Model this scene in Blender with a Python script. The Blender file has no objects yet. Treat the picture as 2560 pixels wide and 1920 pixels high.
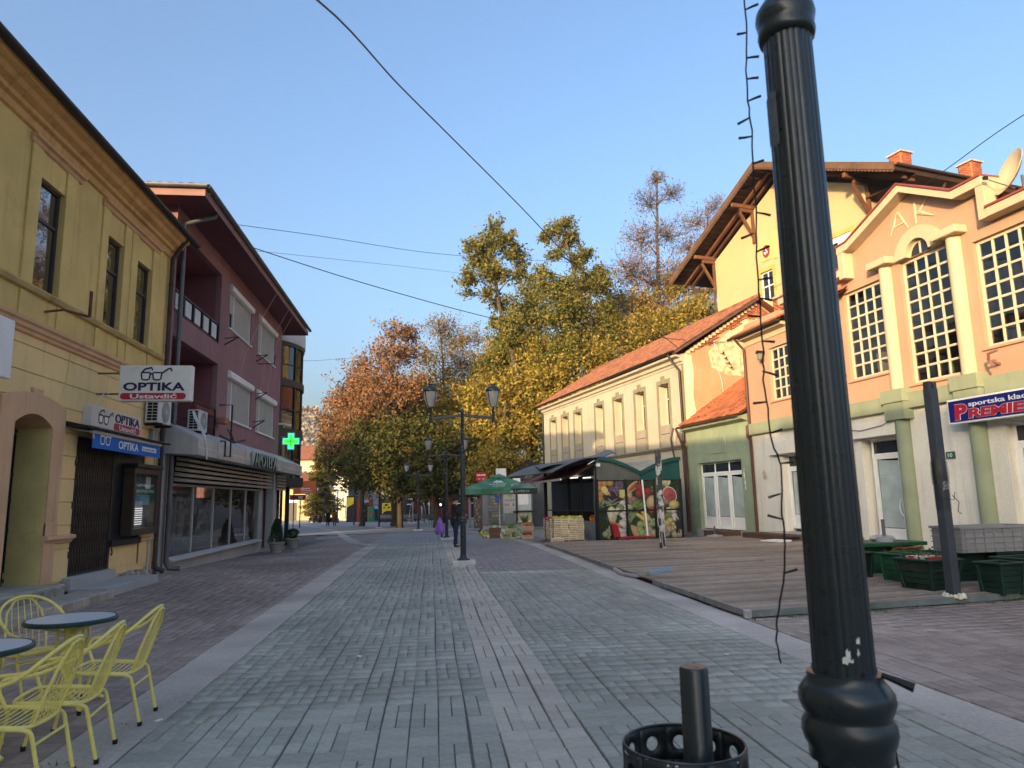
import bpy, math, random
import numpy as np
from mathutils import Vector, Matrix

random.seed(7)
rng = np.random.default_rng(11)
scene = bpy.context.scene
COL = scene.collection
R = math.radians

# ---------------------------------------------------------------- camera (world: +Y along the street, X to the right)
YAW, PITCH, ROLL = math.atan(207 / 1775), math.atan(290 / 1775), 0.02
fw = Vector((math.sin(YAW) * math.cos(PITCH), math.cos(YAW) * math.cos(PITCH), math.sin(PITCH)))
r0 = Vector((math.cos(YAW), -math.sin(YAW), 0)); u0 = r0.cross(fw)
rt = r0 * math.cos(ROLL) - u0 * math.sin(ROLL); up = u0 * math.cos(ROLL) + r0 * math.sin(ROLL)
cd = bpy.data.cameras.new('camera'); cam = bpy.data.objects.new('camera', cd); COL.objects.link(cam)
cam.matrix_world = Matrix(((rt.x, up.x, -fw.x, 0), (rt.y, up.y, -fw.y, 0), (rt.z, up.z, -fw.z, 1.6), (0, 0, 0, 1)))
cd.sensor_fit = 'HORIZONTAL'; cd.sensor_width = 36; cd.lens = 36 * 1775 / 2560
cd.clip_start = 0.05; cd.clip_end = 6000
cd.dof.use_dof = True; cd.dof.focus_distance = 14; cd.dof.aperture_fstop = 6.5
scene.camera = cam

# ---------------------------------------------------------------- light: low warm sun from behind left, clear sky
SUN_EL, SUN_AZ = R(8.8), R(215)
w = bpy.data.worlds.new('World'); scene.world = w; w.use_nodes = True
nt = w.node_tree; bg = nt.nodes['Background']
sky = nt.nodes.new('ShaderNodeTexSky'); sky.sky_type = 'NISHITA'; sky.sun_disc = False
sky.sun_elevation = SUN_EL; sky.sun_rotation = SUN_AZ
sky.air_density = 1.0; sky.dust_density = 9.0; sky.ozone_density = 2.7; sky.altitude = 300
nt.links.new(sky.outputs[0], bg.inputs[0]); bg.inputs[1].default_value = 0.15
sl = bpy.data.lights.new('sun', 'SUN'); sl.energy = 2.0; sl.angle = R(0.53); sl.color = (1.0, 0.71, 0.39)
so = bpy.data.objects.new('sun', sl); COL.objects.link(so)
sdir = Vector((math.sin(SUN_AZ) * math.cos(SUN_EL), math.cos(SUN_AZ) * math.cos(SUN_EL), math.sin(SUN_EL)))
so.rotation_euler = sdir.to_track_quat('Z', 'Y').to_euler(); so.location = (-30, -40, 30)
vs = scene.view_settings; vs.view_transform = 'Standard'; vs.look = 'None'; vs.gamma = 1; vs.use_curve_mapping = False
vs.exposure = 1.92
scene.render.engine = 'CYCLES'
scene.cycles.use_denoising = True
scene.cycles.max_bounces = 6; scene.cycles.diffuse_bounces = 3; scene.cycles.glossy_bounces = 3
scene.cycles.transmission_bounces = 4; scene.cycles.transparent_max_bounces = 10
scene.cycles.caustics_reflective = False; scene.cycles.caustics_refractive = False
scene.cycles.sample_clamp_indirect = 6; scene.cycles.volume_bounces = 0

# ---------------------------------------------------------------- materials
MATS = {}
def _n(nt, t, **k):
    n = nt.nodes.new(t)
    for a, b in k.items(): setattr(n, a, b)
    return n
def M(name, col, rough=.8, var=.12, scale=1.5, bump=0., bscale=60., metal=0., spec=.35, streak=0., dirt=0., dirtcol=None, island=0.,
      emit=0., coat=0., fine=.06, alt=None, altscale=2., altcut=(.5, .6), ramp=None, transl=0., vcol=False, spots=0.):
    """procedural surface: base colour with broad and fine variation, rain streaks, blotches of dirt and a little relief"""
    if name in MATS: return MATS[name]
    m = bpy.data.materials.new(name); m.use_nodes = True; MATS[name] = m
    nt = m.node_tree; N = nt.nodes; L = nt.links.new
    b = N['Principled BSDF']
    b.inputs['Roughness'].default_value = rough; b.inputs['Metallic'].default_value = metal
    b.inputs['Specular IOR Level'].default_value = spec
    if coat: b.inputs['Coat Weight'].default_value = coat
    tc = _n(nt, 'ShaderNodeTexCoord'); co = tc.outputs['Object']
    c4 = (*col, 1)
    def mix(fac, a, bb, typ='MIX'):
        x = _n(nt, 'ShaderNodeMix', data_type='RGBA', blend_type=typ)
        if isinstance(fac, (int, float)): x.inputs[0].default_value = fac
        else: L(fac, x.inputs[0])
        for s, i in ((a, 6), (bb, 7)):
            if isinstance(s, tuple): x.inputs[i].default_value = s
            else: L(s, x.inputs[i])
        return x.outputs[2]
    def noise(scale, detail=4, vec=None, dist=0.):
        x = _n(nt, 'ShaderNodeTexNoise'); x.inputs['Scale'].default_value = scale; x.inputs['Detail'].default_value = detail
        x.inputs['Distortion'].default_value = dist
        L(vec or co, x.inputs['Vector']); return x.outputs['Fac']
    def rampf(f, lo, hi):
        x = _n(nt, 'ShaderNodeMapRange'); L(f, x.inputs[0]); x.inputs[1].default_value = lo; x.inputs[2].default_value = hi; return x.outputs[0]
    out = c4
    if vcol:
        a = _n(nt, 'ShaderNodeVertexColor', layer_name='Col'); out = a.outputs['Color']
    if island or ramp:
        g = _n(nt, 'ShaderNodeNewGeometry'); oi = _n(nt, 'ShaderNodeObjectInfo')
        ad = _n(nt, 'ShaderNodeMath', operation='ADD'); L(g.outputs['Random Per Island'], ad.inputs[0]); L(oi.outputs['Random'], ad.inputs[1])
        fr = _n(nt, 'ShaderNodeMath', operation='FRACT'); L(ad.outputs[0], fr.inputs[0]); rnd = fr.outputs[0]
        if ramp:
            cr = _n(nt, 'ShaderNodeValToRGB'); e = cr.color_ramp.elements
            while len(e) < len(ramp): e.new(.5)
            for i, (p, cc) in enumerate(ramp): e[i].position = p; e[i].color = (*cc, 1)
            L(rnd, cr.inputs[0]); out = cr.outputs[0]
        if island:
            lo = tuple(c * (1 - island) for c in col) + (1,); hi = tuple(min(1, c * (1 + island)) for c in col) + (1,)
            t = mix(rnd, lo, hi)
            out = t if not ramp else mix(.5, out, t)
    if alt:
        out = mix(rampf(noise(altscale, 5), *altcut), out, (*alt, 1))
    if var:
        f = rampf(noise(scale, 5), .3, .7)
        k = mix(f, (1 - var,) * 3 + (1,), (1 + var,) * 3 + (1,)); out = mix(1., out, k, 'MULTIPLY')
    if fine:
        f = rampf(noise(scale * 40, 3), .3, .7)
        k = mix(f, (1 - fine,) * 3 + (1,), (1 + fine,) * 3 + (1,)); out = mix(1., out, k, 'MULTIPLY')
    if streak:
        mp = _n(nt, 'ShaderNodeMapping'); L(co, mp.inputs[0]); mp.inputs['Scale'].default_value = (6, 6, .35)
        f = rampf(noise(1.0, 5, mp.outputs[0], .4), .52, .75)
        x = _n(nt, 'ShaderNodeMath', operation='MULTIPLY'); L(f, x.inputs[0]); x.inputs[1].default_value = streak
        out = mix(x.outputs[0], out, tuple(c * .45 for c in (dirtcol or col)) + (1,))
    if dirt:
        f = rampf(noise(scale * 2.3, 8, None, .8), .55, .72)
        x = _n(nt, 'ShaderNodeMath', operation='MULTIPLY'); L(f, x.inputs[0]); x.inputs[1].default_value = dirt
        out = mix(x.outputs[0], out, (*(dirtcol or tuple(c * .35 for c in col)), 1))
    if spots:   # trodden gum and drips
        ow = _n(nt, 'ShaderNodeNewGeometry'); vo = _n(nt, 'ShaderNodeTexVoronoi'); vo.inputs['Scale'].default_value = 3.1; L(ow.outputs['Position'], vo.inputs['Vector'])
        n2 = noise(1.1, 3, ow.outputs['Position']); mm = _n(nt, 'ShaderNodeMath', operation='MULTIPLY'); L(n2, mm.inputs[0]); mm.inputs[1].default_value = .13
        lt = _n(nt, 'ShaderNodeMath', operation='LESS_THAN'); L(vo.outputs['Distance'], lt.inputs[0]); L(mm.outputs[0], lt.inputs[1]); ml = _n(nt, 'ShaderNodeMath', operation='MULTIPLY'); L(lt.outputs[0], ml.inputs[0]); ml.inputs[1].default_value = spots
        out = mix(ml.outputs[0], out, tuple(c * .4 for c in col) + (1,))
        big = rampf(noise(.35, 4, ow.outputs['Position'], .6), .42, .68); k = mix(big, (.82, .81, .80, 1), (1.1, 1.1, 1.1, 1)); out = mix(1., out, k, 'MULTIPLY')
    if isinstance(out, tuple): b.inputs['Base Color'].default_value = out
    else: L(out, b.inputs['Base Color'])
    if bump:
        bp = _n(nt, 'ShaderNodeBump'); bp.inputs['Strength'].default_value = bump; bp.inputs['Distance'].default_value = .02
        L(noise(bscale, 6), bp.inputs['Height']); L(bp.outputs[0], b.inputs['Normal'])
    if var and rough < .9 and not metal:
        rr = _n(nt, 'ShaderNodeMapRange'); L(noise(scale * 6, 4), rr.inputs[0]); rr.inputs[3].default_value = max(0, rough - .12); rr.inputs[4].default_value = min(1, rough + .12)
        L(rr.outputs[0], b.inputs['Roughness'])
    if emit:
        b.inputs['Emission Color'].default_value = c4; b.inputs['Emission Strength'].default_value = emit
    if transl:
        tr = _n(nt, 'ShaderNodeBsdfTranslucent'); ms = _n(nt, 'ShaderNodeMixShader'); ms.inputs[0].default_value = transl
        if isinstance(out, tuple): tr.inputs[0].default_value = out
        else: L(out, tr.inputs[0])
        L(b.outputs[0], ms.inputs[1]); L(tr.outputs[0], ms.inputs[2]); L(ms.outputs[0], N['Material Output'].inputs[0])
    return m
def glass_clear(name, tint=(.85, .9, .9), rough=.0, base=.05):
    if name in MATS: return MATS[name]
    m = bpy.data.materials.new(name); m.use_nodes = True; MATS[name] = m
    nt = m.node_tree; N = nt.nodes; L = nt.links.new; N.remove(N['Principled BSDF'])
    t = _n(nt, 'ShaderNodeBsdfTransparent'); t.inputs[0].default_value = (*tint, 1)
    g = _n(nt, 'ShaderNodeBsdfGlossy'); g.inputs['Roughness'].default_value = rough
    lw = _n(nt, 'ShaderNodeLayerWeight'); lw.inputs[0].default_value = .5
    pw = _n(nt, 'ShaderNodeMath', operation='POWER'); L(lw.outputs['Facing'], pw.inputs[0]); pw.inputs[1].default_value = 4.
    f = _n(nt, 'ShaderNodeMath', operation='MULTIPLY_ADD'); L(pw.outputs[0], f.inputs[0]); f.inputs[1].default_value = 1 - base; f.inputs[2].default_value = base
    no = _n(nt, 'ShaderNodeTexNoise'); no.inputs['Scale'].default_value = 1.3; no.inputs['Detail'].default_value = 1
    tc = _n(nt, 'ShaderNodeTexCoord'); L(tc.outputs['Object'], no.inputs['Vector'])
    bp = _n(nt, 'ShaderNodeBump'); bp.inputs['Strength'].default_value = .06; bp.inputs['Distance'].default_value = .05
    L(no.outputs['Fac'], bp.inputs['Height']); L(bp.outputs[0], g.inputs['Normal'])
    ms = _n(nt, 'ShaderNodeMixShader'); L(f.outputs[0], ms.inputs[0]); L(t.outputs[0], ms.inputs[1]); L(g.outputs[0], ms.inputs[2])
    L(ms.outputs[0], N['Material Output'].inputs[0])
    return m
def glass_dark(name, col=(.015, .018, .022), ior=1.55, wob=.08):
    if name in MATS: return MATS[name]
    m = bpy.data.materials.new(name); m.use_nodes = True; MATS[name] = m
    nt = m.node_tree; N = nt.nodes; L = nt.links.new; b = N['Principled BSDF']
    b.inputs['Base Color'].default_value = (*col, 1); b.inputs['Roughness'].default_value = .02; b.inputs['IOR'].default_value = ior
    b.inputs['Specular IOR Level'].default_value = .5
    no = _n(nt, 'ShaderNodeTexNoise'); no.inputs['Scale'].default_value = 1.6; no.inputs['Detail'].default_value = 2
    tc = _n(nt, 'ShaderNodeTexCoord'); L(tc.outputs['Object'], no.inputs['Vector'])
    bp = _n(nt, 'ShaderNodeBump'); bp.inputs['Strength'].default_value = wob; bp.inputs['Distance'].default_value = .06
    L(no.outputs['Fac'], bp.inputs['Height']); L(bp.outputs[0], b.inputs['Normal'])
    return m
def emat(name, col, s):
    if name in MATS: return MATS[name]
    m = bpy.data.materials.new(name); m.use_nodes = True; MATS[name] = m
    b = m.node_tree.nodes['Principled BSDF']; b.inputs['Base Color'].default_value = (*col, 1)
    b.inputs['Emission Color'].default_value = (*col, 1); b.inputs['Emission Strength'].default_value = s
    return m

# ---------------------------------------------------------------- mesh building
class MB:
    def __init__(s): s.v = []; s.f = []; s.m = []; s.cur = 0
    def mat(s, i): s.cur = i; return s
    def add(s, vs, fs):
        o = len(s.v); s.v += [tuple(p) for p in vs]; s.f += [tuple(i + o for i in f) for f in fs]; s.m += [s.cur] * len(fs); return s
    def box(s, x0, x1, y0, y1, z0, z1):
        return s.add([(x0, y0, z0), (x1, y0, z0), (x1, y1, z0), (x0, y1, z0), (x0, y0, z1), (x1, y0, z1), (x1, y1, z1), (x0, y1, z1)],
                     [(0, 3, 2, 1), (4, 5, 6, 7), (0, 1, 5, 4), (1, 2, 6, 5), (2, 3, 7, 6), (3, 0, 4, 7)])
    def obox(s, c, size, rot=None, taper=1.):
        a, b, d = size[0] / 2, size[1] / 2, size[2] / 2
        P = [(-a, -b, -d), (a, -b, -d), (a, b, -d), (-a, b, -d), (-a * taper, -b * taper, d), (a * taper, -b * taper, d), (a * taper, b * taper, d), (-a * taper, b * taper, d)]
        P = [Vector(p) for p in P]
        if rot is not None: P = [rot @ p for p in P]
        return s.add([p + Vector(c) for p in P], [(0, 3, 2, 1), (4, 5, 6, 7), (0, 1, 5, 4), (1, 2, 6, 5), (2, 3, 7, 6), (3, 0, 4, 7)])
    def beam(s, p0, p1, wd, ht, upv=(0, 0, 1)):
        p0, p1 = Vector(p0), Vector(p1); d = (p1 - p0); ln = d.length; d.normalize(); u = Vector(upv)
        sd = d.cross(u)
        if sd.length < 1e-4: sd = d.cross(Vector((0, 1, 0)))
        sd.normalize(); u = sd.cross(d); vs = []
        for p in (p0, p1):
            for a, b in ((-1, -1), (1, -1), (1, 1), (-1, 1)): vs.append(p + sd * (a * wd / 2) + u * (b * ht / 2))
        return s.add(vs, [(0, 1, 2, 3), (7, 6, 5, 4), (0, 4, 5, 1), (1, 5, 6, 2), (2, 6, 7, 3), (3, 7, 4, 0)])
    def tube(s, pts, rad, n=8, caps=True, closed=False):
        pts = [Vector(p) for p in pts]; k = len(pts)
        rads = rad if isinstance(rad, (list, tuple)) else [rad] * k
        o = len(s.v); nrm = None; vs = []; fs = []
        for i, p in enumerate(pts):
            if closed: t = pts[(i + 1) % k] - pts[i - 1]
            else: t = pts[min(i + 1, k - 1)] - pts[max(i - 1, 0)]
            if t.length < 1e-9: t = Vector((0, 0, 1))
            t.normalize()
            if nrm is None:
                nrm = t.cross(Vector((0, 0, 1)))
                if nrm.length < 1e-3: nrm = t.cross(Vector((0, 1, 0)))
            nrm = nrm - t * nrm.dot(t)
            if nrm.length < 1e-6: nrm = t.orthogonal()
            nrm.normalize(); bn = t.cross(nrm)
            for j in range(n):
                a = 2 * math.pi * j / n; vs.append(p + (nrm * math.cos(a) + bn * math.sin(a)) * rads[i])
        for i in range(k - 1 if not closed else k):
            i2 = (i + 1) % k
            for j in range(n): fs.append((i * n + j, i * n + (j + 1) % n, i2 * n + (j + 1) % n, i2 * n + j))
        if caps and not closed: fs.append(tuple(range(n - 1, -1, -1))); fs.append(tuple((k - 1) * n + j for j in range(n)))
        return s.add(vs, fs)
    def lathe(s, prof, n=16, c=(0, 0, 0), flute=None, rot=None, sx=1., sy=1.):
        vs = []; fs = []; k = len(prof)
        for r, z in prof:
            for j in range(n):
                a = 2 * math.pi * j / n; rr = r * (flute(j) if flute else 1)
                p = Vector((rr * math.cos(a) * sx, rr * math.sin(a) * sy, z))
                if rot is not None: p = rot @ p
                vs.append(p + Vector(c))
        for i in range(k - 1):
            for j in range(n): fs.append((i * n + j, i * n + (j + 1) % n, (i + 1) * n + (j + 1) % n, (i + 1) * n + j))
        if prof[0][0] > 1e-4: fs.append(tuple(range(n - 1, -1, -1)))
        if prof[-1][0] > 1e-4: fs.append(tuple((k - 1) * n + j for j in range(n)))
        return s.add(vs, fs)
    def prism(s, poly, a0, a1, axis='y'):
        """polygon of (u, v) extruded from a0 to a1: axis y: u=x v=z; axis z: u=x v=y; axis x: u=y v=z"""
        k = len(poly)
        f = {'y': lambda u, v, a: (u, a, v), 'z': lambda u, v, a: (u, v, a), 'x': lambda u, v, a: (a, u, v)}[axis]
        vs = [f(u, v, a0) for u, v in poly] + [f(u, v, a1) for u, v in poly]
        fs = [tuple(range(k)), tuple(range(2 * k - 1, k - 1, -1))] + [(i, i + k, (i + 1) % k + k, (i + 1) % k) for i in range(k)]
        return s.add(vs, fs)
    def quad(s, a, b, c, d): return s.add([a, b, c, d], [(0, 1, 2, 3)])
    def wall(s, x0, x1, z0, z1, ops, depth=.2, y=0.):
        """wall face at y with rectangular openings (x0, x1, z0, z1) and their reveals"""
        xs = sorted({x0, x1, *[o[0] for o in ops], *[o[1] for o in ops]}); zs = sorted({z0, z1, *[o[2] for o in ops], *[o[3] for o in ops]})
        xs = [x for x in xs if x0 <= x <= x1]; zs = [z for z in zs if z0 <= z <= z1]
        for i in range(len(xs) - 1):
            for j in range(len(zs) - 1):
                cx, cz = (xs[i] + xs[i + 1]) / 2, (zs[j] + zs[j + 1]) / 2
                if any(o[0] < cx < o[1] and o[2] < cz < o[3] for o in ops): continue
                s.quad((xs[i], y, zs[j]), (xs[i + 1], y, zs[j]), (xs[i + 1], y, zs[j + 1]), (xs[i], y, zs[j + 1]))
        for a, b, c, d in ops:
            Y = y + depth
            s.quad((a, y, c), (a, y, d), (a, Y, d), (a, Y, c)); s.quad((b, y, d), (b, y, c), (b, Y, c), (b, Y, d))
            s.quad((a, y, d), (b, y, d), (b, Y, d), (a, Y, d)); s.quad((b, y, c), (a, y, c), (a, Y, c), (b, Y, c))
        return s
    def mesh(s, name, mats, smooth=False):
        me = bpy.data.meshes.new(name); me.from_pydata([tuple(p) for p in s.v], [], s.f)
        for m in mats: me.materials.append(m)
        if len(mats) > 1: me.polygons.foreach_set('material_index', s.m)
        if smooth: me.polygons.foreach_set('use_smooth', [True] * len(s.f))
        me.update(); return me
    def build(s, name, mats, parent=None, smooth=False, bevel=0., seg=1, loc=None, rot=None, **props):
        if not isinstance(mats, (list, tuple)): mats = [mats]
        return obj(name, s.mesh(name, mats, smooth), parent, bevel, seg, loc, rot, smooth, **props)
def obj(name, me, parent=None, bevel=0., seg=1, loc=None, rot=None, smooth=False, **props):
    o = bpy.data.objects.new(name, me); COL.objects.link(o)
    if parent is not None: o.parent = parent
    if loc is not None: o.location = loc
    if rot is not None: o.rotation_euler = rot
    if bevel:
        b = o.modifiers.new('bevel', 'BEVEL'); b.width = bevel; b.segments = seg; b.limit_method = 'ANGLE'; b.angle_limit = R(40)
    for k, v in props.items(): o[k] = v
    return o
def smooth_by_angle(o, ang=40):
    me = o.data; me.polygons.foreach_set('use_smooth', [True] * len(me.polygons)); me.set_sharp_from_angle(angle=R(ang)); return o
def thing(name, label, cat, loc=(0, 0, 0), rz=0., group=None, kind=None):
    o = bpy.data.objects.new(name, None); COL.objects.link(o); o.empty_display_size = .2
    o.location = loc; o.rotation_euler = (0, 0, rz); o['label'] = label; o['category'] = cat
    if group: o['group'] = group
    if kind: o['kind'] = kind
    return o
def tag(o, label, cat, group=None, kind=None):
    o['label'] = label; o['category'] = cat
    if group: o['group'] = group
    if kind: o['kind'] = kind
    return o
def dup(root, loc, rz, label, group=None):
    r = root.copy(); COL.objects.link(r); r.location = loc; r.rotation_euler = (0, 0, rz); r['label'] = label
    if group: r['group'] = group
    for ch in list(root.children):
        c = ch.copy(); COL.objects.link(c); c.parent = r
        for g in list(ch.children):
            d = g.copy(); COL.objects.link(d); d.parent = c
    return r
def text(s, x0, x1, z0, z1, y, mat, parent, name='lettering', ext=.004, bold=0., shear=0., flip=False, spacing=1.):
    """letters fitted into the rectangle x0..x1, z0..z1 on a face looking along -Y"""
    cu = bpy.data.curves.new(name, 'FONT'); cu.body = s; cu.size = 1; cu.offset = bold; cu.extrude = .02; cu.shear = shear; cu.space_character = spacing
    cu.resolution_u = 3
    o = bpy.data.objects.new(name, cu); me = bpy.data.meshes.new_from_object(o)
    bpy.data.objects.remove(o)
    n = len(me.vertices); co = np.empty(n * 3); me.vertices.foreach_get('co', co); co = co.reshape(-1, 3)
    mn, mx = co.min(0), co.max(0)
    q = np.empty_like(co)
    q[:, 0] = x0 + (co[:, 0] - mn[0]) / (mx[0] - mn[0]) * (x1 - x0)
    q[:, 2] = z0 + (co[:, 1] - mn[1]) / (mx[1] - mn[1]) * (z1 - z0)
    q[:, 1] = y - (co[:, 2] + .02) / .04 * ext
    me.vertices.foreach_set('co', q.ravel()); me.update()
    me.materials.clear(); me.materials.append(mat)
    return obj(name, me, parent)
def window(parent, x0, x1, z0, z1, y, fm, gm, cols=2, rows=1, fw_=.07, bar=.04, d=.07, rowf=None, colf=None, name='window', pane_y=.035, tilt=.004, label=None):
    """framed window at depth y: frame with its glazing bars is the part, each pane its own sub-part"""
    mb = MB()
    mb.box(x0, x0 + fw_, y, y + d, z0, z1).box(x1 - fw_, x1, y, y + d, z0, z1).box(x0 + fw_, x1 - fw_, y, y + d, z0, z0 + fw_).box(x0 + fw_, x1 - fw_, y, y + d, z1 - fw_, z1)
    ix0, ix1, iz0, iz1 = x0 + fw_, x1 - fw_, z0 + fw_, z1 - fw_
    cf = colf or [i / cols for i in range(cols + 1)]; rf = rowf or [i / rows for i in range(rows + 1)]
    X = [ix0 + (ix1 - ix0) * f for f in cf]; Z = [iz0 + (iz1 - iz0) * f for f in rf]
    for x in X[1:-1]: mb.box(x - bar / 2, x + bar / 2, y + .004, y + d - .01, iz0, iz1)
    for z in Z[1:-1]: mb.box(ix0, ix1, y + .007, y + d - .013, z - bar / 2, z + bar / 2)
    o = mb.build(name, fm, parent, bevel=.006)
    if label: o['label'] = label
    for i in range(len(X) - 1):
        for j in range(len(Z) - 1):
            a, b, c, dd = X[i], X[i + 1], Z[j], Z[j + 1]; t = tilt
            yy = [y + pane_y + random.uniform(-t, t) for _ in range(4)]
            p = MB().quad((a, yy[0], c), (b, yy[1], c), (b, yy[1] + yy[2] - yy[0], dd), (a, yy[2], dd)); p.build('pane', gm, o)
    return o
def gz(x, y):
    """height of the street surface"""
    z = -0.0135 * min(max(0, y - 25), 50) - 0.008 * max(0, y - 75)
    t = min(1, max(0, (y - 18) / 10))
    return z - 0.04 * min(4.6, max(0, -2 - x)) * t * max(0., 1 - max(0, y - 40) / 15)
# ================================================================ ground, paving, deck
mGround = M('trodden_ground', (.16, .14, .12), .95, .2, .2)
mJoint = M('dark_joint_sand', (.15, .135, .115), .95, .3, 2.)
mGrey = M('grey_paver', (.41, .40, .34), .75, .10, .5, bump=.25, bscale=90, island=.13, fine=.12, dirt=.35, dirtcol=(.27, .265, .25), spec=.3, spots=.6)
mBeige = M('beige_paver', (.55, .49, .41), .78, .10, .5, bump=.25, bscale=90, island=.09, fine=.10, dirt=.3, dirtcol=(.32, .29, .25), spec=.3, spots=.6)
mBrown = M('brown_paver', (.36, .285, .245), .78, .16, .35, bump=.25, bscale=90, island=.16, fine=.12, dirt=.5, dirtcol=(.23, .19, .17), spec=.3, spots=.45)
mFar = M('distant_paving', (.30, .29, .275), .8, .14, .25, island=.1, fine=.1, spec=.3)
mBand = M('concrete_band', (.52, .46, .40), .85, .16, .8, bump=.45, bscale=45, fine=.14, dirt=.3, dirtcol=(.33, .30, .27), spec=.25, spots=.3)

def sheet(name, x0, x1, y0, y1, dx, dy, off, mat, label=None):
    nx, ny = max(1, int((x1 - x0) / dx)), max(1, int((y1 - y0) / dy)); mb = MB()
    X = [x0 + (x1 - x0) * i / nx for i in range(nx + 1)]; Y = [y0 + (y1 - y0) * j / ny for j in range(ny + 1)]
    vs = [(x, y, gz(x, y) + off) for y in Y for x in X]
    fs = [(j * (nx + 1) + i, j * (nx + 1) + i + 1, (j + 1) * (nx + 1) + i + 1, (j + 1) * (nx + 1) + i) for j in range(ny) for i in range(nx)]
    mb.add(vs, fs); o = mb.build(name, mat, None, kind='structure')
    return o
ground = sheet('ground', -700, 700, -80, 1400, 20, 10, -.09, mGround)
street = sheet('pavement', -6.66, 13.9, -3, 48, .9, 1.5, -.014, mJoint)
far_street = sheet('square', -30, 16, 48, 135, 2, 3, -.006, mFar)

def paver_mesh(w_, l_, name, mat):
    a, b, c, h = w_ / 2, l_ / 2, .0045, .012
    v = [(-a, -b, -h), (a, -b, -h), (a, b, -h), (-a, b, -h), (-a + c * .4, -b + c * .4, -.006), (a - c * .4, -b + c * .4, -.006), (a - c * .4, b - c * .4, -.006), (-a + c * .4, b - c * .4, -.006),
         (-a + c, -b + c, 0), (a - c, -b + c, 0), (a - c, b - c, 0), (-a + c, b - c, 0)]
    f = [(8, 9, 10, 11)] + [(i, (i + 1) % 4, (i + 1) % 4 + 4, i + 4) for i in range(4)] + [(i + 4, (i + 1) % 4 + 4, (i + 1) % 4 + 8, i + 8) for i in range(4)]
    return MB().add(v, f).mesh(name, [mat])
def lay(x0, x1, y0, y1, pitch=.203, seed=1, skew=0.):
    """columns of square pavers; runs of three rows are split into half pavers"""
    rnd = random.Random(seed); out = []; n = max(1, round((x1 - x0) / pitch)); p = (x1 - x0) / n
    grp = 0; ph = 0; typ = 0
    for i in range(n):
        if grp == 0: grp = rnd.choice((2, 3, 3, 4)); ph = rnd.choice((0, 1, 2, 3, 4, 5)); typ = 0 if rnd.random() < .75 else 1
        grp -= 1
        xc = x0 + (i + .5) * p; y = y0 + rnd.uniform(-.03, 0); r = 0
        while y < y1:
            l = .2 + rnd.uniform(-.006, .006); half = ((r + ph) % 6) < 3 if typ == 0 else ((r + ph) % 4) == 0
            wob = .006 * math.sin(y * 1.7 + i) + .004 * math.sin(y * .53 + i * 2.1)
            if half:
                out.append((xc - p / 4 + wob, y + l / 2, p / 2 - .004, l - .005)); out.append((xc + p / 4 + wob, y + l / 2, p / 2 - .004, l - .005))
            else: out.append((xc + wob, y + l / 2, p - .006, l - .005))
            y += l; r += 1
    return out
cam_xy = (0, 0)
def in_view(x, y):
    d = Vector((x, y, -1.6)); zz = d.dot(fw)
    return zz > .5 and abs(d.dot(rt) / zz) < .76 and abs(d.dot(up) / zz) < .58
def paving(items, mat, parent, tagname, single=300):
    seen = [i for i in items if in_view(i[0], i[1])]
    seen.sort(key=lambda t: t[0] ** 2 + t[1] ** 2)
    near = set(seen[:single]) if single else set()
    ml = {}
    for x, y, w_, l_ in seen[:single]:
        key = 'half' if w_ < .15 else 'full'
        if key not in ml: ml[key] = (paver_mesh(w_, l_, 'paver', mat), w_, l_)
        me, ww, ll = ml[key]
        o = obj('paver', me, parent, loc=(x, y, gz(x, y) + random.uniform(-.0015, .0015)), rot=(random.gauss(0, .006), random.gauss(0, .006), random.gauss(0, .006)))
        o.scale = (w_ / ww, l_ / ll, 1)
    rest = [i for i in items if i not in near and (i[1] > 1.5)]
    if not rest: return
    A = np.array(rest); n = len(A); c, h = .0045, .012
    a, b = A[:, 2] / 2, A[:, 3] / 2
    z = np.array([gz(x, y) for x, y in A[:, :2]]) + rng.uniform(-.0015, .0015, n)
    tx, ty = rng.normal(0, .006, n), rng.normal(0, .006, n)
    V = np.zeros((n, 8, 3))
    for k, (sx, sy) in enumerate(((-1, -1), (1, -1), (1, 1), (-1, 1))):
        V[:, k, 0] = A[:, 0] + sx * a; V[:, k, 1] = A[:, 1] + sy * b; V[:, k, 2] = z - h
        V[:, k + 4, 0] = A[:, 0] + sx * (a - c); V[:, k + 4, 1] = A[:, 1] + sy * (b - c); V[:, k + 4, 2] = z + sx * a * tx + sy * b * ty
    F = np.array([(4, 5, 6, 7), (0, 1, 5, 4), (1, 2, 6, 5), (2, 3, 7, 6), (3, 0, 4, 7)])
    fs = (np.arange(n)[:, None, None] * 8 + F[None]).reshape(-1, 4)
    o = obj('pavers', bulk_mesh('pavers', V.reshape(-1, 3), fs, [mat]), parent); o['kind'] = 'stuff'
def bulk_mesh(name, V, F, mats, smooth=False):
    me = bpy.data.meshes.new(name); n, k = F.shape
    me.vertices.add(len(V)); me.vertices.foreach_set('co', np.asarray(V, float).ravel())
    me.loops.add(n * k); me.loops.foreach_set('vertex_index', F.ravel().astype(np.int32))
    me.polygons.add(n); me.polygons.foreach_set('loop_start', np.arange(n, dtype=np.int32) * k); me.polygons.foreach_set('loop_total', np.full(n, k, np.int32))
    for m in mats: me.materials.append(m)
    if smooth: me.polygons.foreach_set('use_smooth', [True] * n)
    me.update(calc_edges=True); me.validate(); return me

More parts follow.
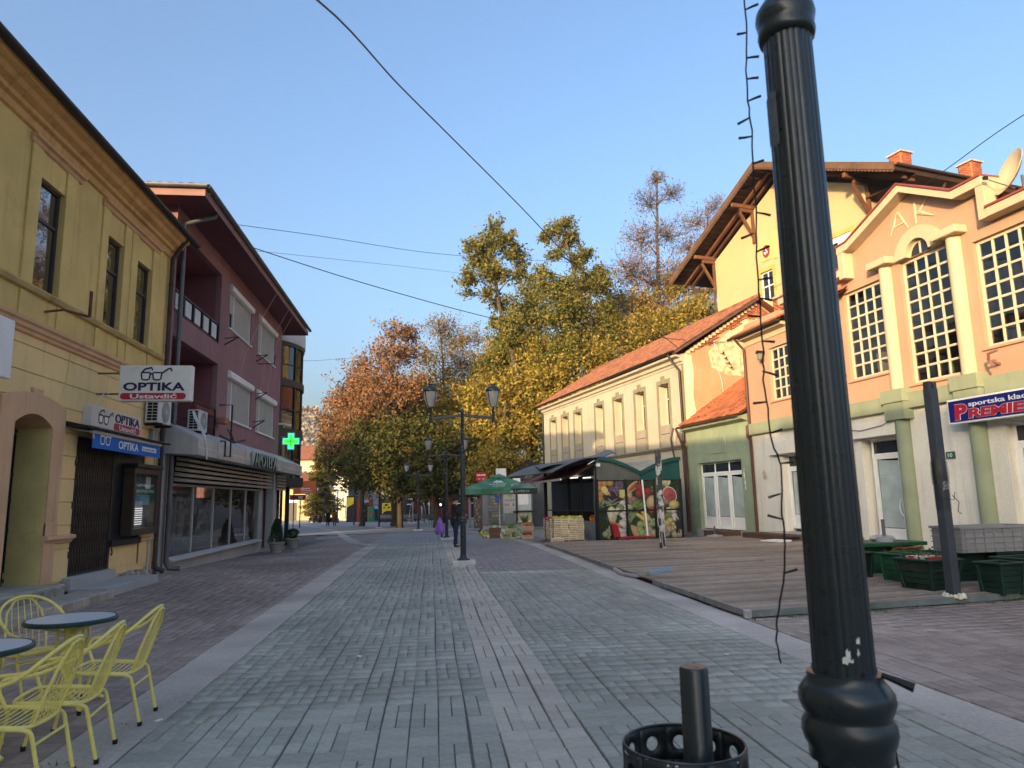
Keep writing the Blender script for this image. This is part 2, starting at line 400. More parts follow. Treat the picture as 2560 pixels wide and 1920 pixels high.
grey = lay(-2.0, .47, 1.5, 29.9, seed=3) + lay(1.08, 3.6, 1.5, 16.35, seed=4)
beige = lay(.47, 1.08, 1.5, 29.9, seed=5) + [(1.2 + .2 * i, 16.46, .194, .192) for i in range(12)]
brown_l = lay(-6.62, -2.5, 3.0, 46, seed=6)
brown_r = lay(4.12, 13.6, 3.0, 10.4, seed=8)
brown_m = lay(1.08, 3.75, 16.58, 29.9, seed=9) + lay(3.75, 4.3, 25.6, 29.9, seed=10)
grey_f = lay(-2.7, 8.5, 29.95, 46, seed=12)
paving(grey, mGrey, street, 'grey')
paving(beige, mBeige, street, 'beige', 160)
paving(brown_l, mBrown, street, 'brown', 200)
paving(brown_r, mBrown, street, 'brown', 200)
paving(brown_m, M('umber_paver', (.31, .275, .255), .78, .12, .4, bump=.25, bscale=90, island=.12, fine=.1, dirt=.3), street, 'brown', 0)
paving(grey_f, M('dusty_paver', (.33, .315, .30), .8, .12, .4, bump=.2, bscale=90, island=.10, fine=.1), street, 'grey', 0)

def band(name, pts, width_l, width_r, label):
    """strip of concrete slabs laid along the points"""
    root = thing(name, label, 'paving band'); root['kind'] = 'structure'; del root['category']
    rnd = random.Random(len(pts) * 3 + 1)
    for (xa, ya), (xb, yb) in zip(pts[:-1], pts[1:]):
        L_ = math.hypot(xb - xa, yb - ya); n = max(1, round(L_ / 1.45)); tx, ty = (xb - xa) / L_, (yb - ya) / L_
        cuts = [0] + [(k + rnd.uniform(-.12, .12)) / n for k in range(1, n)] + [1]
        for k in range(n):
            s0, s1 = cuts[k] * L_ + .005, cuts[k + 1] * L_ - .005
            P = []
            m_ = 6
            for j in range(m_ + 1):
                s = s0 + (s1 - s0) * j / m_
                for sd, wd in ((-1, width_l), (1, width_r)):
                    e = rnd.uniform(-.012, .006)
                    x, y = xa + tx * s + sd * ty * (wd + e), ya + ty * s - sd * tx * (wd + e); P.append((x, y, gz(x, y) + .004))
            mb = MB(); f = [(2 * j, 2 * j + 1, 2 * j + 3, 2 * j + 2) for j in range(m_)]
            Q = P + [(x, y, z - .03) for x, y, z in P]; o = 2 * (m_ + 1)
            f += [(2 * j + o, 2 * j, 2 * j + 2, 2 * j + 2 + o) for j in range(m_)] + [(2 * j + 1, 2 * j + 1 + o, 2 * j + 3 + o, 2 * j + 3) for j in range(m_)]
            f += [(0, o, o + 1, 1), (2 * m_, 2 * m_ + 1, 2 * m_ + 1 + o, 2 * m_ + o)]
            mb.add(Q, f).build('slab', mBand, root, bevel=.006)
    return root
band('kerb_band', [(-2.25, 1.5), (-2.25, 29.8), (-3.3, 33), (-4.6, 41), (-6.4, 52), (-10, 68), (-20, 106)], .245, .245, 'pale worn concrete strip edging the grey pavers on the house side')
band('kerb_band', [(3.85, 1.5), (3.83, 25.2), (3.6, 33), (2.6, 44), (.2, 56)], .245, .245, 'pale worn concrete strip running beside the wooden deck')

# ---------------------------------------------------------------- wooden deck
mPlank = M('weathered_deck_wood', (.33, .262, .205), .82, .22, .5, bump=.5, bscale=22, island=.30, fine=.22, dirt=.5, dirtcol=(.17, .135, .11), spec=.25, spots=.5)
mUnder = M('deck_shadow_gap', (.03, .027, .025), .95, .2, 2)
mTrim = M('dull_aluminium_trim', (.30, .29, .28), .5, .2, 3, metal=.6, dirt=.6, dirtcol=(.10, .095, .09), bump=.3, bscale=30)
mTrimB = M('scraped_aluminium', (.62, .61, .6), .35, .15, 5, metal=.8)
deck = thing('wooden_deck', 'long low deck of weathered brown planks with torn metal edging', 'deck', (4.15, 9.3, 0))
da = math.atan(.153); dd = Vector((math.cos(da), math.sin(da), 0)); dp = Vector((-math.sin(da), math.cos(da), 0))
pl = MB(); c_ = .006
pl.add([(0, 0, -.03), (1, 0, -.03), (1, .119, -.03), (0, .119, -.03), (0, .002, -.006), (1, .002, -.006), (1, .117, -.006), (0, .117, -.006), (0, c_, 0), (1, c_, 0), (1, .119 - c_, 0), (0, .119 - c_, 0)],
       [(8, 9, 10, 11), (0, 1, 5, 4), (4, 5, 9, 8), (2, 3, 7, 6), (6, 7, 11, 10), (0, 4, 8, 11, 7, 3), (1, 2, 6, 10, 9, 5)])
pm = pl.mesh('plank', [mPlank])
rnd = random.Random(5); k = 0; t = 0.
while True:
    # row k starts on the left edge x = -.0125 * y
    oy = t / math.cos(da); oy = oy; st = Vector((-.0125 * oy, oy, 0))
    if oy > 16.0: break
    wx = 12.2 + (26 - (9.3 + oy + 1.2)) * math.tan(R(6)) - 4.15 - .12
    ln = (wx - st.x) / math.cos(da); joints = [0]; s = rnd.choice((2.2, 3.4, 4.1)) + rnd.uniform(-.3, .3)
    while s < ln - .8: joints.append(s); s += 4 + rnd.uniform(-.2, .2)
    joints.append(ln)
    for a, b in zip(joints[:-1], joints[1:]):
        if a > 3 and oy > 1.5 and False: continue
        p = st + dd * (a + (rnd.uniform(-.015, .02) if a == 0 else .003))
        o = obj('plank', pm, deck, loc=(p.x, p.y, .105 - .004 * oy / 16 * 4 + rnd.gauss(0, .0025)), rot=(rnd.gauss(0, .006), rnd.gauss(0, .0012), da))
        o.scale = (b - a - .006, 1, 1)
    t += .1275; k += 1
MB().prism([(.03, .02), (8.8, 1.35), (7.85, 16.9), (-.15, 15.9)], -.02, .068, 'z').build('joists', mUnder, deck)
def trim(name, pts, mat, h=.085):
    mb = MB()
    for a, b in zip(pts[:-1], pts[1:]):
        a, b = Vector(a), Vector(b); mb.beam(a, b, .012, h); mb.beam(a + Vector((.02, 0, h / 2 - .004)), b + Vector((.02, 0, h / 2 - .004)), .05, .006)
    return mb.build(name, mat, deck, bevel=.003)
trim('edge_trim', [(-.03, -.02, .065), (-.06, 1.0, .07), (-.02, 1.9, .058), (-.07, 2.7, .068), (-.06, 3.9, .05)], mTrim)
trim('edge_trim', [(-.10, 6.6, .055), (-.12, 9.4, .06), (-.1, 9.6, .045), (-.14, 12.2, .06), (-.2, 15.6, .035)], mTrim)
trim('loose_trim', [(-.11, 6.6, .05), (-.2, 5.6, .045), (-.1, 4.9, .055), (.06, 4.4, .16)], mTrimB, .06)
trim('loose_trim', [(.06, 4.4, .16), (.24, 3.74, .29)], M('blue_protective_film', (.28, .5, .78), .4, .05), .065)
nb = [(-.03, -.03, .062), (1.8, .23, .062), (4.2, .60, .058), (8.8, 1.31, .06)]
mb = MB()
for a, b in zip(nb[:-1], nb[1:]): mb.beam(a, b, .014, .09)
mb.build('edge_trim', M('oxidised_edge_strip', (.16, .19, .185), .6, .3, 4, metal=.4, dirt=.5, dirtcol=(.3, .3, .28)), deck, bevel=.003)
MB().obox((-.02, -.03, .06), (.09, .07, .11), Matrix.Rotation(.3, 3, 'Z')).build('corner_cap', mTrimB, deck, bevel=.008)

def tufts(name, label, spots, mat, h=.07, n=26, spread=.12):
    V = []; F = []
    r2 = random.Random(3)
    for x, y, z, s in spots:
        for _ in range(int(n * s)):
            px, py_ = x + r2.gauss(0, spread * s), y + r2.gauss(0, spread * .5 * s); a = r2.uniform(0, 6.28); hh = h * r2.uniform(.4, 1.2) * s ** .5; wd = .006
            lx, ly = r2.gauss(0, .03), r2.gauss(0, .03); o = len(V)
            V += [(px - math.cos(a) * wd, py_ - math.sin(a) * wd, z), (px + math.cos(a) * wd, py_ + math.sin(a) * wd, z), (px + lx, py_ + ly, z + hh)]; F.append((o, o + 1, o + 2))
    o = obj(name, bulk_mesh(name, np.array(V), np.array(F), [mat])); tag(o, label, 'weeds', kind='stuff'); return o
mWeed = M('weed_green', (.07, .12, .03), .8, .3, 8, island=.4, transl=.2)
tufts('weeds', 'small green weeds along the near edge of the wooden deck',
      [(4.2 + .45 * i + .1 * (i % 3), 9.19 + .068 * i, 0, [.5, .3, .8, .2, .9, .4, .6, .3][i % 8]) for i in range(13)] + [(9.0, 9.95, 0, 2.6), (9.4, 10.0, 0, 2.2), (8.7, 9.95, 0, 1.3)], mWeed)
tufts('weeds', 'few weeds growing in the left concrete strip beside the yellow chairs', [(-2.25, 5.95, 0, .5), (-2.3, 5.1, 0, .7), (-2.05, 6.5, 0, .3)], mWeed, .03)
tufts('weeds', 'weeds and debris caught under the torn metal deck edging', [(3.98, 14.6 + .35 * i, 0, .5) for i in range(9)], M('dry_weed', (.17, .14, .07), .9, .3, 8, island=.4), .05)
def scrap(x, y, z, s, rz, mat, label, parent=None):
    r2 = random.Random(int(x * 100 + y * 10)); P = [(s * r2.uniform(.5, 1) * math.cos(a), s * .6 * r2.uniform(.5, 1) * math.sin(a)) for a in (0, 1.1, 2.2, 3.1, 4.3, 5.4)]
    o = MB().prism(P, 0, .004, 'z').build('litter_scrap', mat, loc=(x, y, z + .003), rot=(.03, .05, rz)); tag(o, label, 'litter', 'scraps of litter on the paving'); return o
mScrap = M('white_litter', (.75, .75, .73), .7, .1)
for x, y, l in ((-2.05, 6.0, 'white paper scrap beside the chair leg on the concrete strip'), (-.75, 8.0, 'tiny white scrap on the grey pavers near the middle'), (2.55, 8.6, 'thin white straw lying on the grey pavers'),
                (3.0, 7.3, 'small pale fleck on pavers right of the beige strip'), (-4.9, 18.2, 'white flecks on brown pavers before the pharmacy window'), (-4.4, 19.1, 'pale paper bit on brown pavers near the pharmacy')):
    scrap(x, y, gz(x, y), .05, x, mScrap, l)
# ================================================================ left side of the street
mOchreUp = M('ochre_plaster_upper', (.68, .49, .17), .92, .14, .9, bump=.25, bscale=25, streak=.28, dirt=.28, dirtcol=(.42, .29, .11))
mOchreLo = M('ochre_plaster_lower', (.84, .60, .27), .92, .08, .9, bump=.2, bscale=25, streak=.18, dirtcol=(.5, .36, .18), dirt=.12)
mClay = M('clay_trim_paint', (.68, .42, .235), .9, .1, 1.5, bump=.15, bscale=30, streak=.3)
mDarkBrown = M('dark_brown_metal', (.035, .028, .024), .5, .2, 4)
mBlack = M('black_painted_metal', (.014, .014, .015), .45, .2, 5)
mVoid = M('unlit_interior', (.012, .011, .010), .9, .2, 2)
mWinFrame = M('dark_window_frame', (.045, .025, .022), .45, .1, 6)
gSky = glass_dark('reflecting_glass', (.02, .022, .026), 3.2, .10)
mZinc = M('old_zinc_pipe', (.14, .14, .145), .55, .2, 3, metal=.5, streak=.3)
mBrownPipe = M('brown_painted_pipe', (.06, .04, .035), .5, .2, 3, streak=.3)
mStone = M('rough_plinth_stone', (.33, .30, .26), .95, .3, 6, bump=.9, bscale=14, island=.3, dirt=.6, dirtcol=(.12, .11, .09))
mStepConc = M('grey_concrete_step', (.40, .395, .38), .85, .1, 2, bump=.25, bscale=40)
mWhite = M('white_paint', (.80, .79, .76), .5, .06, 3, dirt=.15, dirtcol=(.5, .48, .45))

def gutter(mb, p0, p1, r=.075, drop=True):
    """half-round gutter from p0 to p1"""
    p0, p1 = Vector(p0), Vector(p1); d = (p1 - p0).normalized(); sd = d.cross(Vector((0, 0, 1))).normalized(); vs = []; n = 9
    for p in (p0, p1):
        for rr in (r, r - .012):
            for j in range(n):
                a = math.pi * j / (n - 1); vs.append(p + sd * (rr * math.cos(a)) - Vector((0, 0, 1)) * (rr * math.sin(a)))
    fs = []
    for j in range(n - 1): fs += [(j, j + 1, 2 * n + j + 1, 2 * n + j), (n + j + 1, n + j, 3 * n + j, 3 * n + j + 1)]
    fs += [(0, 2 * n, 3 * n, n), (n - 1, 2 * n - 1, 4 * n - 1, 3 * n - 1)]
    for o in (0, 2 * n): fs += [(o + j, o + n + j, o + n + j + 1, o + j + 1) for j in range(n - 1)]
    return mb.add(vs, fs)

yb = thing('ochre_house', 'two-storey ochre plaster house with optician shop and arched doorway', 'house', (-6.65, 0, 0), R(90))
UW = [(12.28, 13.12, 5.30, 7.26), (14.88, 15.66, 5.30, 7.22), (16.38, 17.25, 5.30, 7.2), (8.7, 9.5, 5.3, 7.26), (4.2, 5.0, 5.3, 7.26), (.5, 1.3, 5.3, 7.26)]
LO = [(12.13, 13.30, .30, 3.2), (14.30, 17.55, .36, 2.98)]
mb = MB(); mb.wall(-9, 18.42, 4.6, 8.5, UW, .14)
mb.quad((18.42, 0, 4.6), (18.42, 9, 4.6), (18.42, 9, 8.5), (18.42, 0, 8.5)).quad((-9, 9, 0), (-9, 0, 0), (-9, 0, 8.5), (-9, 9, 8.5))
mb.build('upper_wall', mOchreUp, yb)
mb = MB(); mb.wall(-9, 18.42, -.3, 4.62, LO, .55, y=.018); mb.quad((18.42, .018, -.3), (18.42, 9, -.3), (18.42, 9, 4.6), (18.42, .018, 4.6))
mb.build('lower_wall', mOchreLo, yb)
# rusticated courses, each a slightly proud layer with a joint below it
zc = [.30, .88, 1.30, 1.72, 2.14, 2.56, 2.98, 3.42, 3.86, 4.30, 4.52]
for k in range(len(zc) - 1):
    mb = MB(); z0, z1 = zc[k] + .008, zc[k + 1] - .008
    spans = []
    ops = sorted([(o[0] - (.42 if o[0] < 13 else 0), o[1] + (.42 if o[0] < 13 else 0)) for o in LO if o[2] < (z0 + z1) / 2 < o[3] + (.25 if o[0] < 13 else 0)])
    x = -9.
    for a, b in ops + [(18.42, 99)]:
        if a > x: spans.append((x, a))
        x = max(x, b)
    for a, b in spans: mb.box(a, b, -.004, .02, z0, z1)
    mb.build('plaster_course', mOchreLo, yb, bevel=.006)
# plinth stones under the plaster
rnd = random.Random(2)
def stones(x0, x1, z0, z1, parent, y=-.03):
    x = x0
    while x < x1 - .05:
        w_ = min(rnd.uniform(.12, .3), x1 - x); mb = MB(); mb.obox((x + w_ / 2, y + .06, (z0 + z1) / 2 + rnd.uniform(-.02, .02)), (w_ - .015, .12 + rnd.uniform(0, .03), (z1 - z0) * rnd.uniform(.85, 1.1)), Matrix.Rotation(rnd.gauss(0, .06), 3, 'Y'), .9)
        mb.build('stone', mStone, parent, bevel=.02, seg=2); x += w_
stones(13.82, 14.25, .0, .28, yb); stones(16.1, 18.4, -.08, .14, yb)
stones(16.4, 18.3, -.02, .22, yb, -.01)
# cornice, string course, sill band
def profile(parent, name, pts, x0, x1, mat, bevel=.004):
    """moulding: pts are (projection, z)"""
    return MB().prism([(-p, z) for p, z in pts], x0, x1, 'x').build(name, mat, parent, bevel=bevel)
profile(yb, 'cornice', [(0, 7.9), (.05, 7.92), (.07, 8.04), (.14, 8.07), (.15, 8.14), (.26, 8.2), (.30, 8.28), (.40, 8.33), (.43, 8.42), (0, 8.47)], -9, 18.55, M('cornice_paint', (.62, .37, .14), .9, .16, 1.2, streak=.5, dirt=.3))
mb = MB(); gutter(mb, (-9, -.50, 8.46), (18.9, -.50, 8.46), .085); mb.build('gutter', mBlack, yb)
MB().add([(-9, -.44, 8.48), (18.8, -.44, 8.48), (18.8, 5, 10.3), (-9, 5, 10.3)], [(0, 1, 2, 3)]).add([(18.8, -.44, 8.47), (18.8, 5, 10.29), (18.8, 10, 8.47)], [(0, 2, 1)]).add([(-9, 5, 10.3), (18.8, 5, 10.3), (18.8, 10, 8.5), (-9, 10, 8.5)], [(0, 1, 2, 3)]).build('roof', M('old_roof_tile', (.16, .07, .05), .85, .2, 2), yb)
profile(yb, 'string_course', [(0, 4.46), (.05, 4.48), (.06, 4.53), (.10, 4.55), (.11, 4.61), (.15, 4.64), (.16, 4.70), (0, 4.74)], -9, 18.45, mClay)
profile(yb, 'sill_band', [(0, 5.18), (.06, 5.20), (.09, 5.27), (.085, 5.30), (0, 5.31)], -9, 18.2, M('sill_paint', (.5, .36, .15), .9, .15, 2, streak=.5))
for x0, x1 in ((11.95, 12.28), (13.12, 13.5), (14.6, 14.88), (15.66, 16.0), (16.05, 16.38), (17.25, 17.55), (8.4, 8.7), (9.5, 9.85)):
    MB().box(x0, x1, -.035, 0, 5.31, 7.72).build('window_pilaster', mOchreUp, yb, bevel=.005)
    MB().box(x0 + .03, x1 - .03, -.03, 0, 4.75, 5.17).build('pedestal', mOchreUp, yb, bevel=.005)
for x0, x1 in ((11.9, 13.65), (14.55, 17.6), (8.35, 9.9)):
    profile(yb, 'lintel_moulding', [(0, 7.72), (.04, 7.73), (.06, 7.79), (.12, 7.81), (.125, 7.85), (0, 7.87)], x0, x1, mClay)
for x0, x1 in ((11.98, 12.3), (13.15, 13.45)):
    MB().box(x0, x1, -.02, 0, 7.87, 7.9).build('frieze_block', mOchreUp, yb)
for a, b, c, d in UW:
    window(yb, a, b, c, d, .07, mWinFrame, gSky, 1, 2, .06, .07, .06, rowf=[0, .66, 1])
# arched door surround
N_ = 14; xi = [12.13 + 1.17 * i / N_ for i in range(N_ + 1)]
inner = [(12.13, .02)] + [(12.13, 1.0)] + [(x, 3.0 + .19 * (1 - ((x - 12.715) / .585) ** 2)) for x in xi] + [(13.30, 1.0), (13.30, .02)]
outer = [(11.76, .02), (11.76, 1.0)] + [(11.72 + 2.0 * i / N_, 3.38 + .16 * (1 - ((i / N_) * 2 - 1) ** 2)) for i in range(N_ + 1)] + [(13.68, 1.0), (13.68, .02)]
mb = MB(); k = len(inner)
mb.add([(x, -.05, z) for x, z in inner] + [(x, -.05, z) for x, z in outer] + [(x, .56, z) for x, z in inner] + [(x, .03, z) for x, z in outer],
       [(i, i + 1, k + i + 1, k + i) for i in range(k - 1)] + [(i + 1, i, 2 * k + i, 2 * k + i + 1) for i in range(k - 1)] + [(k + i, k + i + 1, 3 * k + i + 1, 3 * k + i) for i in range(k - 1)])
mb.build('door_surround', mClay, yb)
MB().prism([(12.6, 3.5), (12.86, 3.5), (12.9, 3.62), (12.56, 3.62)], -.052, .02).build('keystone', mClay, yb)
for x0, x1 in ((13.28, 14.28), (11.2, 11.8)):
    profile(yb, 'dado_moulding', [(0, .98), (.05, 1.0), (.07, 1.05), (.12, 1.07), (.12, 1.13), (0, 1.15)], x0, x1, mClay)
MB().box(13.30, 13.69, -.07, 0, 1.14, 1.36).build('pedestal', mClay, yb, bevel=.006)
for s in (-1, 1):
    pass
mb = MB(); mb.quad((13.295, -.03, .02), (13.295, .56, .02), (13.295, .56, 3.1), (13.295, -.03, 3.1)); mb.quad((12.135, .56, .02), (12.135, -.03, .02), (12.135, -.03, 3.1), (12.135, .56, 3.1)); mb.build('door_reveal', M('door_reveal_paint', (.70, .54, .21), .9, .12, 2, dirt=.2), yb)
dr = MB().box(12.13, 13.3, .56, .60, .3, 3.25).build('door', mBlack, yb)
mb = MB()
for x in np.arange(12.2, 13.3, .09): mb.tube([(x, .54, .55), (x, .54, 2.9)], .010, 6)
for z in (.42, 1.25, 1.75, 2.2, 2.95): mb.box(12.15, 13.28, .52, .56, z - .03, z + .03)
mb.build('grille', mBlack, dr)
mb = MB()
for z in (1.5, 1.95, .8):
    for x in (12.4, 12.7, 13.0):
        mb.tube([(x + .09 * math.cos(t) * (1 - t / 9), .53, z + .09 * math.sin(t) * (1 - t / 9)) for t in np.linspace(0, 7.5, 16)], .008, 5)
mb.build('scrollwork', mBlack, dr)
mb = MB(); mb.box(12.13, 13.3, -.02, .56, -.2, .33); mb.box(10.9, 13.42, -.40, -.02, -.2, .33)
mb.build('upper_step', M('step_stone', (.40, .36, .30), .9, .2, 3, bump=.4, bscale=20, dirt=.4), yb, bevel=.015)
for i in range(7):
    MB().box(11.0 + i * .34, 11.32 + i * .34, -.425, -.39, .06, .30).build('stone', mStone, yb, bevel=.015)
MB().box(10.6, 13.95, -.98, -.38, -.2, .145).build('lower_step', M('step_stone', (0, 0, 0)), yb, bevel=.015)
for i in range(11):
    MB().box(10.62 + i * .303, 10.905 + i * .303, -1.0, -.97, .0, .135).build('tile', M('step_tile', (.44, .38, .30), .85, .2, 4, island=.25, bump=.3), yb, bevel=.008)
# optician front: lattice gate, dark shop recess, steps
mb = MB(); mb.box(14.30, 17.55, .5, .55, .36, 2.98).box(17.50, 17.552, .02, .5, .36, 2.98).box(14.30, 17.55, .02, .5, .34, .362); mb.build('shop_recess', mVoid, yb)
MB().box(16.08, 17.56, .015, .10, .94, 2.97).build('shop_panel', mBlack, yb, bevel=.006)
MB().box(15.98, 17.5, -.06, .1, .80, .94).build('ledge', mBlack, yb, bevel=.008)
MB().box(16.05, 17.55, .02, .2, .34, .82).build('parapet', mOchreLo, yb)
profile(yb, 'ledge_moulding', [(0, .82), (.05, .83), (.06, .9), (.0, .92)], 17.5, 18.3, mClay)
gt = MB().box(14.30, 14.36, .02, .09, .36, 2.96).box(15.97, 16.07, .02, .09, .36, 2.96).box(14.36, 15.97, .03, .08, .36, .40).box(14.36, 15.97, .03, .08, 2.9, 2.96).build('gate', mDarkBrown, yb, bevel=.004)
mGate = M('brown_gate_bar', (.075, .05, .035), .5, .2, 5)
nb_ = 15
for i in range(nb_):
    x = 14.43 + i * (15.92 - 14.43) / (nb_ - 1); MB().box(x - .012, x + .012, .035, .07, .40, 2.9).build('bar', mGate, gt, bevel=.003)
for j in range(5):
    z = .55 + j * .48; mb = MB()
    for i in range(nb_ - 1):
        x = 14.43 + i * (15.92 - 14.43) / (nb_ - 1); x2 = x + (15.92 - 14.43) / (nb_ - 1)
        mb.beam((x, .03, z), (x2, .03, z + .42), .008, .016); mb.beam((x2, .026, z), (x, .026, z + .42), .008, .016)
    mb.build('lattice', mGate, gt)
for z in (.7, 1.6, 2.4): MB().box(14.26, 14.34, -.02, .03, z, z + .12).build('hinge', mBlack, gt, bevel=.006)
MB().tube([(16.08, -.01, .62), (16.08, -.03, .68), (16.08, -.01, .78)], .015, 8).build('gate_latch', mBlack, gt)
MB().box(14.12, 16.0, -.16, .03, .12, .36).build('upper_step', mStepConc, yb, bevel=.01)
MB().box(14.05, 16.55, -.82, -.15, -.15, .17).build('lower_step', mStepConc, yb, bevel=.01)
# downpipes between the two houses
def pipe(parent, name, pts, r, mat, n=10):
    return smooth_by_angle(MB().tube(pts, r, n).build(name, mat, parent))
pipe(yb, 'downpipe', [(18.30, -.42, 8.40), (18.32, -.2, 8.05), (18.32, -.09, 7.85), (18.32, -.09, .3), (18.32, -.12, .16), (18.36, -.30, .08)], .055, mBrownPipe)
for z in (1.2, 3.4, 5.6, 7.2): MB().lathe([(.062, -.02), (.066, 0), (.062, .02)], 12, (18.32, -.09, z)).build('pipe_clip', mBrownPipe, yb)
pipe(yb, 'conduit', [(17.95, -.03, 1.02), (18.08, -.06, .92), (18.04, -.03, .8), (18.02, -.03, .1), (18.1, -.05, .02)], .022, M('cream_conduit', (.6, .56, .5), .6, .1))
pipe(yb, 'conduit', [(18.12, -.03, 3.9), (18.12, -.03, 1.0)], .018, M('cream_conduit', (0, 0, 0)))
pipe(yb, 'cable', [(13.75, -.012, 4.46), (13.72, -.015, 4.1), (13.62, -.012, 3.7), (13.5, -.012, 3.45)], .009, mOchreLo, 6)
pipe(yb, 'cable', [(18.42, -.02, 8.0), (18.5, -.1, 7.6), (18.44, -.04, 7.0), (18.46, -.05, 6.2)], .012, M('rust_cable', (.25, .14, .07), .8), 6)
# iron bracket stub and old bits on the upper wall
o = MB().tube([(12.78, 0, 4.98), (12.9, -.25, 5.05), (13.1, -.6, 4.98)], .022, 6).tube([(13.1, -.6, 4.98), (13.1, -.6, 5.45)], .028, 6).build('iron_bracket', M('rusty_iron', (.15, .06, .035), .8, .3, 8), yb)
MB().box(17.7, 17.86, -.1, 0, 3.12, 3.45).build('meter_box', M('grey_plastic', (.35, .35, .34), .6), yb, bevel=.008)

# display case (hangs on the wall)
dc = thing('display_case', 'dark brown glass display case hanging beside the optician gate', 'display case', (-6.65, 16.45, 1.0), R(90))
MB().box(0, 1.45, -.24, 0, 0, .14).box(0, 1.45, -.24, 0, 1.33, 1.47).box(0, .12, -.24, 0, .14, 1.33).box(1.33, 1.45, -.24, 0, .14, 1.33).build('case', M('brown_lacquer', (.05, .032, .022), .4, .2, 3), dc, bevel=.01)
MB().box(-.03, 1.5, -.30, .02, 1.47, 1.56).build('lid', mBlack, dc, bevel=.01)
MB().box(.12, 1.33, -.03, -.01, .14, 1.33).build('back_panel', M('case_back', (.10, .11, .10), .8, .4, 3), dc)
MB().quad((.12, -.215, .14), (1.33, -.215, .14), (1.33, -.215, 1.33), (.12, -.215, 1.33)).build('pane', glass_clear('shop_glass'), dc)
eW = emat('led_white', (1, .93, .97), .35)
for i in range(8): MB().box(.5, 1.02, -.06, -.05, .22 + .05 * i, .234 + .05 * i).build('led_strip', eW, dc)
for i in range(3): MB().box(.16, .42, -.06, -.05, .47 + .05 * i, .482 + .05 * i).build('led_strip', eW, dc)
rnd = random.Random(9)
for z in (1.06, .93):
    mb = MB(); x = .22
    while x < 1.2:
        g_ = rnd.choice((.03, .04, .05)); mb.box(x, x + .012, -.207, -.206, z, z + .065); mb.box(x, x + g_, -.207, -.206, z + rnd.choice((0, .025, .053)), z + rnd.choice((.03, .036, .065)) ); x += g_ + .014
    mb.build('lettering', M('white_vinyl', (.8, .8, .8), .5, 0), dc)
MB().box(.2, .7, -.12, -.11, .66, .88).build('poster', M('blue_print', (.05, .2, .42), .6, .5, 12, alt=(.5, .25, .12), altscale=6), dc)
MB().box(.75, 1.28, -.1, -.09, .66, .88).build('poster', M('pale_blue_print', (.2, .35, .5), .6, .4, 10), dc)
MB().box(1.02, 1.3, -.1, -.09, 1.02, 1.3).build('poster', M('paper_white', (.7, .72, .7), .7, .1), dc)

# blue valance awning over the optician
aw = thing('shop_awning', 'rolled awning with blue valance over the optician shop front', 'awning', (-6.65, 0, 0), R(90))
MB().prism([(0, 3.10), (-.42, 3.06), (-.44, 3.10), (0, 3.2)], 13.75, 17.95, 'x').build('hood', mBlack, aw, bevel=.01)
MB().box(14.15, 17.6, -.36, -.26, 3.0, 3.07).build('cassette', M('cream_metal', (.55, .52, .47), .5, .1), aw, bevel=.015)
val = MB().box(14.17, 17.58, -.33, -.322, 2.73, 3.0).build('valance', M('blue_awning_cloth', (.015, .14, .52), .75, .06, 3), aw)
mVin = M('white_vinyl', (0, 0, 0))
text('OPTIKA', 15.3, 16.3, 2.79, 2.955, -.333, mVin, val, bold=.02, ext=.003)
MB().box(16.5, 17.32, -.336, -.332, 2.83, 2.93).build('label_panel', mVin, val, bevel=.002)
text('Ustavdić', 16.56, 17.26, 2.85, 2.915, -.337, M('navy_vinyl', (.012, .015, .09), .5, 0), val, ext=.002)
def glasses(parent, x, z, s, y, mat, lens=None, thick=.035):
    """spectacles pictogram: two lenses, bridge and folded arms, drawn s wide"""
    mb = MB(); out = []
    for cx in (.2, .58):
        P = [(cx + .15 * a, .17 + .13 * b) for a, b in ((-1, .7), (-.9, .95), (.9, .95), (1, .7), (.8, -.8), (.45, -1), (-.45, -1), (-.8, -.8))]
        pts = [(x + u * s, y, z + v * s) for u, v in P]; mb.tube(pts, thick * s * .45, 5, closed=True)
        out.append(P)
    seg = [[(.35, .25), (.43, .25)], [(.05, .27), (.17, .42), (.38, .47), (.42, .38)], [(.73, .27), (.95, .43), (1.02, .45), (1.06, .34)]]
    for sg in seg: mb.tube([(x + u * s, y, z + v * s) for u, v in sg], thick * s * .5, 5)
    o = mb.build('spectacles_emblem', mat, parent); o.scale = (1, .15, 1); o.location.y = y * .85
    if lens:
        for P in out: MB().prism([(x + u * s, z + v * s) for u, v in P], y + .002, y + .004).build('lens_panel', lens, parent)
    return o
glasses(val, 14.45, 2.80, .62, -.336, mVin, None, .045)
MB().tube([(13.95, -.1, 3.06), (14.12, -.35, 3.02), (14.14, -.36, 2.9)], .02, 6).build('awning_arm', M('cream_metal', (0, 0, 0)), aw)

# flat box sign above it and the projecting sign
mSign = M('sign_silver', (.62, .60, .56), .45, .05, 2)
mSignW = M('sign_white_face', (.80, .79, .74), .4, .04, 2, dirt=.15)
mNavy = M('navy_vinyl', (0, 0, 0)); mRed = M('sign_red', (.42, .025, .045), .5, .04)
s2 = thing('box_sign', 'grey flat box sign of the optician above the blue awning', 'sign', (-6.65, 0, 0), R(90))
MB().box(14.42, 16.78, -.17, 0, 3.17, 3.58).build('box', mSign, s2, bevel=.01)
text('OPTIKA', 15.45, 16.68, 3.35, 3.53, -.171, mNavy, s2, bold=.012, ext=.012)
MB().prism([(15.45, 3.19), (16.66, 3.19), (16.7, 3.22), (16.7, 3.30), (16.66, 3.33), (15.45, 3.33), (15.41, 3.30), (15.41, 3.22)], -.178, -.171).build('red_bar', mRed, s2)
text('Ustavdić', 15.65, 16.5, 3.2, 3.315, -.179, mVin, s2, bold=.012, ext=.003)
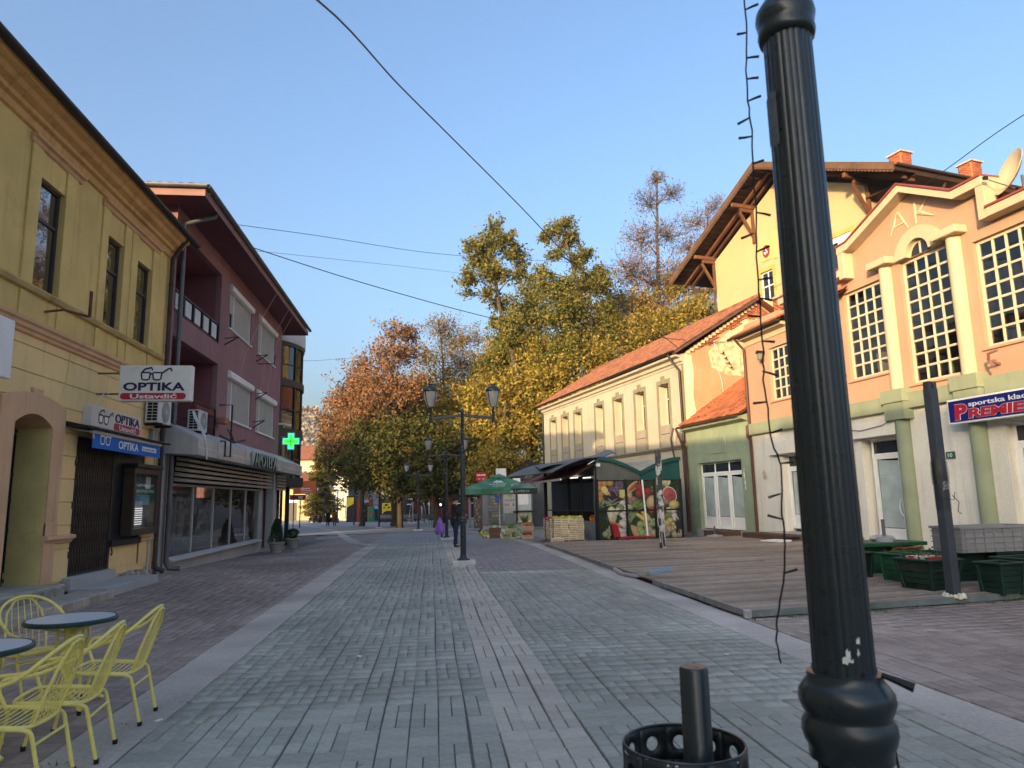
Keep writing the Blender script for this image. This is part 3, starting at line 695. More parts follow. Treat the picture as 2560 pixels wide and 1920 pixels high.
glasses(s2, 14.68, 3.24, .62, -.176, M('sign_black', (.02, .02, .022), .5), mVin, .06)

s1 = thing('projecting_sign', 'large white optician sign projecting from the ochre house on brackets', 'sign', (-6.65, 14.92, 0), 0)
bx_ = MB().box(.45, 1.84, -.09, .09, 3.70, 4.43).build('box', mSignW, s1, bevel=.012)
text('OPTIKA', .54, 1.72, 3.91, 4.08, -.091, mNavy, s1, bold=.028, ext=.01)
MB().prism([(.54, 3.735), (1.70, 3.735), (1.745, 3.77), (1.745, 3.835), (1.70, 3.865), (.54, 3.865), (.495, 3.835), (.495, 3.77)], -.098, -.091).build('red_bar', mRed, s1)
text('Ustavdić', .68, 1.58, 3.75, 3.853, -.099, mVin, s1, bold=.025, ext=.003)
glasses(s1, .84, 4.11, .58, -.1, mNavy, mVin, .062)
for z in (4.28, 3.86): MB().beam((0, 0, z), (.46, 0, z), .03, .035).build('bracket', mZinc, s1, bevel=.004)
pipe(s1, 'cable', [(.02, -.02, 3.6), (.1, -.03, 3.78), (.18, -.03, 3.9), (.25, -.02, 3.86)], .012, mWhite, 6)
# edge of a white sign board at the picture border
e = thing('white_board_sign', 'white board mounted on the ochre wall above the arched door', 'sign', (-6.65, 0, 0), R(90))
MB().box(10.4, 11.35, -.35, -.25, 3.55, 4.45).build('board', mWhite, e, bevel=.01); MB().box(10.9, 11.0, -.25, 0, 3.9, 4.0).build('bracket', mZinc, e)

# ---------------------------------------------------------------- plum building with the pharmacy
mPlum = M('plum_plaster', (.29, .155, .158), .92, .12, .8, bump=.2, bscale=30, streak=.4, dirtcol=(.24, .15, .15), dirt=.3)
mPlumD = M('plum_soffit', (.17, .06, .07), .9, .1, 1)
pb = thing('plum_building', 'three-storey plum coloured building with pharmacy and deep overhanging eaves', 'building', (-6.6, 18.6, 0), R(90))
Y0 = 18.6
SH = [(23.7, 26.6, 7.4, 8.85), (27.7, 30.7, 7.4, 8.88), (23.85, 26.95, 4.40, 5.97), (27.8, 30.95, 4.38, 5.95)]
SHl = [(a - Y0, b - Y0, c, d) for a, b, c, d in SH]
LOG = [(.12, 4.12, 6.62, 8.88), (.12, 4.12, 3.5, 5.98)]
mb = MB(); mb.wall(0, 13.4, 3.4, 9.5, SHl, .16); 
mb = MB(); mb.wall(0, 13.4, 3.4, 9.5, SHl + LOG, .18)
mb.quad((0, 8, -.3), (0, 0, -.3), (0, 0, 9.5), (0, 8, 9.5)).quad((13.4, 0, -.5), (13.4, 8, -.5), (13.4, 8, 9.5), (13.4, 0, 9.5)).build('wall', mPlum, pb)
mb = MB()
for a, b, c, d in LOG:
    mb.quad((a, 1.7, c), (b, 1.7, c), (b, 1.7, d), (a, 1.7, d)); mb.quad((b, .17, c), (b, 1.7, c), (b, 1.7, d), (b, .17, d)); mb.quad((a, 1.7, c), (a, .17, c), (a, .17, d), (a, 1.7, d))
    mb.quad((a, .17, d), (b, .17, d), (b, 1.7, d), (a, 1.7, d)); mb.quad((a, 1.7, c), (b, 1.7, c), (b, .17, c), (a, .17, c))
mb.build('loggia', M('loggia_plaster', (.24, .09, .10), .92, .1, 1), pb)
mb = MB().box(.35, 1.2, 1.62, 1.69, 3.55, 5.6).box(1.5, 3.6, 1.62, 1.69, 4.2, 5.6); mb.build('loggia_door', M('mustard_door', (.30, .2, .03), .7, .1), pb)
rl = MB().box(.12, 4.1, .03, .07, 7.22, 7.27).box(.12, 4.1, .03, .07, 6.66, 6.70)
for i in range(6): rl.box(.12 + i * .79, .17 + i * .79, .02, .08, 6.62, 7.27)
rl = rl.build('railing', mBlack, pb)
for i in range(5): MB().box(.30 + i * .79, .78 + i * .79, .04, .05, 6.74, 7.17).build('pane', M('frosted_panel', (.55, .58, .58), .5, .12, 4), rl)
rl2 = MB().box(.12, 4.1, -.02, .02, 4.52, 4.56).box(.12, .17, -.02, .02, 3.5, 4.56).box(4.05, 4.1, -.02, .02, 3.5, 4.56).box(2.0, 2.05, -.02, .02, 3.5, 4.56).box(.12, 4.1, -.02, .02, 3.95, 3.98).build('railing', mBlack, pb)
MB().box(1.6, 3.2, -.22, -.05, 4.2, 4.36).build('flower_trough', M('red_trough', (.16, .02, .02), .6), pb, bevel=.02)
MB().obox((4.2, -.2, 4.2), (.42, .24, .2), None, 1.15).build('flower_basket', M('terracotta', (.40, .17, .11), .8, .15, 5), pb, bevel=.02)
mShut = M('roller_shutter_slat', (.46, .46, .43), .6, .06, 3)
for a, b, c, d in SHl:
    f = MB().box(a, b, .04, .10, c, c + .05).box(a, a + .05, .04, .10, c + .05, d).box(b - .05, b, .04, .10, c + .05, d).box(a + .62, a + .68, .04, .1, c + .05, d).build('window', mWhite, pb)
    MB().quad((a, .12, c), (b, .12, c), (b, .12, d), (a, .12, d)).build('pane', gSky, f)
    MB().prism([(.05, d - .22), (-.10, d - .20), (-.12, d - .05), (-.05, d + .03), (.05, d + .03)], a - .04, b + .04, 'x').build('shutter_box', mWhite, f, bevel=.01)
    V = MB(); z = c + .06 + (.28 if (a < 6 and c > 7) else 0)
    def slats(x0, x1, zl):
        m_ = MB(); z = zl
        while z < d - .2:
            m_.prism([(.075, z), (.062, z + .005), (.056, z + .022), (.062, z + .037), (.075, z + .04)], x0, x1, 'x'); z += .042
        return m_
    slats(a + .06, a + .61, c + .06 + (.5 if (a < 6 and c > 7) else 0)).build('shutter', mShut, f)['kind'] = 'stuff'
    slats(a + .69, b - .06, c + .06).build('shutter', mShut, f)['kind'] = 'stuff'
    MB().box(a - .05, b + .05, -.06, .06, c - .05, c).build('sill', mWhite, f, bevel=.005)
# hip roof with deep soffit
e0, e1, ep, er = -.75, 14.75, .88, 9.55
mb = MB().box(e0, e1, -ep, 8.6, 9.44, 9.56); mb.build('soffit', mPlumD, pb)
mb = MB(); mb.box(e0 - .02, e1 + .02, -ep - .03, -ep, 9.40, 9.60).box(e0 - .03, e0, -ep - .03, 8.6, 9.40, 9.60).box(e1, e1 + .03, -ep, 8.6, 9.40, 9.60); mb.build('fascia', M('rose_fascia', (.28, .16, .14), .85, .1), pb)
mb = MB(); gutter(mb, (e0 - .1, -ep - .10, 9.66), (e1 + .1, -ep - .10, 9.66), .075); gutter(mb, (e0 - .10, 8.6, 9.66), (e0 - .10, -ep - .1, 9.66), .075); mb.build('gutter', mZinc, pb)
def tiled(A, B, C, D, nrow, ncol, mat, name, parent, amp=.035, thick=.02):
    """slope of pantiles: A..B eave, D..C ridge; each tile its own curved faces, rows overlapping"""
    A, B, C, D = map(Vector, (A, B, C, D)); V = []; F = []; nrm = (B - A).cross(D - A).normalized()
    if nrm.z < 0: nrm = -nrm
    prof = [(0, 0), (.25, .9), (.5, 1.), (.75, .35), (1., 0)]
    for r in range(nrow):
        t0, t1 = r / nrow, (r + 1.12) / nrow; t1 = min(t1, 1.02)
        for c in range(ncol):
            o = len(V); jit = random.gauss(0, .004)
            for t, lift in ((t0, thick + .012), (t1, .004)):
                for u, h in prof:
                    s = (c + u * .97) / ncol; p = (A.lerp(B, s)).lerp(D.lerp(C, s), t) + nrm * (h * amp + lift + jit); V.append(tuple(p))
            n = len(prof)
            F += [(o + i, o + i + 1, o + n + i + 1, o + n + i) for i in range(n - 1)]
            # front lip
            q = len(V)
            for u, h in prof:
                s = (c + u * .97) / ncol; p = (A.lerp(B, s)).lerp(D.lerp(C, s), t0) + nrm * (h * amp * .4 - .004 + jit); V.append(tuple(p))
            F += [(q + i, q + i + 1, o + i + 1, o + i) for i in range(n - 1)]
    o = obj(name, bulk_mesh(name, np.array(V), np.array(F), [mat]), parent); o['kind'] = 'stuff'; return o
mTileD = M('dark_roof_tile', (.11, .05, .04), .85, .2, 2, island=.3)
zr = 11.2; xm = 7.0
tiled((e0 - .12, -ep - .12, 9.64), (e1 + .12, -ep - .12, 9.64), (9.6, 3.9, zr), (4.4, 3.9, zr), 14, 60, mTileD, 'roof_tiles', pb)
tiled((e0 - .12, 8.7, 9.64), (e0 - .12, -ep - .12, 9.64), (4.4, 3.9, zr), (4.4, 3.9, zr), 12, 38, mTileD, 'roof_tiles', pb)
MB().add([(e0, -ep, 9.6), (e1, -ep, 9.6), (9.6, 3.9, zr - .05), (4.4, 3.9, zr - .05), (e0, 8.6, 9.6), (e1, 8.6, 9.6)], [(0, 1, 2, 3), (4, 0, 3), (1, 5, 2), (5, 4, 3, 2)]).build('roof', mTileD, pb)
# pharmacy shop front
MB().wall(0, 13.4, -.6, 3.4, [(.68, 10.35, .30, 2.98), (10.75, 13.2, -.5, 2.9)], .25).build('shop_wall', M('grey_render', (.40, .40, .385), .85, .08, 2, streak=.15, bump=.1), pb)
fr = MB().box(.68, 10.36, .0, .07, .26, .33).box(.66, .72, 0, .07, .33, 2.2).box(10.30, 10.36, 0, .07, .33, 2.2).box(.7, 10.3, .01, .07, 2.14, 2.2)
mb = fr
D_ = [.70, 2.48, 4.39, 6.35, 8.27, 10.3]
for x in D_[1:-1]: mb.box(x - .025, x + .025, .005, .065, .33, 2.14)
sf = mb.build('shop_window', M('light_aluminium', (.5, .5, .49), .45, .05, 2, metal=.3), pb, bevel=.006)
gShop = glass_clear('shop_glass'); gPharm = glass_clear('pharmacy_glass', (.7, .74, .73), 0, .2)
for a, b in zip(D_[:-1], D_[1:]): MB().quad((a, .04, .33), (b, .04, .33), (b, .043, 2.14), (a, .043, 2.14)).build('pane', gPharm, sf)
MB().prism([(.02, .24), (-.14, .22), (-.14, .27), (.02, .33)], .62, 10.42, 'x').build('sill', M('pale_sill_metal', (.5, .5, .5), .5, .05), pb, bevel=.004)
mb = MB(); mb.box(.5, 13, 3.2, 3.3, -.3, 3.2).box(.4, .5, .26, 3.2, -.3, 3.2).box(.5, 13, .26, 3.2, 3.1, 3.2).box(.5, 10.4, .26, 3.2, -.1, .1); mb.build('shop_interior', M('shop_interior_paint', (.12, .125, .12), .9, .1, 1), pb)
for i in range(4):
    x = 1.2 + i * 2.3; c = MB().box(x, x + 1.5, 1.6, 2.0, .1, 1.9).build('shelf_unit', M('white_laminate', (.38, .38, .37), .6, .1), pb)
    for j in range(4):
        mb = MB()
        for q in range(9): mb.box(x + .08 + q * .15, x + .2 + q * .15, 1.5, 1.6, .3 + j * .4, .3 + j * .4 + random.uniform(.1, .3))
        mb.build('packages', M('package_mix', (.4, .4, .38), .6, .2, ramp=[(0, (.4, .42, .4)), (.3, (.1, .25, .18)), (.6, (.45, .2, .15)), (.85, (.15, .25, .4))]), c)
mLouv = M('taupe_louvre', (.46, .395, .32), .6, .1, 2, streak=.1)
for j in range(5):
    z = 2.26 + j * .135; MB().prism([(.02, z), (-.30, z - .035), (-.33, z + .01), (-.28, z + .045), (.02, z + .10)], .85 + .03 * j, 10.9, 'x').build('louvre', mLouv, pb, bevel=.004)
    MB().prism([(.02, z - .03), (-.30, z - .065), (-.33, z - .02), (-.28, z + .015), (.02, z + .07)], 12.0, 13.7, 'x').build('louvre', mLouv, pb, bevel=.004)
MB().box(.6, 13.3, .1, .2, 2.2, 3.0).build('louvre_backing', mVoid, pb)
MB().box(11.25, 11.55, -.32, -.02, -.6, 2.95).build('column', M('grey_render', (0, 0, 0)), pb, bevel=.01)
MB().box(12.6, 12.72, -.1, 0, -.6, 2.3).build('door_post', mLouv, pb)
ed = MB().box(10.8, 10.88, .3, .36, -.5, 2.2).box(12.2, 12.28, .3, .36, -.5, 2.2).box(10.8, 12.28, .3, .36, 2.12, 2.2).box(10.8, 12.28, .3, .36, .7, .76).build('entrance_door', M('light_aluminium', (0, 0, 0)), pb)
MB().quad((10.88, .33, .76), (12.2, .33, .76), (12.2, .33, 2.12), (10.88, .33, 2.12)).build('pane', gShop, ed)
MB().box(10.88, 12.2, .32, .34, -.5, .7).build('door_panel', M('grey_panel', (.22, .23, .23), .6), ed)
for i in range(3): MB().box(11.0, 11.5, .29, .295, .85 + i * .42, 1.15 + i * .42).build('notice', M('paper_white', (0, 0, 0)), ed)
MB().box(10.5, 12.9, -.5, .3, -.6, -.13).build('entrance_step', M('step_stone', (0, 0, 0)), pb, bevel=.01)
# metal canopy
cn = M('canopy_sheet_metal', (.52, .505, .475), .5, .08, 1.2, metal=.25, streak=.3)
MB().prism([(0, 2.92), (-.80, 2.88), (-.82, 3.06), (-.80, 3.08), (-.80, 3.30), (-.74, 3.33), (0, 3.72)], .02, 14.75, 'x').build('canopy', cn, pb, bevel=.006)
for x in (1.7, 4.6, 7.5, 10.4, 13.2): MB().prism([(-.828, 2.9), (-.828, 3.31), (-.75, 3.345), (-.01, 3.735), (-.01, 3.725), (-.8, 3.3), (-.81, 2.9)], x, x + .012, 'x').build('seam', cn, pb)
ap = MB().box(5.35, 8.75, -.88, -.83, 2.9, 3.34).build('sign_panel', M('pale_green_panel', (.42, .46, .42), .5, .05), pb)
text('APOTEKA', 5.45, 8.7, 2.86, 3.3, -.885, M('dark_green_letter', (.02, .075, .04), .5, 0), ap, bold=.03, ext=.05)
text('APOTEKA', 5.42, 8.67, 2.87, 3.31, -.94, M('letter_outline', (.75, .78, .72), .4, 0), ap, bold=-.012, ext=.012)
text('APOTEKA', 5.45, 8.70, 2.88, 3.30, -.955, M('dark_green_letter', (0, 0, 0)), ap, bold=-.035, ext=.012)
pipe(pb, 'downpipe', [(.5, -.85, 9.55), (.5, -.8, 9.35), (.28, -.12, 9.05), (.28, -.10, 8.8), (.28, -.10, .25), (.30, -.16, .10), (.34, -.42, .085)], .062, mZinc)
for z in (1.6, 4.2, 6.8): MB().lathe([(.07, -.02), (.074, 0), (.07, .02)], 12, (.28, -.10, z)).build('pipe_clip', mZinc, pb)
pipe(pb, 'conduit', [(.14, -.05, .0), (.14, -.05, 3.5)], .02, M('brown_conduit', (.16, .09, .06), .7))
for i in range(3): pipe(pb, 'cable', [(1.3, -.3, 4.0 + .02 * i), (.9, -.35 - .02 * i, 4.08), (.62, -.5 - .03 * i, 3.85), (.55, -.72 - .03 * i, 3.5), (.6, -.84, 3.1), (.68, -.84 + .01 * i, 2.8)], .014, mWhite, 6)
mCab = M('pale_cable', (.45, .42, .38), .7)
for a, b, c in ((8.0, 6.0, -.6), (10.3, 9.3, -.55), (11.2, 10.6, -.5)):
    pipe(pb, 'cable', [(a, -ep, 9.45), (a - .15, -.3, 8.2), ((a + b) / 2, -.06, 6.8), (b + .1, -.04, 5.2), (b, -.04, 4.3)], .008, mCab, 5)
for x, z in ((4.7, 6.72), (9.0, 5.55), (8.75, 4.45), (8.9, 7.0)):
    MB().beam((x, 0, z), (x + .05, -.42, z + .28), .03, .04).beam((x, 0, z + .22), (x + .05, -.42, z + .28), .02, .03).build('iron_bracket', mBlack, pb)
MB().tube([(9.1, -.02, 6.95), (9.3, -.6, 7.0), (9.3, -.62, 7.35)], .02, 6).build('iron_bracket', mBlack, pb)
MB().tube([(2.2, -.72, 3.4), (2.2, -.86, 3.4), (2.2, -.86, 2.98), (2.75, -.86, 2.98), (2.75, -.86, 4.5), (2.75, -.5, 4.5)], .025, 6).build('balcony_post', mBlack, pb)
MB().tube([(2.9, -.5, 3.62), (3.5, -.75, 3.46), (4.2, -.9, 3.6)], .03, 6).tube([(3.5, -.75, 3.46), (3.3, -.6, 3.85)], .015, 6).tube([(3.55, -.75, 3.46), (3.6, -.6, 3.85)], .015, 6).build('flag_holder', mBlack, pb)
cm = MB().box(13.2, 13.3, -.3, 0, 5.05, 5.12).tube([(13.25, -.3, 5.06), (13.3, -.55, 5.0)], .05, 8).build('security_camera', mWhite, pb)

# pharmacy cross: lit sign on a wall arm
cr = thing('pharmacy_cross', 'glowing green pharmacy cross sign on the plum building corner', 'sign', (-6.5, 32.1, 4.34), 0)
def cross(s, w_): return [(-w_, -s), (w_, -s), (w_, -w_), (s, -w_), (s, w_), (w_, w_), (w_, s), (-w_, s), (-w_, w_), (-s, w_), (-s, -w_), (-w_, -w_)]
MB().prism([(u + .42, v) for u, v in cross(.385, .16)], -.05, .05).build('housing', M('pale_green_panel', (0, 0, 0)), cr)
MB().prism([(u + .42, v) for u, v in cross(.345, .125)], -.056, -.051).build('outer_tube', emat('led_cyan', (.03, .75, .42), .55), cr)
MB().prism([(u + .42, v) for u, v in cross(.285, .085)], -.062, -.057).build('inner_tube', emat('led_green', (.05, .8, .03), .5), cr)
MB().prism([(u + .42, v) for u, v in cross(.18, .015)], -.067, -.063).build('core_line', M('dark_green_letter', (0, 0, 0)), cr)
MB().beam((-.1, 0, 0), (.04, 0, 0), .05, .05).build('arm', mZinc, cr)

# air-conditioning outdoor units
def ac_unit(loc, label):
    t = thing('air_conditioner', label, 'air conditioner', loc, R(90), 'outdoor air-conditioning units on the left facades')
    L_ = .82 if loc[1] < 18.5 else .76
    MB().box(0, L_, -.30, 0, 0, .58).build('casing', M('ac_white', (.62, .62, .59), .5, .06, 2, dirt=.2, dirtcol=(.4, .38, .33)), t, bevel=.015, seg=2)
    n = 7
    for r_ in range(n):
        for c in range(2): MB().box(-.006, .004, -.27 + c * .115, -.17 + c * .115, .05 + r_ * .072, .105 + r_ * .072).build('louvre_slot', mVoid, t)
    MB().lathe([(.0, -.004), (.235, -.004), (.25, .004), (.25, .0)], 24, (L_ * .55, -.306, .29), rot=Matrix.Rotation(R(90), 3, 'X')).build('fan_guard', M('fan_grey', (.22, .22, .21), .6, .1), t)
    mb = MB()
    for rr in (.06, .11, .16, .21, .245): mb.tube([(L_ * .55 + rr * math.cos(a), -.315, .29 + rr * math.sin(a)) for a in np.linspace(0, 2 * math.pi, 20)[:-1]], .004, 4, closed=True)
    for a in np.linspace(0, math.pi, 9)[:-1]: mb.beam((L_ * .55 - .24 * math.cos(a), -.315, .29 - .24 * math.sin(a)), (L_ * .55 + .24 * math.cos(a), -.315, .29 + .24 * math.sin(a)), .004, .004)
    mb.build('fan_grille', M('ac_white', (0, 0, 0)), t)
    MB().lathe([(.0, 0), (.035, 0), (.03, .012), (0, .014)], 12, (L_ * .55, -.312, .29), rot=Matrix.Rotation(R(90), 3, 'X')).build('fan_hub', M('ac_white', (0, 0, 0)), t)
    for x in (.1, L_ - .15): MB().box(x, x + .05, -.36, .02, -.06, -.005).build('bracket', mBlack, t)
    return t
ac_unit((-6.33 - .30 + .02, 17.30, 3.55), 'white air conditioner unit half hidden behind the projecting optician sign')
ac_unit((-6.58, 20.12, 3.64), 'white air conditioner unit standing above the pharmacy canopy corner')

# ---------------------------------------------------------------- dark glass building with rounded bay
gb = thing('glass_bay_building', 'dark glass office building with rounded bay beyond the pharmacy', 'building', (-9.35, 35.5, 0), 0)
mAnth = M('anthracite_cladding', (.035, .038, .042), .45, .1, 3); mPale = M('pale_cladding', (.55, .55, .54), .5, .06, 2)
def ring(name, r_, z0, z1, mat, a0=-75, a1=62, parent=gb, th=.12, n=28):
    A = np.radians(np.linspace(a0, a1, n)); mb = MB(); k = n
    vs = [(rr * math.cos(a), rr * math.sin(a), z) for z in (z0, z1) for rr in (r_, r_ - th) for a in A]
    fs = []
    for i in range(k - 1): fs += [(i, i + 1, 2 * k + i + 1, 2 * k + i), (2 * k + i, 2 * k + i + 1, 3 * k + i + 1, 3 * k + i), (i + 1, i, k + i, k + i + 1)]
    fs += [(0, 2 * k, 3 * k, k), (k - 1, 2 * k - 1, 4 * k - 1, 3 * k - 1)]
    return smooth_by_angle(mb.add(vs, fs).build(name, mat, parent))
gBay = glass_dark('bay_glass', (.012, .012, .013), 1.7, .05)
for z0, z1 in ((5.1, 7.1), (7.42, 9.05), (2.85, 4.75)):
    for i in range(7):
        a0, a1 = -75 + i * 19, -75 + (i + 1) * 19; pa = ring('pane', 3.02, z0, z1, gBay, a0 + .6, a1 - .6, th=.03, n=4)
        MB().obox((3.03 * math.cos(R(a1)), 3.03 * math.sin(R(a1)), (z0 + z1) / 2), (.10, .09, z1 - z0), Matrix.Rotation(R(a1), 3, 'Z')).build('mullion', mAnth, gb)
    ring('transom', 3.04, (z0 + z1) / 2 - .12, (z0 + z1) / 2 - .06, mAnth, th=.06)
ring('spandrel', 3.12, 7.1, 7.42, mAnth); ring('spandrel', 3.12, 4.75, 5.1, mAnth); ring('spandrel', 3.10, 9.05, 9.22, mAnth); ring('parapet', 3.14, 9.22, 9.9, mPale)
ring('canopy', 3.2, 2.45, 2.85, mAnth)
MB().prism([(3.0 * math.cos(R(a)), 3.0 * math.sin(R(a))) for a in range(-80, 66, 8)] + [(-1, 2.8), (-1, -3)], 9.7, 9.8, 'z').build('roof', mAnth, gb)
MB().prism([(3.15 * math.cos(R(a)), 3.15 * math.sin(R(a))) for a in range(-80, 66, 8)] + [(-1, 2.8), (-1, -3)], 2.42, 2.5, 'z').build('soffit', mAnth, gb)
MB().box(-6, 1.35, 2.72, 3.0, -.8, 9.9).box(-6, 1.5, -3.0, 2.7, -.8, 2.42).build('wall', mAnth, gb)
MB().box(1.35, 1.55, 2.45, 3.05, 2.4, 9.5).build('corner_strip', mPale, gb)
MB().tube([(1.66, 2.92, -.6), (1.66, 2.92, 9.5)], .07, 8).build('downpipe', mBlack, gb)
for a in (-40, -5, 30): MB().obox((2.6 * math.cos(R(a)), 2.6 * math.sin(R(a)), .9), (.14, .14, 3.1)).build('column', mAnth, gb)
for a in (-52, -28, -4, 20):
    MB().obox((2.05 * math.cos(R(a)), 2.3 * math.sin(R(a)), .95), (.03, .9, 2.7), Matrix.Rotation(R(a), 3, 'Z')).build('shop_pane', gBay, gb)
MB().prism([(1.0, 3.0), (1.9, 2.4), (1.2, 2.9)], 2.4, 2.46, 'z').build('canopy_tip', mAnth, gb)

# neighbouring house out of view behind the viewpoint, added to shade the street 
nh = thing('terrace_house', 'plain two-storey terrace house beyond the ochre house', 'house', (-6.7, -10.2, 0), R(90))
MB().box(-30, 0, 0, 9, -.3, 8.6).build('wall', M('grey_render', (0, 0, 0)), nh)
MB().prism([(-.4, 8.6), (9.4, 8.6), (4.5, 10.4)], -30.3, .3, 'x').build('roof', mTileD, nh)

for i, (x0, y0, L_, D_w, H_) in enumerate(((-15.5, 41.5, 16, 10, 9.0), (-18.5, 60.5, 15, 11, 9.5))):  # hidden houses added to keep the low sun off the far square
    nh = thing('terrace_house', ['plain grey house standing behind the dark glass bay', 'plain grey house farther along behind the glass bay'][i], 'house', (x0, y0, -.5), R(100))
    MB().box(0, L_, 0, D_w, -.3, H_).build('wall', M('grey_render', (0, 0, 0)), nh); MB().prism([(-.4, H_), (D_w + .4, H_), (D_w / 2, H_ + 2.2)], -.3, L_ + .3, 'x').build('roof', mTileD, nh)
# potted evergreens at the pharmacy door
def leaf_cloud(name, fn, n, size, mat, parent, seed=0, up=.0):
    """n small leaf faces at points given by fn(rng) -> (n, 3)"""
    r = np.random.default_rng(seed); P = fn(r, n)
    a = r.normal(size=(n, 3)); a /= np.linalg.norm(a, axis=1)[:, None]; b = r.normal(size=(n, 3)); b = np.cross(a, b); b /= np.linalg.norm(b, axis=1)[:, None]
    s = size * r.uniform(.6, 1.3, n)[:, None]
    V = np.stack([P - a * s * .5, P + b * s * .28, P + a * s * .5, P - b * s * .28], 1).reshape(-1, 3)
    F = np.arange(n * 4).reshape(-1, 4)
    return obj(name, bulk_mesh(name, V, F, [mat]), parent)
mBox = M('evergreen_leaf', (.035, .065, .02), .7, .3, 6, island=.5, transl=.15)
mPot = M('cast_stone_pot', (.33, .31, .28), .9, .2, 5, bump=.7, bscale=25, dirt=.4)
def potted(loc, label, hs, conical):
    t = thing('potted_shrub', label, 'potted plant', loc, .2, 'evergreens in stone pots at the pharmacy door')
    MB().lathe([(.0, 0), (.20, 0), (.20, .05), (.19, .07), (.27, .33), (.31, .36), (.31, .42), (.26, .42), (.24, .36), (0, .36)], 20).build('pot', mPot, t, smooth=False)
    MB().tube([(0, 0, .36), (0, 0, .5)], .03, 6).build('stem', M('bark_brown', (.08, .055, .035), .9, .2, 5), t)
    def f(r, n):
        z = r.uniform(0, 1, n) ** .9; rad = (.30 * (1 - z) ** .75 + .03 if conical else .24 * np.sqrt(np.maximum(0, 1 - (2 * z - 1) ** 2)) + .02); rr = rad * np.sqrt(r.uniform(.35, 1, n)) * (1 + .12 * np.sin(9 * z + 3 * r.uniform(0, 1, n))); a = r.uniform(0, 6.283, n)
        return np.stack([rr * np.cos(a), rr * np.sin(a), .42 + z * hs], 1)
    leaf_cloud('foliage', f, 3500 if conical else 1800, .05, mBox, t, 4)
potted((-5.75, 28.1, gz(-5.75, 28.1)), 'tall cone shaped evergreen in a pale stone pot by the pharmacy', .88, True)
potted((-5.85, 31.9, gz(-5.85, 31.9)), 'small round evergreen in a pale stone pot behind the cone shrub', .40, False)
# ================================================================ right side of the street
mPeach = M('peach_plaster', (.44, .27, .175), .92, .07, .8, bump=.12, bscale=25, streak=.18, dirt=.10, dirtcol=(.55, .36, .25))
mCream = M('cream_plaster', (.50, .405, .265), .9, .06, 1.2, bump=.15, bscale=25, streak=.2, dirt=.15, dirtcol=(.55, .48, .36))
mChalk = M('chalk_plaster', (.72, .69, .61), .92, .07, .7, bump=.15, bscale=25, streak=.22, dirt=.15, dirtcol=(.42, .40, .36))
mSage = M('sage_green_paint', (.25, .285, .19), .85, .1, 1.4, bump=.1, bscale=30, streak=.25, dirt=.12, dirtcol=(.33, .38, .30))
mTerra = M('terracotta_tile', (.33, .105, .045), .85, .15, 1.5, island=.25, dirt=.2, dirtcol=(.22, .09, .06))
mTerraOld = M('old_terracotta_tile', (.26, .105, .06), .88, .2, 1.5, island=.3, dirt=.4, dirtcol=(.16, .085, .06))
mRedCap = M('red_metal_cap', (.26, .05, .04), .55, .1, 3)
mUpvc = M('white_upvc', (.82, .82, .80), .4, .04, 2)
mPaper = M('paper_behind_glass', (.62, .65, .64), .8, .16, 2.2, bump=.4, bscale=5)
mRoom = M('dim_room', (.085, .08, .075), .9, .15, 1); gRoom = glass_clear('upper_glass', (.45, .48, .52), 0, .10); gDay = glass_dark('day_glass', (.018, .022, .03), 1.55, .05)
mBrick = M('red_brick', (.38, .12, .055), .9, .12, 4, island=.3, bump=.3, bscale=40)
mMortar = M('mortar', (.42, .38, .32), .95, .15, 5)

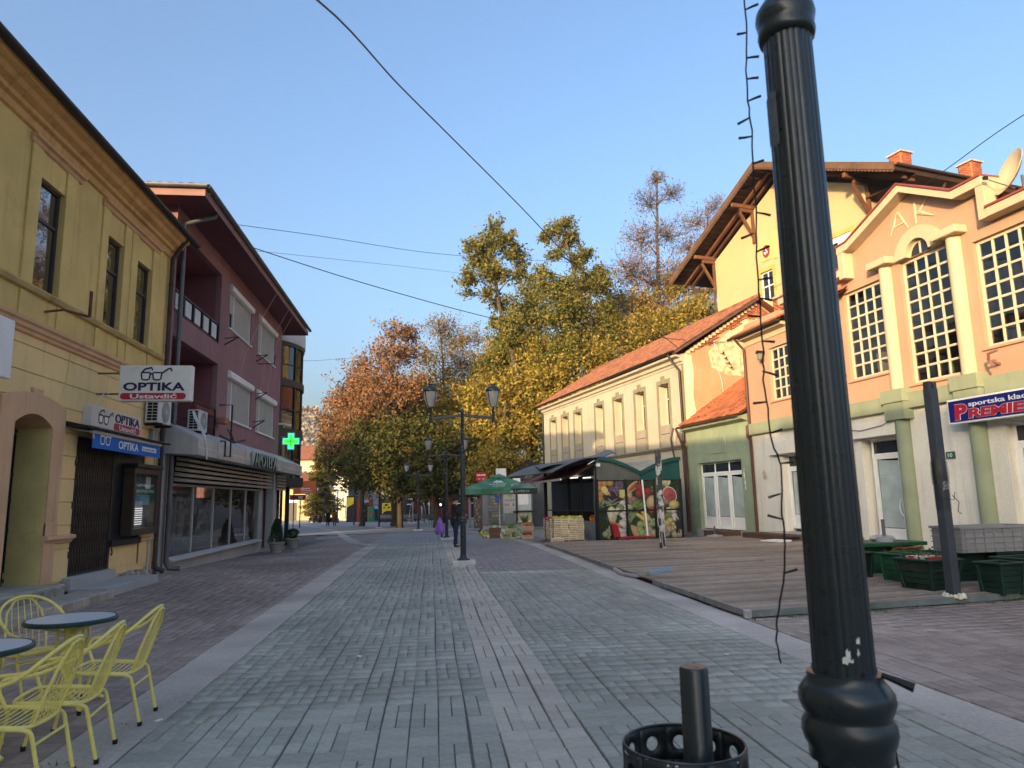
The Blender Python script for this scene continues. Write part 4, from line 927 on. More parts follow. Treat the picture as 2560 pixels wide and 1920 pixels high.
def upvc_door(parent, x0, x1, z0, z1, y, leaves=1, name='door', trans=.42, kick=.55, handle=True, colf=None, paper=True):
    """glazed white door with kick panels and a row of top lights, paper taped behind the panes"""
    f = MB(); w_ = .07
    f.box(x0, x0 + w_, y, y + .07, z0, z1).box(x1 - w_, x1, y, y + .07, z0, z1).box(x0 + w_, x1 - w_, y, y + .07, z1 - w_, z1).box(x0 + w_, x1 - w_, y, y + .07, z1 - trans - w_, z1 - trans)
    cf = colf or [i / leaves for i in range(leaves + 1)]; X = [x0 + w_ / 2 + (x1 - x0 - w_) * c for c in cf]
    for x in X[1:-1]: f.box(x - w_ / 2, x + w_ / 2, y + .003, y + .067, z0, z1 - w_)
    d = f.build(name, mUpvc, parent, bevel=.008)
    for a, b in zip(X[:-1], X[1:]):
        a += w_ / 2 + .004; b -= w_ / 2 + .004
        MB().box(a, a + .09, y - .012, y + .05, z0 + .02, z1 - trans - w_ - .004).box(b - .09, b, y - .012, y + .05, z0 + .02, z1 - trans - w_ - .004).box(a + .09, b - .09, y - .012, y + .05, z0 + .02, z0 + .12).box(a + .09, b - .09, y - .012, y + .05, z0 + kick - .09, z0 + kick).box(a + .09, b - .09, y - .012, y + .05, z1 - trans - w_ - .10, z1 - trans - w_ - .004).build('leaf_frame', mUpvc, d, bevel=.006)
        MB().box(a + .09, b - .09, y + .01, y + .03, z0 + .12, z0 + kick - .09).build('kick_panel', mUpvc, d)
        MB().quad((a + .09, y + .02, z0 + kick), (b - .09, y + .02, z0 + kick), (b - .09, y + .02, z1 - trans - w_ - .1), (a + .09, y + .02, z1 - trans - w_ - .1)).build('pane', gShop, d)
        if paper:
            zz = random.uniform(.03, .2); MB().quad((a + .1, y + .05, z0 + kick + .02), (b - .1, y + .055, z0 + kick + .02), (b - .1, y + .05, z1 - trans - w_ - .1 - zz), (a + .1 + random.uniform(0, .06), y + .05, z1 - trans - w_ - .1 - zz * .3)).build('paper_sheet', mPaper, d)
        MB().quad((a, y + .03, z1 - trans), (b, y + .03, z1 - trans), (b, y + .03, z1 - w_), (a, y + .03, z1 - w_)).build('pane', gDay, d)
    if handle:
        hx = X[-1] - .12; MB().tube([(hx, y - .01, z0 + .85), (hx - .03, y - .07, z0 + .95), (hx - .05, y - .08, z0 + 1.1), (hx - .03, y - .07, z0 + 1.25), (hx, y - .01, z0 + 1.33)], .014, 6).build('handle', mUpvc, d)
    MB().quad((x0, y + .3, z0), (x1, y + .3, z0), (x1, y + .3, z1), (x0, y + .3, z1)).build('dark_backing', mVoid, d)
    return d
def bricks(x0, x1, z0, z1, y, parent, keep=lambda x, z: True, depth=.05, name='brickwork', ax='y', bl=.24, bh=.066):
    """courses of single bricks with recessed mortar"""
    V = []; F = []; r = 0; z = z0
    q = [(0, 3, 2, 1), (4, 5, 6, 7), (0, 1, 5, 4), (1, 2, 6, 5), (2, 3, 7, 6), (3, 0, 4, 7)]
    while z < z1 - .02:
        x = x0 - (bl / 2 if r % 2 else 0)
        while x < x1:
            a, b = max(x, x0), min(x + bl - .012, x1)
            if b - a > .03 and keep((a + b) / 2, z + bh / 2):
                j = random.uniform(-.004, .004); o = len(V); c = [(a, y + j), (b, y + j), (b, y + depth), (a, y + depth)]
                if ax == 'x': c = [(v, u) for u, v in c]
                V += [(u, v, z) for u, v in c] + [(u, v, z + bh - .010) for u, v in c]; F += [tuple(i + o for i in f) for f in q]
            x += bl
        z += bh; r += 1
    if not V: return None
    o = obj(name, bulk_mesh(name, np.array(V), np.array(F), [mBrick]), parent); o['kind'] = 'stuff'; return o
def chimney(parent, x, y, z0, z1, w_=.62, d_=.62):
    c = MB().box(x - w_ / 2, x + w_ / 2, y - d_ / 2, y + d_ / 2, z0, z1).build('chimney', mMortar, parent)
    bricks(x - w_ / 2, x + w_ / 2, z0, z1, y - d_ / 2 - .012, c, depth=.03); bricks(y - d_ / 2, y + d_ / 2, z0, z1, x - w_ / 2 - .012, c, ax='x', depth=.03); bricks(y - d_ / 2, y + d_ / 2, z0, z1, x + w_ / 2 - .018, c, ax='x', depth=.03)
    MB().box(x - w_ / 2 - .1, x + w_ / 2 + .1, y - d_ / 2 - .1, y + d_ / 2 + .1, z1 + .03, z1 + .12).build('cap', mMortar, c, bevel=.01)
    MB().box(x - w_ / 2 + .05, x + w_ / 2 - .05, y - d_ / 2 + .05, y + d_ / 2 - .05, z1, z1 + .03).build('flue', mVoid, c)
    return c

# ---------------------------------------------------------------- peach building with gable
ak = thing('peach_building', 'peach building with stepped gable, tall gridded windows and sage green columns', 'building', (12.25, 26.0, 0), R(-84))
WA, WB, WC, WD = (5.82, 7.43, 5.0, 7.75), (8.23, 9.88, 4.5, 7.97), (10.64, 12.25, 5.0, 7.68), (1.55, 2.75, 4.97, 6.92)
WE = (3.9, 5.0, 4.97, 6.92); WF = (13.0, 14.6, 5.0, 7.68)
mb = MB().wall(0, 15.2, 4.05, 8.0, [WA, WB, WC, WD, WE, WF], .22)
mb.add([(0, 0, 8.0), (15.2, 0, 8.0), (15.2, 0, 8.2), (11.3, 0, 8.2), (11.3, 0, 9.0), (10.55, 0, 9.0), (8.85, 0, 9.95), (6.6, 0, 9.08), (6.3, 0, 9.05), (6.3, 0, 8.2), (0, 0, 8.2)], [tuple(range(11))])
mb.quad((0, 7, -.2), (0, 0, -.2), (0, 0, 8.2), (0, 7, 8.2)).quad((15.2, 0, -.2), (15.2, 7, -.2), (15.2, 7, 8.2), (15.2, 0, 8.2)).quad((0, 0, 8.15), (15.2, 0, 8.15), (15.2, 7, 8.15), (0, 7, 8.15))
mb.add([(6.3, .4, 8.1), (11.3, .4, 8.1), (11.3, .4, 9.0), (10.55, .4, 9.0), (8.85, .4, 9.95), (6.6, .4, 9.08), (6.3, .4, 9.05)], [tuple(range(6, -1, -1))])
mb.build('upper_wall', mPeach, ak)
D2, DA, DR = (1.75, 3.05, .10, 3.0), (5.95, 7.5, .08, 3.16), (10.85, 12.6, .10, 3.15)
MB().wall(0, 15.2, -.2, 4.07, [D2, DA, DR], .4, y=.02).build('lower_wall', mChalk, ak)
for wd, c, r_ in ((WA, 4, 7), (WB, 4, 9), (WC, 4, 7), (WD, 3, 5), (WE, 3, 5), (WF, 4, 7)):
    a, b, z0, z1 = wd; rf = [i / r_ for i in range(r_ + 1)]
    window(ak, a, b, z0, z1, .10, M('cream_window_paint', (.52, .46, .33), .6, .08, 4, dirt=.15), gRoom, c, r_, .085, .06, .07, tilt=.008)
    MB().box(a - .06, b + .06, -.06, .1, z0 - .06, z0).build('sill', mPeach, ak, bevel=.006)
    mb = MB()
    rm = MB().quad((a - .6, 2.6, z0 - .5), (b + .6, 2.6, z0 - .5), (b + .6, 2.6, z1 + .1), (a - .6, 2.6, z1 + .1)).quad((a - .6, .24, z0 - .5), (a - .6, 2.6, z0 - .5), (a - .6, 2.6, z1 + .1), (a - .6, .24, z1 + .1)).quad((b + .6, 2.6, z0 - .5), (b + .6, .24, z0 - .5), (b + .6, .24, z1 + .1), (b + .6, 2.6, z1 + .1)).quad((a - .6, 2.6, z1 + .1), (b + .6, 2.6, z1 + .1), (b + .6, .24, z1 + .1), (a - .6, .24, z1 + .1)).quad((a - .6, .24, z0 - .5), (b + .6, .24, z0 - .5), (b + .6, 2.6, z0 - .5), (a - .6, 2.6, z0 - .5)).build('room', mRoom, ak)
    for q in range(5):
        x = a + (b - a) * random.random(); y = random.uniform(.5, 2.2); h = random.uniform(.5, 1.5); MB().box(x - .12, x + .12, y, y + .25, z0 - .5, z0 - .5 + h).build('stored_item', random.choice((mCream, mChalk, mBrick, mVoid)), rm)
# arch hood and its little lunette
mb = MB(); n = 22; c0, zb = 9.05, 7.98
def arc(r_, rz_): return [(c0 + r_ * math.cos(t), zb + rz_ * math.sin(t)) for t in np.linspace(math.pi, 0, n)]
I, O_ = arc(.40, .40), arc(.80, .74)
vs = [(x, -.16, z) for x, z in I] + [(x, -.16, z) for x, z in O_] + [(x, .1, z) for x, z in I] + [(x, .0, z) for x, z in O_]
fs = [(i + 1, i, n + i, n + i + 1) for i in range(n - 1)] + [(i, i + 1, 2 * n + i + 1, 2 * n + i) for i in range(n - 1)] + [(n + i + 1, n + i, 3 * n + i, 3 * n + i + 1) for i in range(n - 1)] + [(0, 2 * n, 3 * n, n), (n - 1, 2 * n - 1, 4 * n - 1, 3 * n - 1)]
mb.add(vs, fs).build('arch_hood', mCream, ak)
MB().prism(I, -.002, .02).build('lunette', mCream, ak)
MB().prism([(c0 + .34 * math.cos(t), zb + .33 * math.sin(t)) for t in np.linspace(math.pi, 0, 14)], -.012, -.004).build('lunette_pane', gDay, ak)
MB().box(c0 - .025, c0 + .025, -.03, -.012, zb, zb + .33).build('glazing_bar', MATS['cream_window_paint'], ak)
# columns
for x in (7.73, 10.14):
    smooth_by_angle(MB().lathe([(.19, 4.42), (.19, 7.98), (.22, 8.0)], 22, (x, -.02, 0)).build('column', mCream, ak))
    MB().box(x - .40, x + .40, -.36, .02, 8.0, 8.2).build('capital', mCream, ak, bevel=.02)
    smooth_by_angle(MB().lathe([(.2, -.2), (.2, 3.6)], 22, (x + .05, -.04, 0)).build('green_column', mSage, ak))
    MB().box(x - .33, x + .42, -.30, .02, 3.58, 3.84).build('green_capital', mSage, ak, bevel=.01); MB().box(x - .38, x + .46, -.34, .02, 4.06, 4.42).build('green_capital', mSage, ak, bevel=.01)
    MB().box(x - .33, x + .42, -.29, .02, 3.84, 4.06).build('green_capital', mSage, ak, bevel=.006)
for a, b in ((0, 7.38), (8.19, 9.76), (10.6, 15.2)): MB().box(a, b, -.16, .02, 3.86, 4.29).build('green_band', mSage, ak, bevel=.008)
# stepped gable cornice with red metal cap
path = [[(2.9, 8.32), (6.18, 8.32)], [(6.28, 8.1), (6.28, 9.08)], [(6.15, 9.02), (6.62, 9.05), (8.85, 9.9), (10.55, 8.95), (11.42, 8.95)], [(11.33, 8.0), (11.33, 8.9)], [(11.45, 8.12), (15.3, 8.12)]]
mb = MB(); cap = MB()
for pth in path:
    for (xa, za), (xb, zb_) in zip(pth[:-1], pth[1:]):
        if xa == xb: mb.box(xa - .12, xa + .12, -.34, .05, za, zb_)
        else:
            mb.prism([(xa, za - .12), (xb, zb_ - .12), (xb, zb_ + .1), (xa, za + .1)], -.36, .40); cap.prism([(xa, za + .1), (xb, zb_ + .1), (xb, zb_ + .15), (xa, za + .15)], -.40, .42)
mb.build('gable_cornice', mCream, ak, bevel=.01); cap.build('cap_flashing', mRedCap, ak)
# relief initials on the gable
for ch, a, b in (('A', 8.05, 8.75), ('K', 9.0, 9.65)):
    text(ch, a, b, 8.82, 9.42, -.002, M('shell_relief', (.74, .55, .36), .9, .2, 12, bump=.8, bscale=30), ak, name='relief_initial', ext=.025, bold=-.03)
# tiled roof on the far part, gutter, chimney
tiled((-.35, -.42, 7.74), (6.1, -.42, 7.74), (6.1, 3.2, 9.5), (-.35, 3.2, 9.5), 12, 30, mTerra, 'roof_tiles', ak)
MB().add([(-.3, -.36, 7.70), (6.1, -.36, 7.70), (6.1, 3.2, 9.44), (-.3, 3.2, 9.44), (-.3, 7, 7.7), (6.1, 7, 7.7)], [(0, 1, 2, 3), (3, 2, 5, 4), (4, 0, 3)]).build('roof', mTerra, ak)
MB().add([(11.4, -.1, 8.32), (15.3, -.1, 8.32), (15.3, 3.2, 9.6), (11.4, 3.2, 9.6)], [(0, 1, 2, 3)]).build('roof', mTerra, ak)
tiled((11.5, -.15, 8.3), (15.2, -.15, 8.3), (15.2, 3.2, 9.6), (11.5, 3.2, 9.6), 10, 16, mTerra, 'roof_tiles', ak)
mb = MB(); gutter(mb, (-.4, -.48, 7.70), (3.0, -.48, 7.70), .08); mb.build('gutter', M('brown_gutter', (.07, .045, .035), .5, .2), ak)
profile(ak, 'eave_moulding', [(0, 7.3), (.04, 7.32), (.05, 7.5), (.3, 7.55), (.32, 7.64), (0, 7.66)], 0, 2.9, mCream)
chimney(ak, .9, 1.5, 7.9, 9.15, 1.2, .6)
pipe(ak, 'downpipe', [(.0, -.46, 7.66), (.02, -.3, 7.45), (.05, -.09, 7.2), (.05, -.09, 4.3), (.05, -.2, 4.2), (.05, -.2, 3.8), (.05, -.09, 3.7), (.05, -.09, .1)], .055, M('dark_red_brown_pipe', (.085, .035, .028), .5, .2))
upvc_door(ak, D2[0], D2[1], D2[2] + .3, D2[3], .28, 1, kick=.5)
upvc_door(ak, DA[0] + .12, DA[1] - .22, DA[2], DA[3], .26, 1, kick=.5)
upvc_door(ak, DR[0], DR[1], DR[2], DR[3], .24, 2, kick=.5, paper=False)
MB().box(D2[0] - .5, D2[1] + .4, -.35, .3, -.1, .32).build('door_step', mBand, ak, bevel=.02)
MB().box(D2[0] - .45, D2[1] + .2, -.16, .02, 3.02, 3.5).build('lintel_box', mChalk, ak, bevel=.01); MB().box(DA[0] - .2, DA[1] + .1, -.18, .02, 3.2, 3.62).build('lintel_box', mChalk, ak, bevel=.01)
pipe(ak, 'cable', [(5.7, -.19, 3.5), (6.3, -.2, 3.42), (7.2, -.2, 3.5), (7.6, -.25, 3.62)], .012, M('rust_cable', (0, 0, 0)), 5)
sl_ = MB().lathe([(0, 0), (.07, .01), (.10, .03), (.10, .04)], 14, (.75, -.03, 2.35), rot=Matrix.Rotation(R(90), 3, 'X'), sy=1.6).build('wall_lamp', mCream, ak)
pipe(ak, 'cable', [(.75, -.01, 2.5), (.74, -.01, 3.8)], .008, mChalk, 5)
lt = MB().box(1.25, 1.40, -.30, -.12, 6.55, 6.8).build('lantern', M('lantern_green', (.15, .17, .12), .5), ak, bevel=.01); MB().prism([(1.2, 6.8), (1.45, 6.8), (1.36, 6.9), (1.29, 6.9)], -.34, -.08).build('lantern_cap', mBlack, ak)
np_ = MB().box(9.08, 9.36, -.012, .02, 2.42, 2.6).build('number_plate', M('plate_green', (.03, .10, .06), .5), ak, bevel=.004)
text('10', 9.15, 9.29, 2.46, 2.56, -.013, mVin, np_, ext=.002, bold=.01)
MB().tube([(10.98, -.02, 4.55), (11.05, -.4, 4.6), (11.15, -.5, 4.75)], .035, 6).tube([(11.05, -.4, 4.6), (11.2, -.45, 4.45)], .03, 6).tube([(11.15, -.5, 4.75), (11.4, -.5, 4.78)], .03, 6).build('iron_bracket', M('faded_red_iron', (.25, .12, .10), .7), ak)
# betting shop sign
ps = thing('betting_shop_sign', 'blue sign with red and white lettering on the peach building', 'sign', (12.25, 26.0, 0), R(-84))
MB().box(9.72, 12.95, -.42, -.30, 3.23, 3.84).build('frame', M('sign_white_face', (0, 0, 0)), ps, bevel=.01)
pf = MB().box(9.765, 12.905, -.425, -.42, 3.275, 3.795).build('face', M('royal_blue_face', (.008, .012, .16), .4, .03), ps)
mR2 = M('sign_bright_red', (.45, .015, .03), .5, .02)
text('P', 9.92, 10.32, 3.31, 3.71, -.426, mVin, pf, ext=.004, bold=.09, shear=.05); text('P', 9.925, 10.315, 3.318, 3.702, -.431, mR2, pf, ext=.004, bold=.06, shear=.05)
text('REMIER', 10.32, 12.2, 3.32, 3.56, -.426, mVin, pf, ext=.004, bold=.075, shear=.08); text('REMIER', 10.328, 12.192, 3.326, 3.554, -.431, mR2, pf, ext=.004, bold=.05, shear=.08)
text('sportska kladionica', 10.36, 12.6, 3.575, 3.73, -.426, mVin, pf, ext=.004, bold=.02)
for x in (10.0, 11.4): MB().beam((x, -.30, 3.7), (x, 0, 3.95), .03, .03).build('stay', mZinc, ps)
# satellite dish and grid antenna on the roof
sd = thing('satellite_dish', 'large cream satellite dish on the peach building roof edge', 'satellite dish', (13.72, 14.2, 8.30), R(-84))
rr = Matrix.Rotation(R(-20), 3, 'Z') @ Matrix.Rotation(R(68), 3, 'X')
smooth_by_angle(MB().lathe([(.0, .0), (.2, .02), (.4, .08), (.55, .16), (.56, .16), (.56, .145), (.4, .06), (.2, 0.005), (0, -.015)], 36, (0, -.1, .62), rot=rr, sx=.92).build('reflector', mCream, sd))
MB().tube([(0, .1, 0), (0, .1, .6)], .03, 8).build('mast', mZinc, sd); MB().tube([(0, -.15, .25), (-.25, -.65, .55)], .015, 6).build('feed_arm', mZinc, sd); MB().obox((-.26, -.67, .58), (.07, .1, .08)).build('feed_horn', mBlack, sd)
ga = thing('grid_antenna', 'small wire grid antenna beside the satellite dish', 'antenna', (13.45, 14.85, 8.30), R(-84))
mb = MB()
for i in range(13): z = .12 + i * .045; hw = .21 * math.sqrt(max(.1, 1 - ((i - 6) / 7.5) ** 2)); mb.tube([(-hw, -.02, z), (0, .04, z), (hw, -.02, z)], .006, 4)
for x in (-.18, -.06, .06, .18): mb.tube([(x, .0, .12), (x, .02, .66)], .006, 4)
mb.build('grid', mWhite, ga); MB().tube([(0, .05, -.25), (0, .05, .7)], .018, 6).build('mast', mZinc, ga); MB().tube([(0, .03, .39), (0, -.28, .39)], .02, 6).obox((0, -.28, .39), (.12, .03, .06)).build('feed', mWhite, ga)

# ---------------------------------------------------------------- small sage green shop
gh = thing('green_shop_house', 'low sage green shop with orange tiled roof between two houses', 'house', (11.56, 31.12, 0), R(-82))
GD = (.86, 4.27, .1, 3.02)
MB().wall(0, 4.98, -.3, 4.5, [GD], .3).build('wall', M('sage_shop_paint', (.27, .325, .22), .88, .12, 1.2, bump=.1, bscale=30, dirt=.3, dirtcol=(.40, .46, .31)), gh)
upvc_door(gh, GD[0], GD[1], .22, GD[3], .16, 3, kick=.52, colf=[0, .33, .66, 1])
MB().box(.8, 4.4, -.18, .2, -.3, .2).build('threshold', mStepConc, gh, bevel=.015)
mb = MB(); gutter(mb, (-.15, -.34, 4.72), (4.75, -.34, 4.72), .09)
for i in range(7): mb.tube([(.3 + i * .7, -.44 + .1 * math.cos(t) * 0 - .095 * math.sin(t) * 0 + .1 - .1 * math.cos(t), 4.72 - .1 * math.sin(t)) for t in np.linspace(0, math.pi, 8)], .012, 4)
mb.build('gutter', M('brown_gutter', (0, 0, 0)), gh)
MB().prism([(.0, 4.45), (-.28, 4.55), (-.30, 4.66), (0, 4.75)], 0, 4.95, 'x').build('eave_board', mSage, gh)
tiled((-.05, -.36, 4.76), (4.95, -.36, 4.76), (4.95, 4.6, 8.0), (-.05, 4.6, 8.0), 17, 20, mTerra, 'roof_tiles', gh)
MB().quad((-.05, -.30, 4.74), (4.95, -.30, 4.74), (4.95, 4.6, 7.94), (-.05, 4.6, 7.94)).build('roof', mTerra, gh)
mb = MB(); rnd = random.Random(4)
for i in range(16): 
    x, t = .3 + 4.4 * rnd.random(), rnd.choice((.06, .2, .3)); mb.obox((x, -.36 + 4.96 * t, 4.82 + 3.24 * t), (.05, .02, .09))
mb.build('snow_guards', mBlack, gh)
MB().box(2.05, 3.25, -.03, 0, 3.36, 4.0).build('plaque', M('sage_shop_paint', (0, 0, 0)), gh, bevel=.008)
for x, z, s in ((4.42, 2.4, .12), (4.46, 2.1, .1), (4.48, 1.9, .07), (4.44, 2.6, .06)):
    MB().prism([(x + s * .5 * math.cos(a) * random.uniform(.5, 1), z + s * 1.6 * math.sin(a) * random.uniform(.5, 1)) for a in np.linspace(0, 6, 8)], -.003, .002).build('peeled_patch', mWhite, gh)
for dx in (.0, .1, .2): pipe(gh, 'downpipe', [(-.05 + dx * .9, -.5, 4.66 - dx), (-.1 + dx, -.3, 4.2 - dx), (-.06 + dx * .8, -.14, 3.7), (-.06 + dx * .8, -.14, .05)], .05, M('dark_red_brown_pipe', (0, 0, 0)))
pipe(gh, 'hose', [(-.25, -.5, 4.7), (-.35, -.6, 4.2), (-.15, -.65, 3.7), (-.05, -.6, 3.2), (-.3, -.75, 2.75), (-.5, -.8, 2.6)], .045, M('corrugated_hose', (.05, .045, .045), .6))
ws = MB().box(0, 1.6, -.35, .35, 0, .22).build('wooden_step', M('dark_stained_wood', (.10, .055, .035), .7, .2, 4, bump=.2), None, bevel=.01, loc=(11.2, 28.0, .04), rot=(0, 0, R(-82))); tag(ws, 'dark brown wooden step box before the green shop door', 'step')
ws = MB().box(0, 2.9, -.4, .4, 0, .20).build('wooden_step', M('dark_stained_wood', (0, 0, 0)), None, bevel=.01, loc=(11.75, 25.5, .07), rot=(0, 0, R(-84))); tag(ws, 'long dark brown wooden step before the far peach building door', 'step')

# ---------------------------------------------------------------- long cream building
wb = thing('long_cream_building', 'long cream building with seven narrow framed windows and tiled roof', 'building', (8.14, 50.53, 0), R(-80))
mCreamW = M('pale_cream_plaster', (.47, .415, .315), .92, .09, .5, bump=.12, bscale=25, streak=.35, dirtcol=(.5, .45, .36), dirt=.12)
mOlive = M('olive_grey_trim', (.22, .205, .14), .88, .1, 2); mPanel = M('taupe_panel', (.32, .28, .22), .88, .1, 2, dirt=.2)
S7 = [(1.34, 2.78), (3.65, 5.11), (5.91, 7.39), (9.32, 10.76), (11.97, 13.38), (14.62, 16.01), (17.2, 18.53)]
ops = [(a + .16, b - .16, 5.0, 6.98) for a, b in S7]
MB().wall(0, 19.8, -.8, 8.06, ops, .48).build('wall', mCreamW, wb)
for a, b in S7:
    MB().prism([(a, 3.95), (a + .16, 3.95), (a + .16, 6.98), (b - .16, 6.98), (b - .16, 3.95), (b, 3.95), (b, 7.2), (a, 7.2)], -.05, 0).build('window_surround', mOlive, wb, bevel=.006)
    MB().box((a + b) / 2 - .13, (a + b) / 2 + .13, -.10, 0, 7.0, 7.38).build('keystone', mOlive, wb, bevel=.01)
    MB().box(a + .16, b - .16, -.012, 0, 4.60, 5.0).build('apron_panel', mPanel, wb); MB().box(a + .16, b - .16, -.012, 0, 3.95, 4.57).build('apron_panel', mPanel, wb); MB().box(a + .16, b - .16, -.008, 0, 4.57, 4.60).build('apron_joint', mVoid, wb)
    window(wb, a + .16, b - .16, 5.0, 6.98, .38, MATS['cream_window_paint'], gDay, 2, 2, .07, .06, .06, rowf=[0, .68, 1])
profile(wb, 'ledge', [(0, 3.74), (.06, 3.76), (.08, 3.84), (.14, 3.86), (.14, 3.93), (0, 3.96)], 0, 19.8, mOlive)
profile(wb, 'cornice', [(0, 7.62), (.04, 7.64), (.06, 7.74), (.16, 7.78), (.18, 7.92), (.40, 7.98), (.42, 8.08), (0, 8.1)], -.2, 19.85, mCreamW)
mb = MB(); gutter(mb, (-.4, -.52, 8.22), (20.0, -.52, 8.22), .085); mb.build('gutter', mBlack, wb)
RZ = 11.05
tiled((-.4, -.50, 8.24), (20.1, -.50, 8.24), (20.1, 4.15, RZ), (-.4, 4.15, RZ), 20, 90, mTerraOld, 'roof_tiles', wb)
MB().add([(-.4, -.45, 8.2), (20.1, -.45, 8.2), (20.1, 4.15, RZ - .05), (-.4, 4.15, RZ - .05), (-.4, 8.8, 8.2), (20.1, 8.8, 8.2)], [(0, 1, 2, 3), (3, 2, 5, 4)]).build('roof', mTerraOld, wb)
mb = MB()
for i in range(70): mb.lathe([(.11, 0), (.12, .25), (.09, .30)], 7, (-.4 + i * .293, 4.15, RZ + .02), rot=Matrix.Rotation(R(90), 3, 'Y'))
mb.build('ridge_tiles', mTerraOld, wb)
# gable end: weathered peach plaster, patches of bare brick, stepped brick verge
gpl = [(-.0, -.8), (8.3, -.8), (8.3, 8.1), (4.15, 10.85), (0, 8.1)]
MB().prism(gpl, 19.6, 19.8, 'x').build('gable_wall', M('gable_plaster', (.42, .26, .14), .93, .1, .6, bump=.3, bscale=12, dirt=.2, dirtcol=(.66, .50, .30)), wb)
MB().prism([(0, 0), (.42, 0), (.40, 3.2), (.55, 5.2), (.42, 6.1), (.5, 7.3), (.42, 8.3), (0, 8.05)], 19.8, 19.815, 'x').build('corner_plaster', M('loose_cream_plaster', (.68, .58, .36), .93, .15, 2, bump=.3, bscale=15), wb)
MB().prism([(1.35, 8.25), (1.5, 7.5), (2.3, 7.2), (3.2, 7.15), (4.0, 6.4), (6.0, 6.5), (7.2, 8.5), (4.15, 10.4), (2.8, 9.55)], 19.8, 19.812, 'x').build('bare_plaster', M('mottled_render', (.60, .50, .30), .95, .3, 4, bump=.5, bscale=14, alt=(.40, .32, .17), altscale=5, altcut=(.48, .6)), wb)
MB().prism([(1.9, 5.55), (2.6, 6.1), (3.3, 6.75), (3.9, 7.2), (3.95, 6.85), (3.2, 6.35), (2.6, 5.8), (2.1, 5.45)], 19.81, 19.822, 'x').build('crack_patch', MATS['loose_cream_plaster'], wb)
bricks(.3, 8.0, 7.8, 10.8, 19.80, wb, keep=lambda y, z: (z > 8.1 + .663 * min(y, 8.3 - y) - .62 + .12 * math.sin(y * 5)) and z < 8.05 + .663 * min(y, 8.3 - y) and y > .9, ax='x', depth=.03) if False else None
bk = bricks(.8, 7.6, 7.9, 10.75, 19.825, wb, keep=lambda y, z: (8.1 + .663 * min(y, 8.3 - y) - (.38 + .5 * max(0, (y - 2.2) / 3) + .1 * math.sin(y * 5)) < z < 8.05 + .663 * min(y, 8.3 - y)), ax='x', depth=-.03)
bk = bricks(2.2, 3.9, 5.5, 6.6, 19.825, wb, keep=lambda y, z: abs(z - (5.7 + (y - 2.2) * .45)) < .16 + .06 * math.sin(y * 9), ax='x', depth=-.03)
mb = MB(); y = .25
while y < 4.1:
    z = 8.1 + .663 * y; mb.box(19.8, 19.92, y - .08, y + .08, z - .16, z - .02); y += .2
mb.build('verge_bricks', M('pale_verge_brick', (.62, .45, .27), .9, .15, 5), wb)['kind'] = 'stuff'
MB().add([(19.75, -.5, 8.22), (20.14, -.5, 8.22), (20.14, 4.15, RZ), (19.75, 4.15, RZ), (19.75, -.5, 8.08), (20.14, -.5, 8.08), (20.14, 4.15, RZ - .16), (19.75, 4.15, RZ - .16)], [(0, 1, 2, 3), (4, 7, 6, 5), (1, 5, 6, 2), (0, 4, 5, 1)]).build('barge_board', M('brown_barge', (.10, .05, .035), .8, .2, 3), wb)
pipe(wb, 'downpipe', [(19.3, -.50, 8.16), (19.45, -.35, 7.75), (19.62, -.12, 7.35), (19.64, -.10, 4.2), (19.7, -.2, 3.7), (19.66, -.12, .1)], .06, mBlack)
pipe(wb, 'downpipe', [(-.1, -.45, 8.1), (.1, -.1, 7.7), (.1, -.1, .0)], .055, mBlack)
pipe(wb, 'cable', [(19.83, 1.7, 8.8), (19.85, 1.75, 7.6), (19.84, 1.95, 6.9), (19.84, 2.0, 6.2), (19.84, 2.35, 5.6)], .025, M('pale_cable', (0, 0, 0)), 6)
mb = MB()
for i in range(4): mb.tube([(19.82, 2.0 + .13 * i, 8.2 - .22 * i), (19.98, 2.05 + .13 * i, 8.15 - .22 * i)], .015, 5).lathe([(.0, 0), (.04, .01), (.045, .08), (.02, .11), (0, .11)], 8, (19.98, 2.05 + .13 * i, 8.13 - .22 * i))
mb.build('insulators', mBlack, wb)
MB().beam((19.9, 3.5, 8.9), (19.9, .6, 8.6), .02, .02).build('iron_tie', mBlack, wb)

# ---------------------------------------------------------------- chalet hotel behind
ht = thing('chalet_hotel', 'tall yellow chalet building with huge timber eaves behind the cream house', 'building', (19.6, 45.3, 0), R(-76))
mYel = M('pale_yellow_render', (.47, .375, .205), .92, .05, .5, bump=.25, bscale=18, streak=.08)
mTimber = M('brown_timber', (.13, .055, .028), .75, .2, 2, bump=.2, bscale=20); mTimberD = M('dark_timber_boards', (.04, .02, .013), .8, .2, 2)
W1, W2 = (4.45, 5.6, 13.5, 15.35), (9.7, 11.7, 13.6, 15.5)
mb = MB().wall(0, 13.0, 6, 17.6, [W1, W2, (1.3, 2.4, 9, 11), (4.45, 5.6, 9, 11), (9.7, 11.7, 9, 11)], .2)
mb.add([(0, 0, 17.6), (13, 0, 17.6), (6.5, 0, 20.7)], [(0, 1, 2)]).quad((0, 14, 0), (0, 0, 0), (0, 0, 17.6), (0, 14, 17.6)).quad((13, 0, 0), (13, 14, 0), (13, 14, 17.6), (13, 0, 17.6)).quad((0, 0, 0), (13, 0, 0), (13, 0, 6), (0, 0, 6))
mb.build('wall', mYel, ht)
mOl2 = M('mustard_trim', (.42, .35, .10), .85, .1)
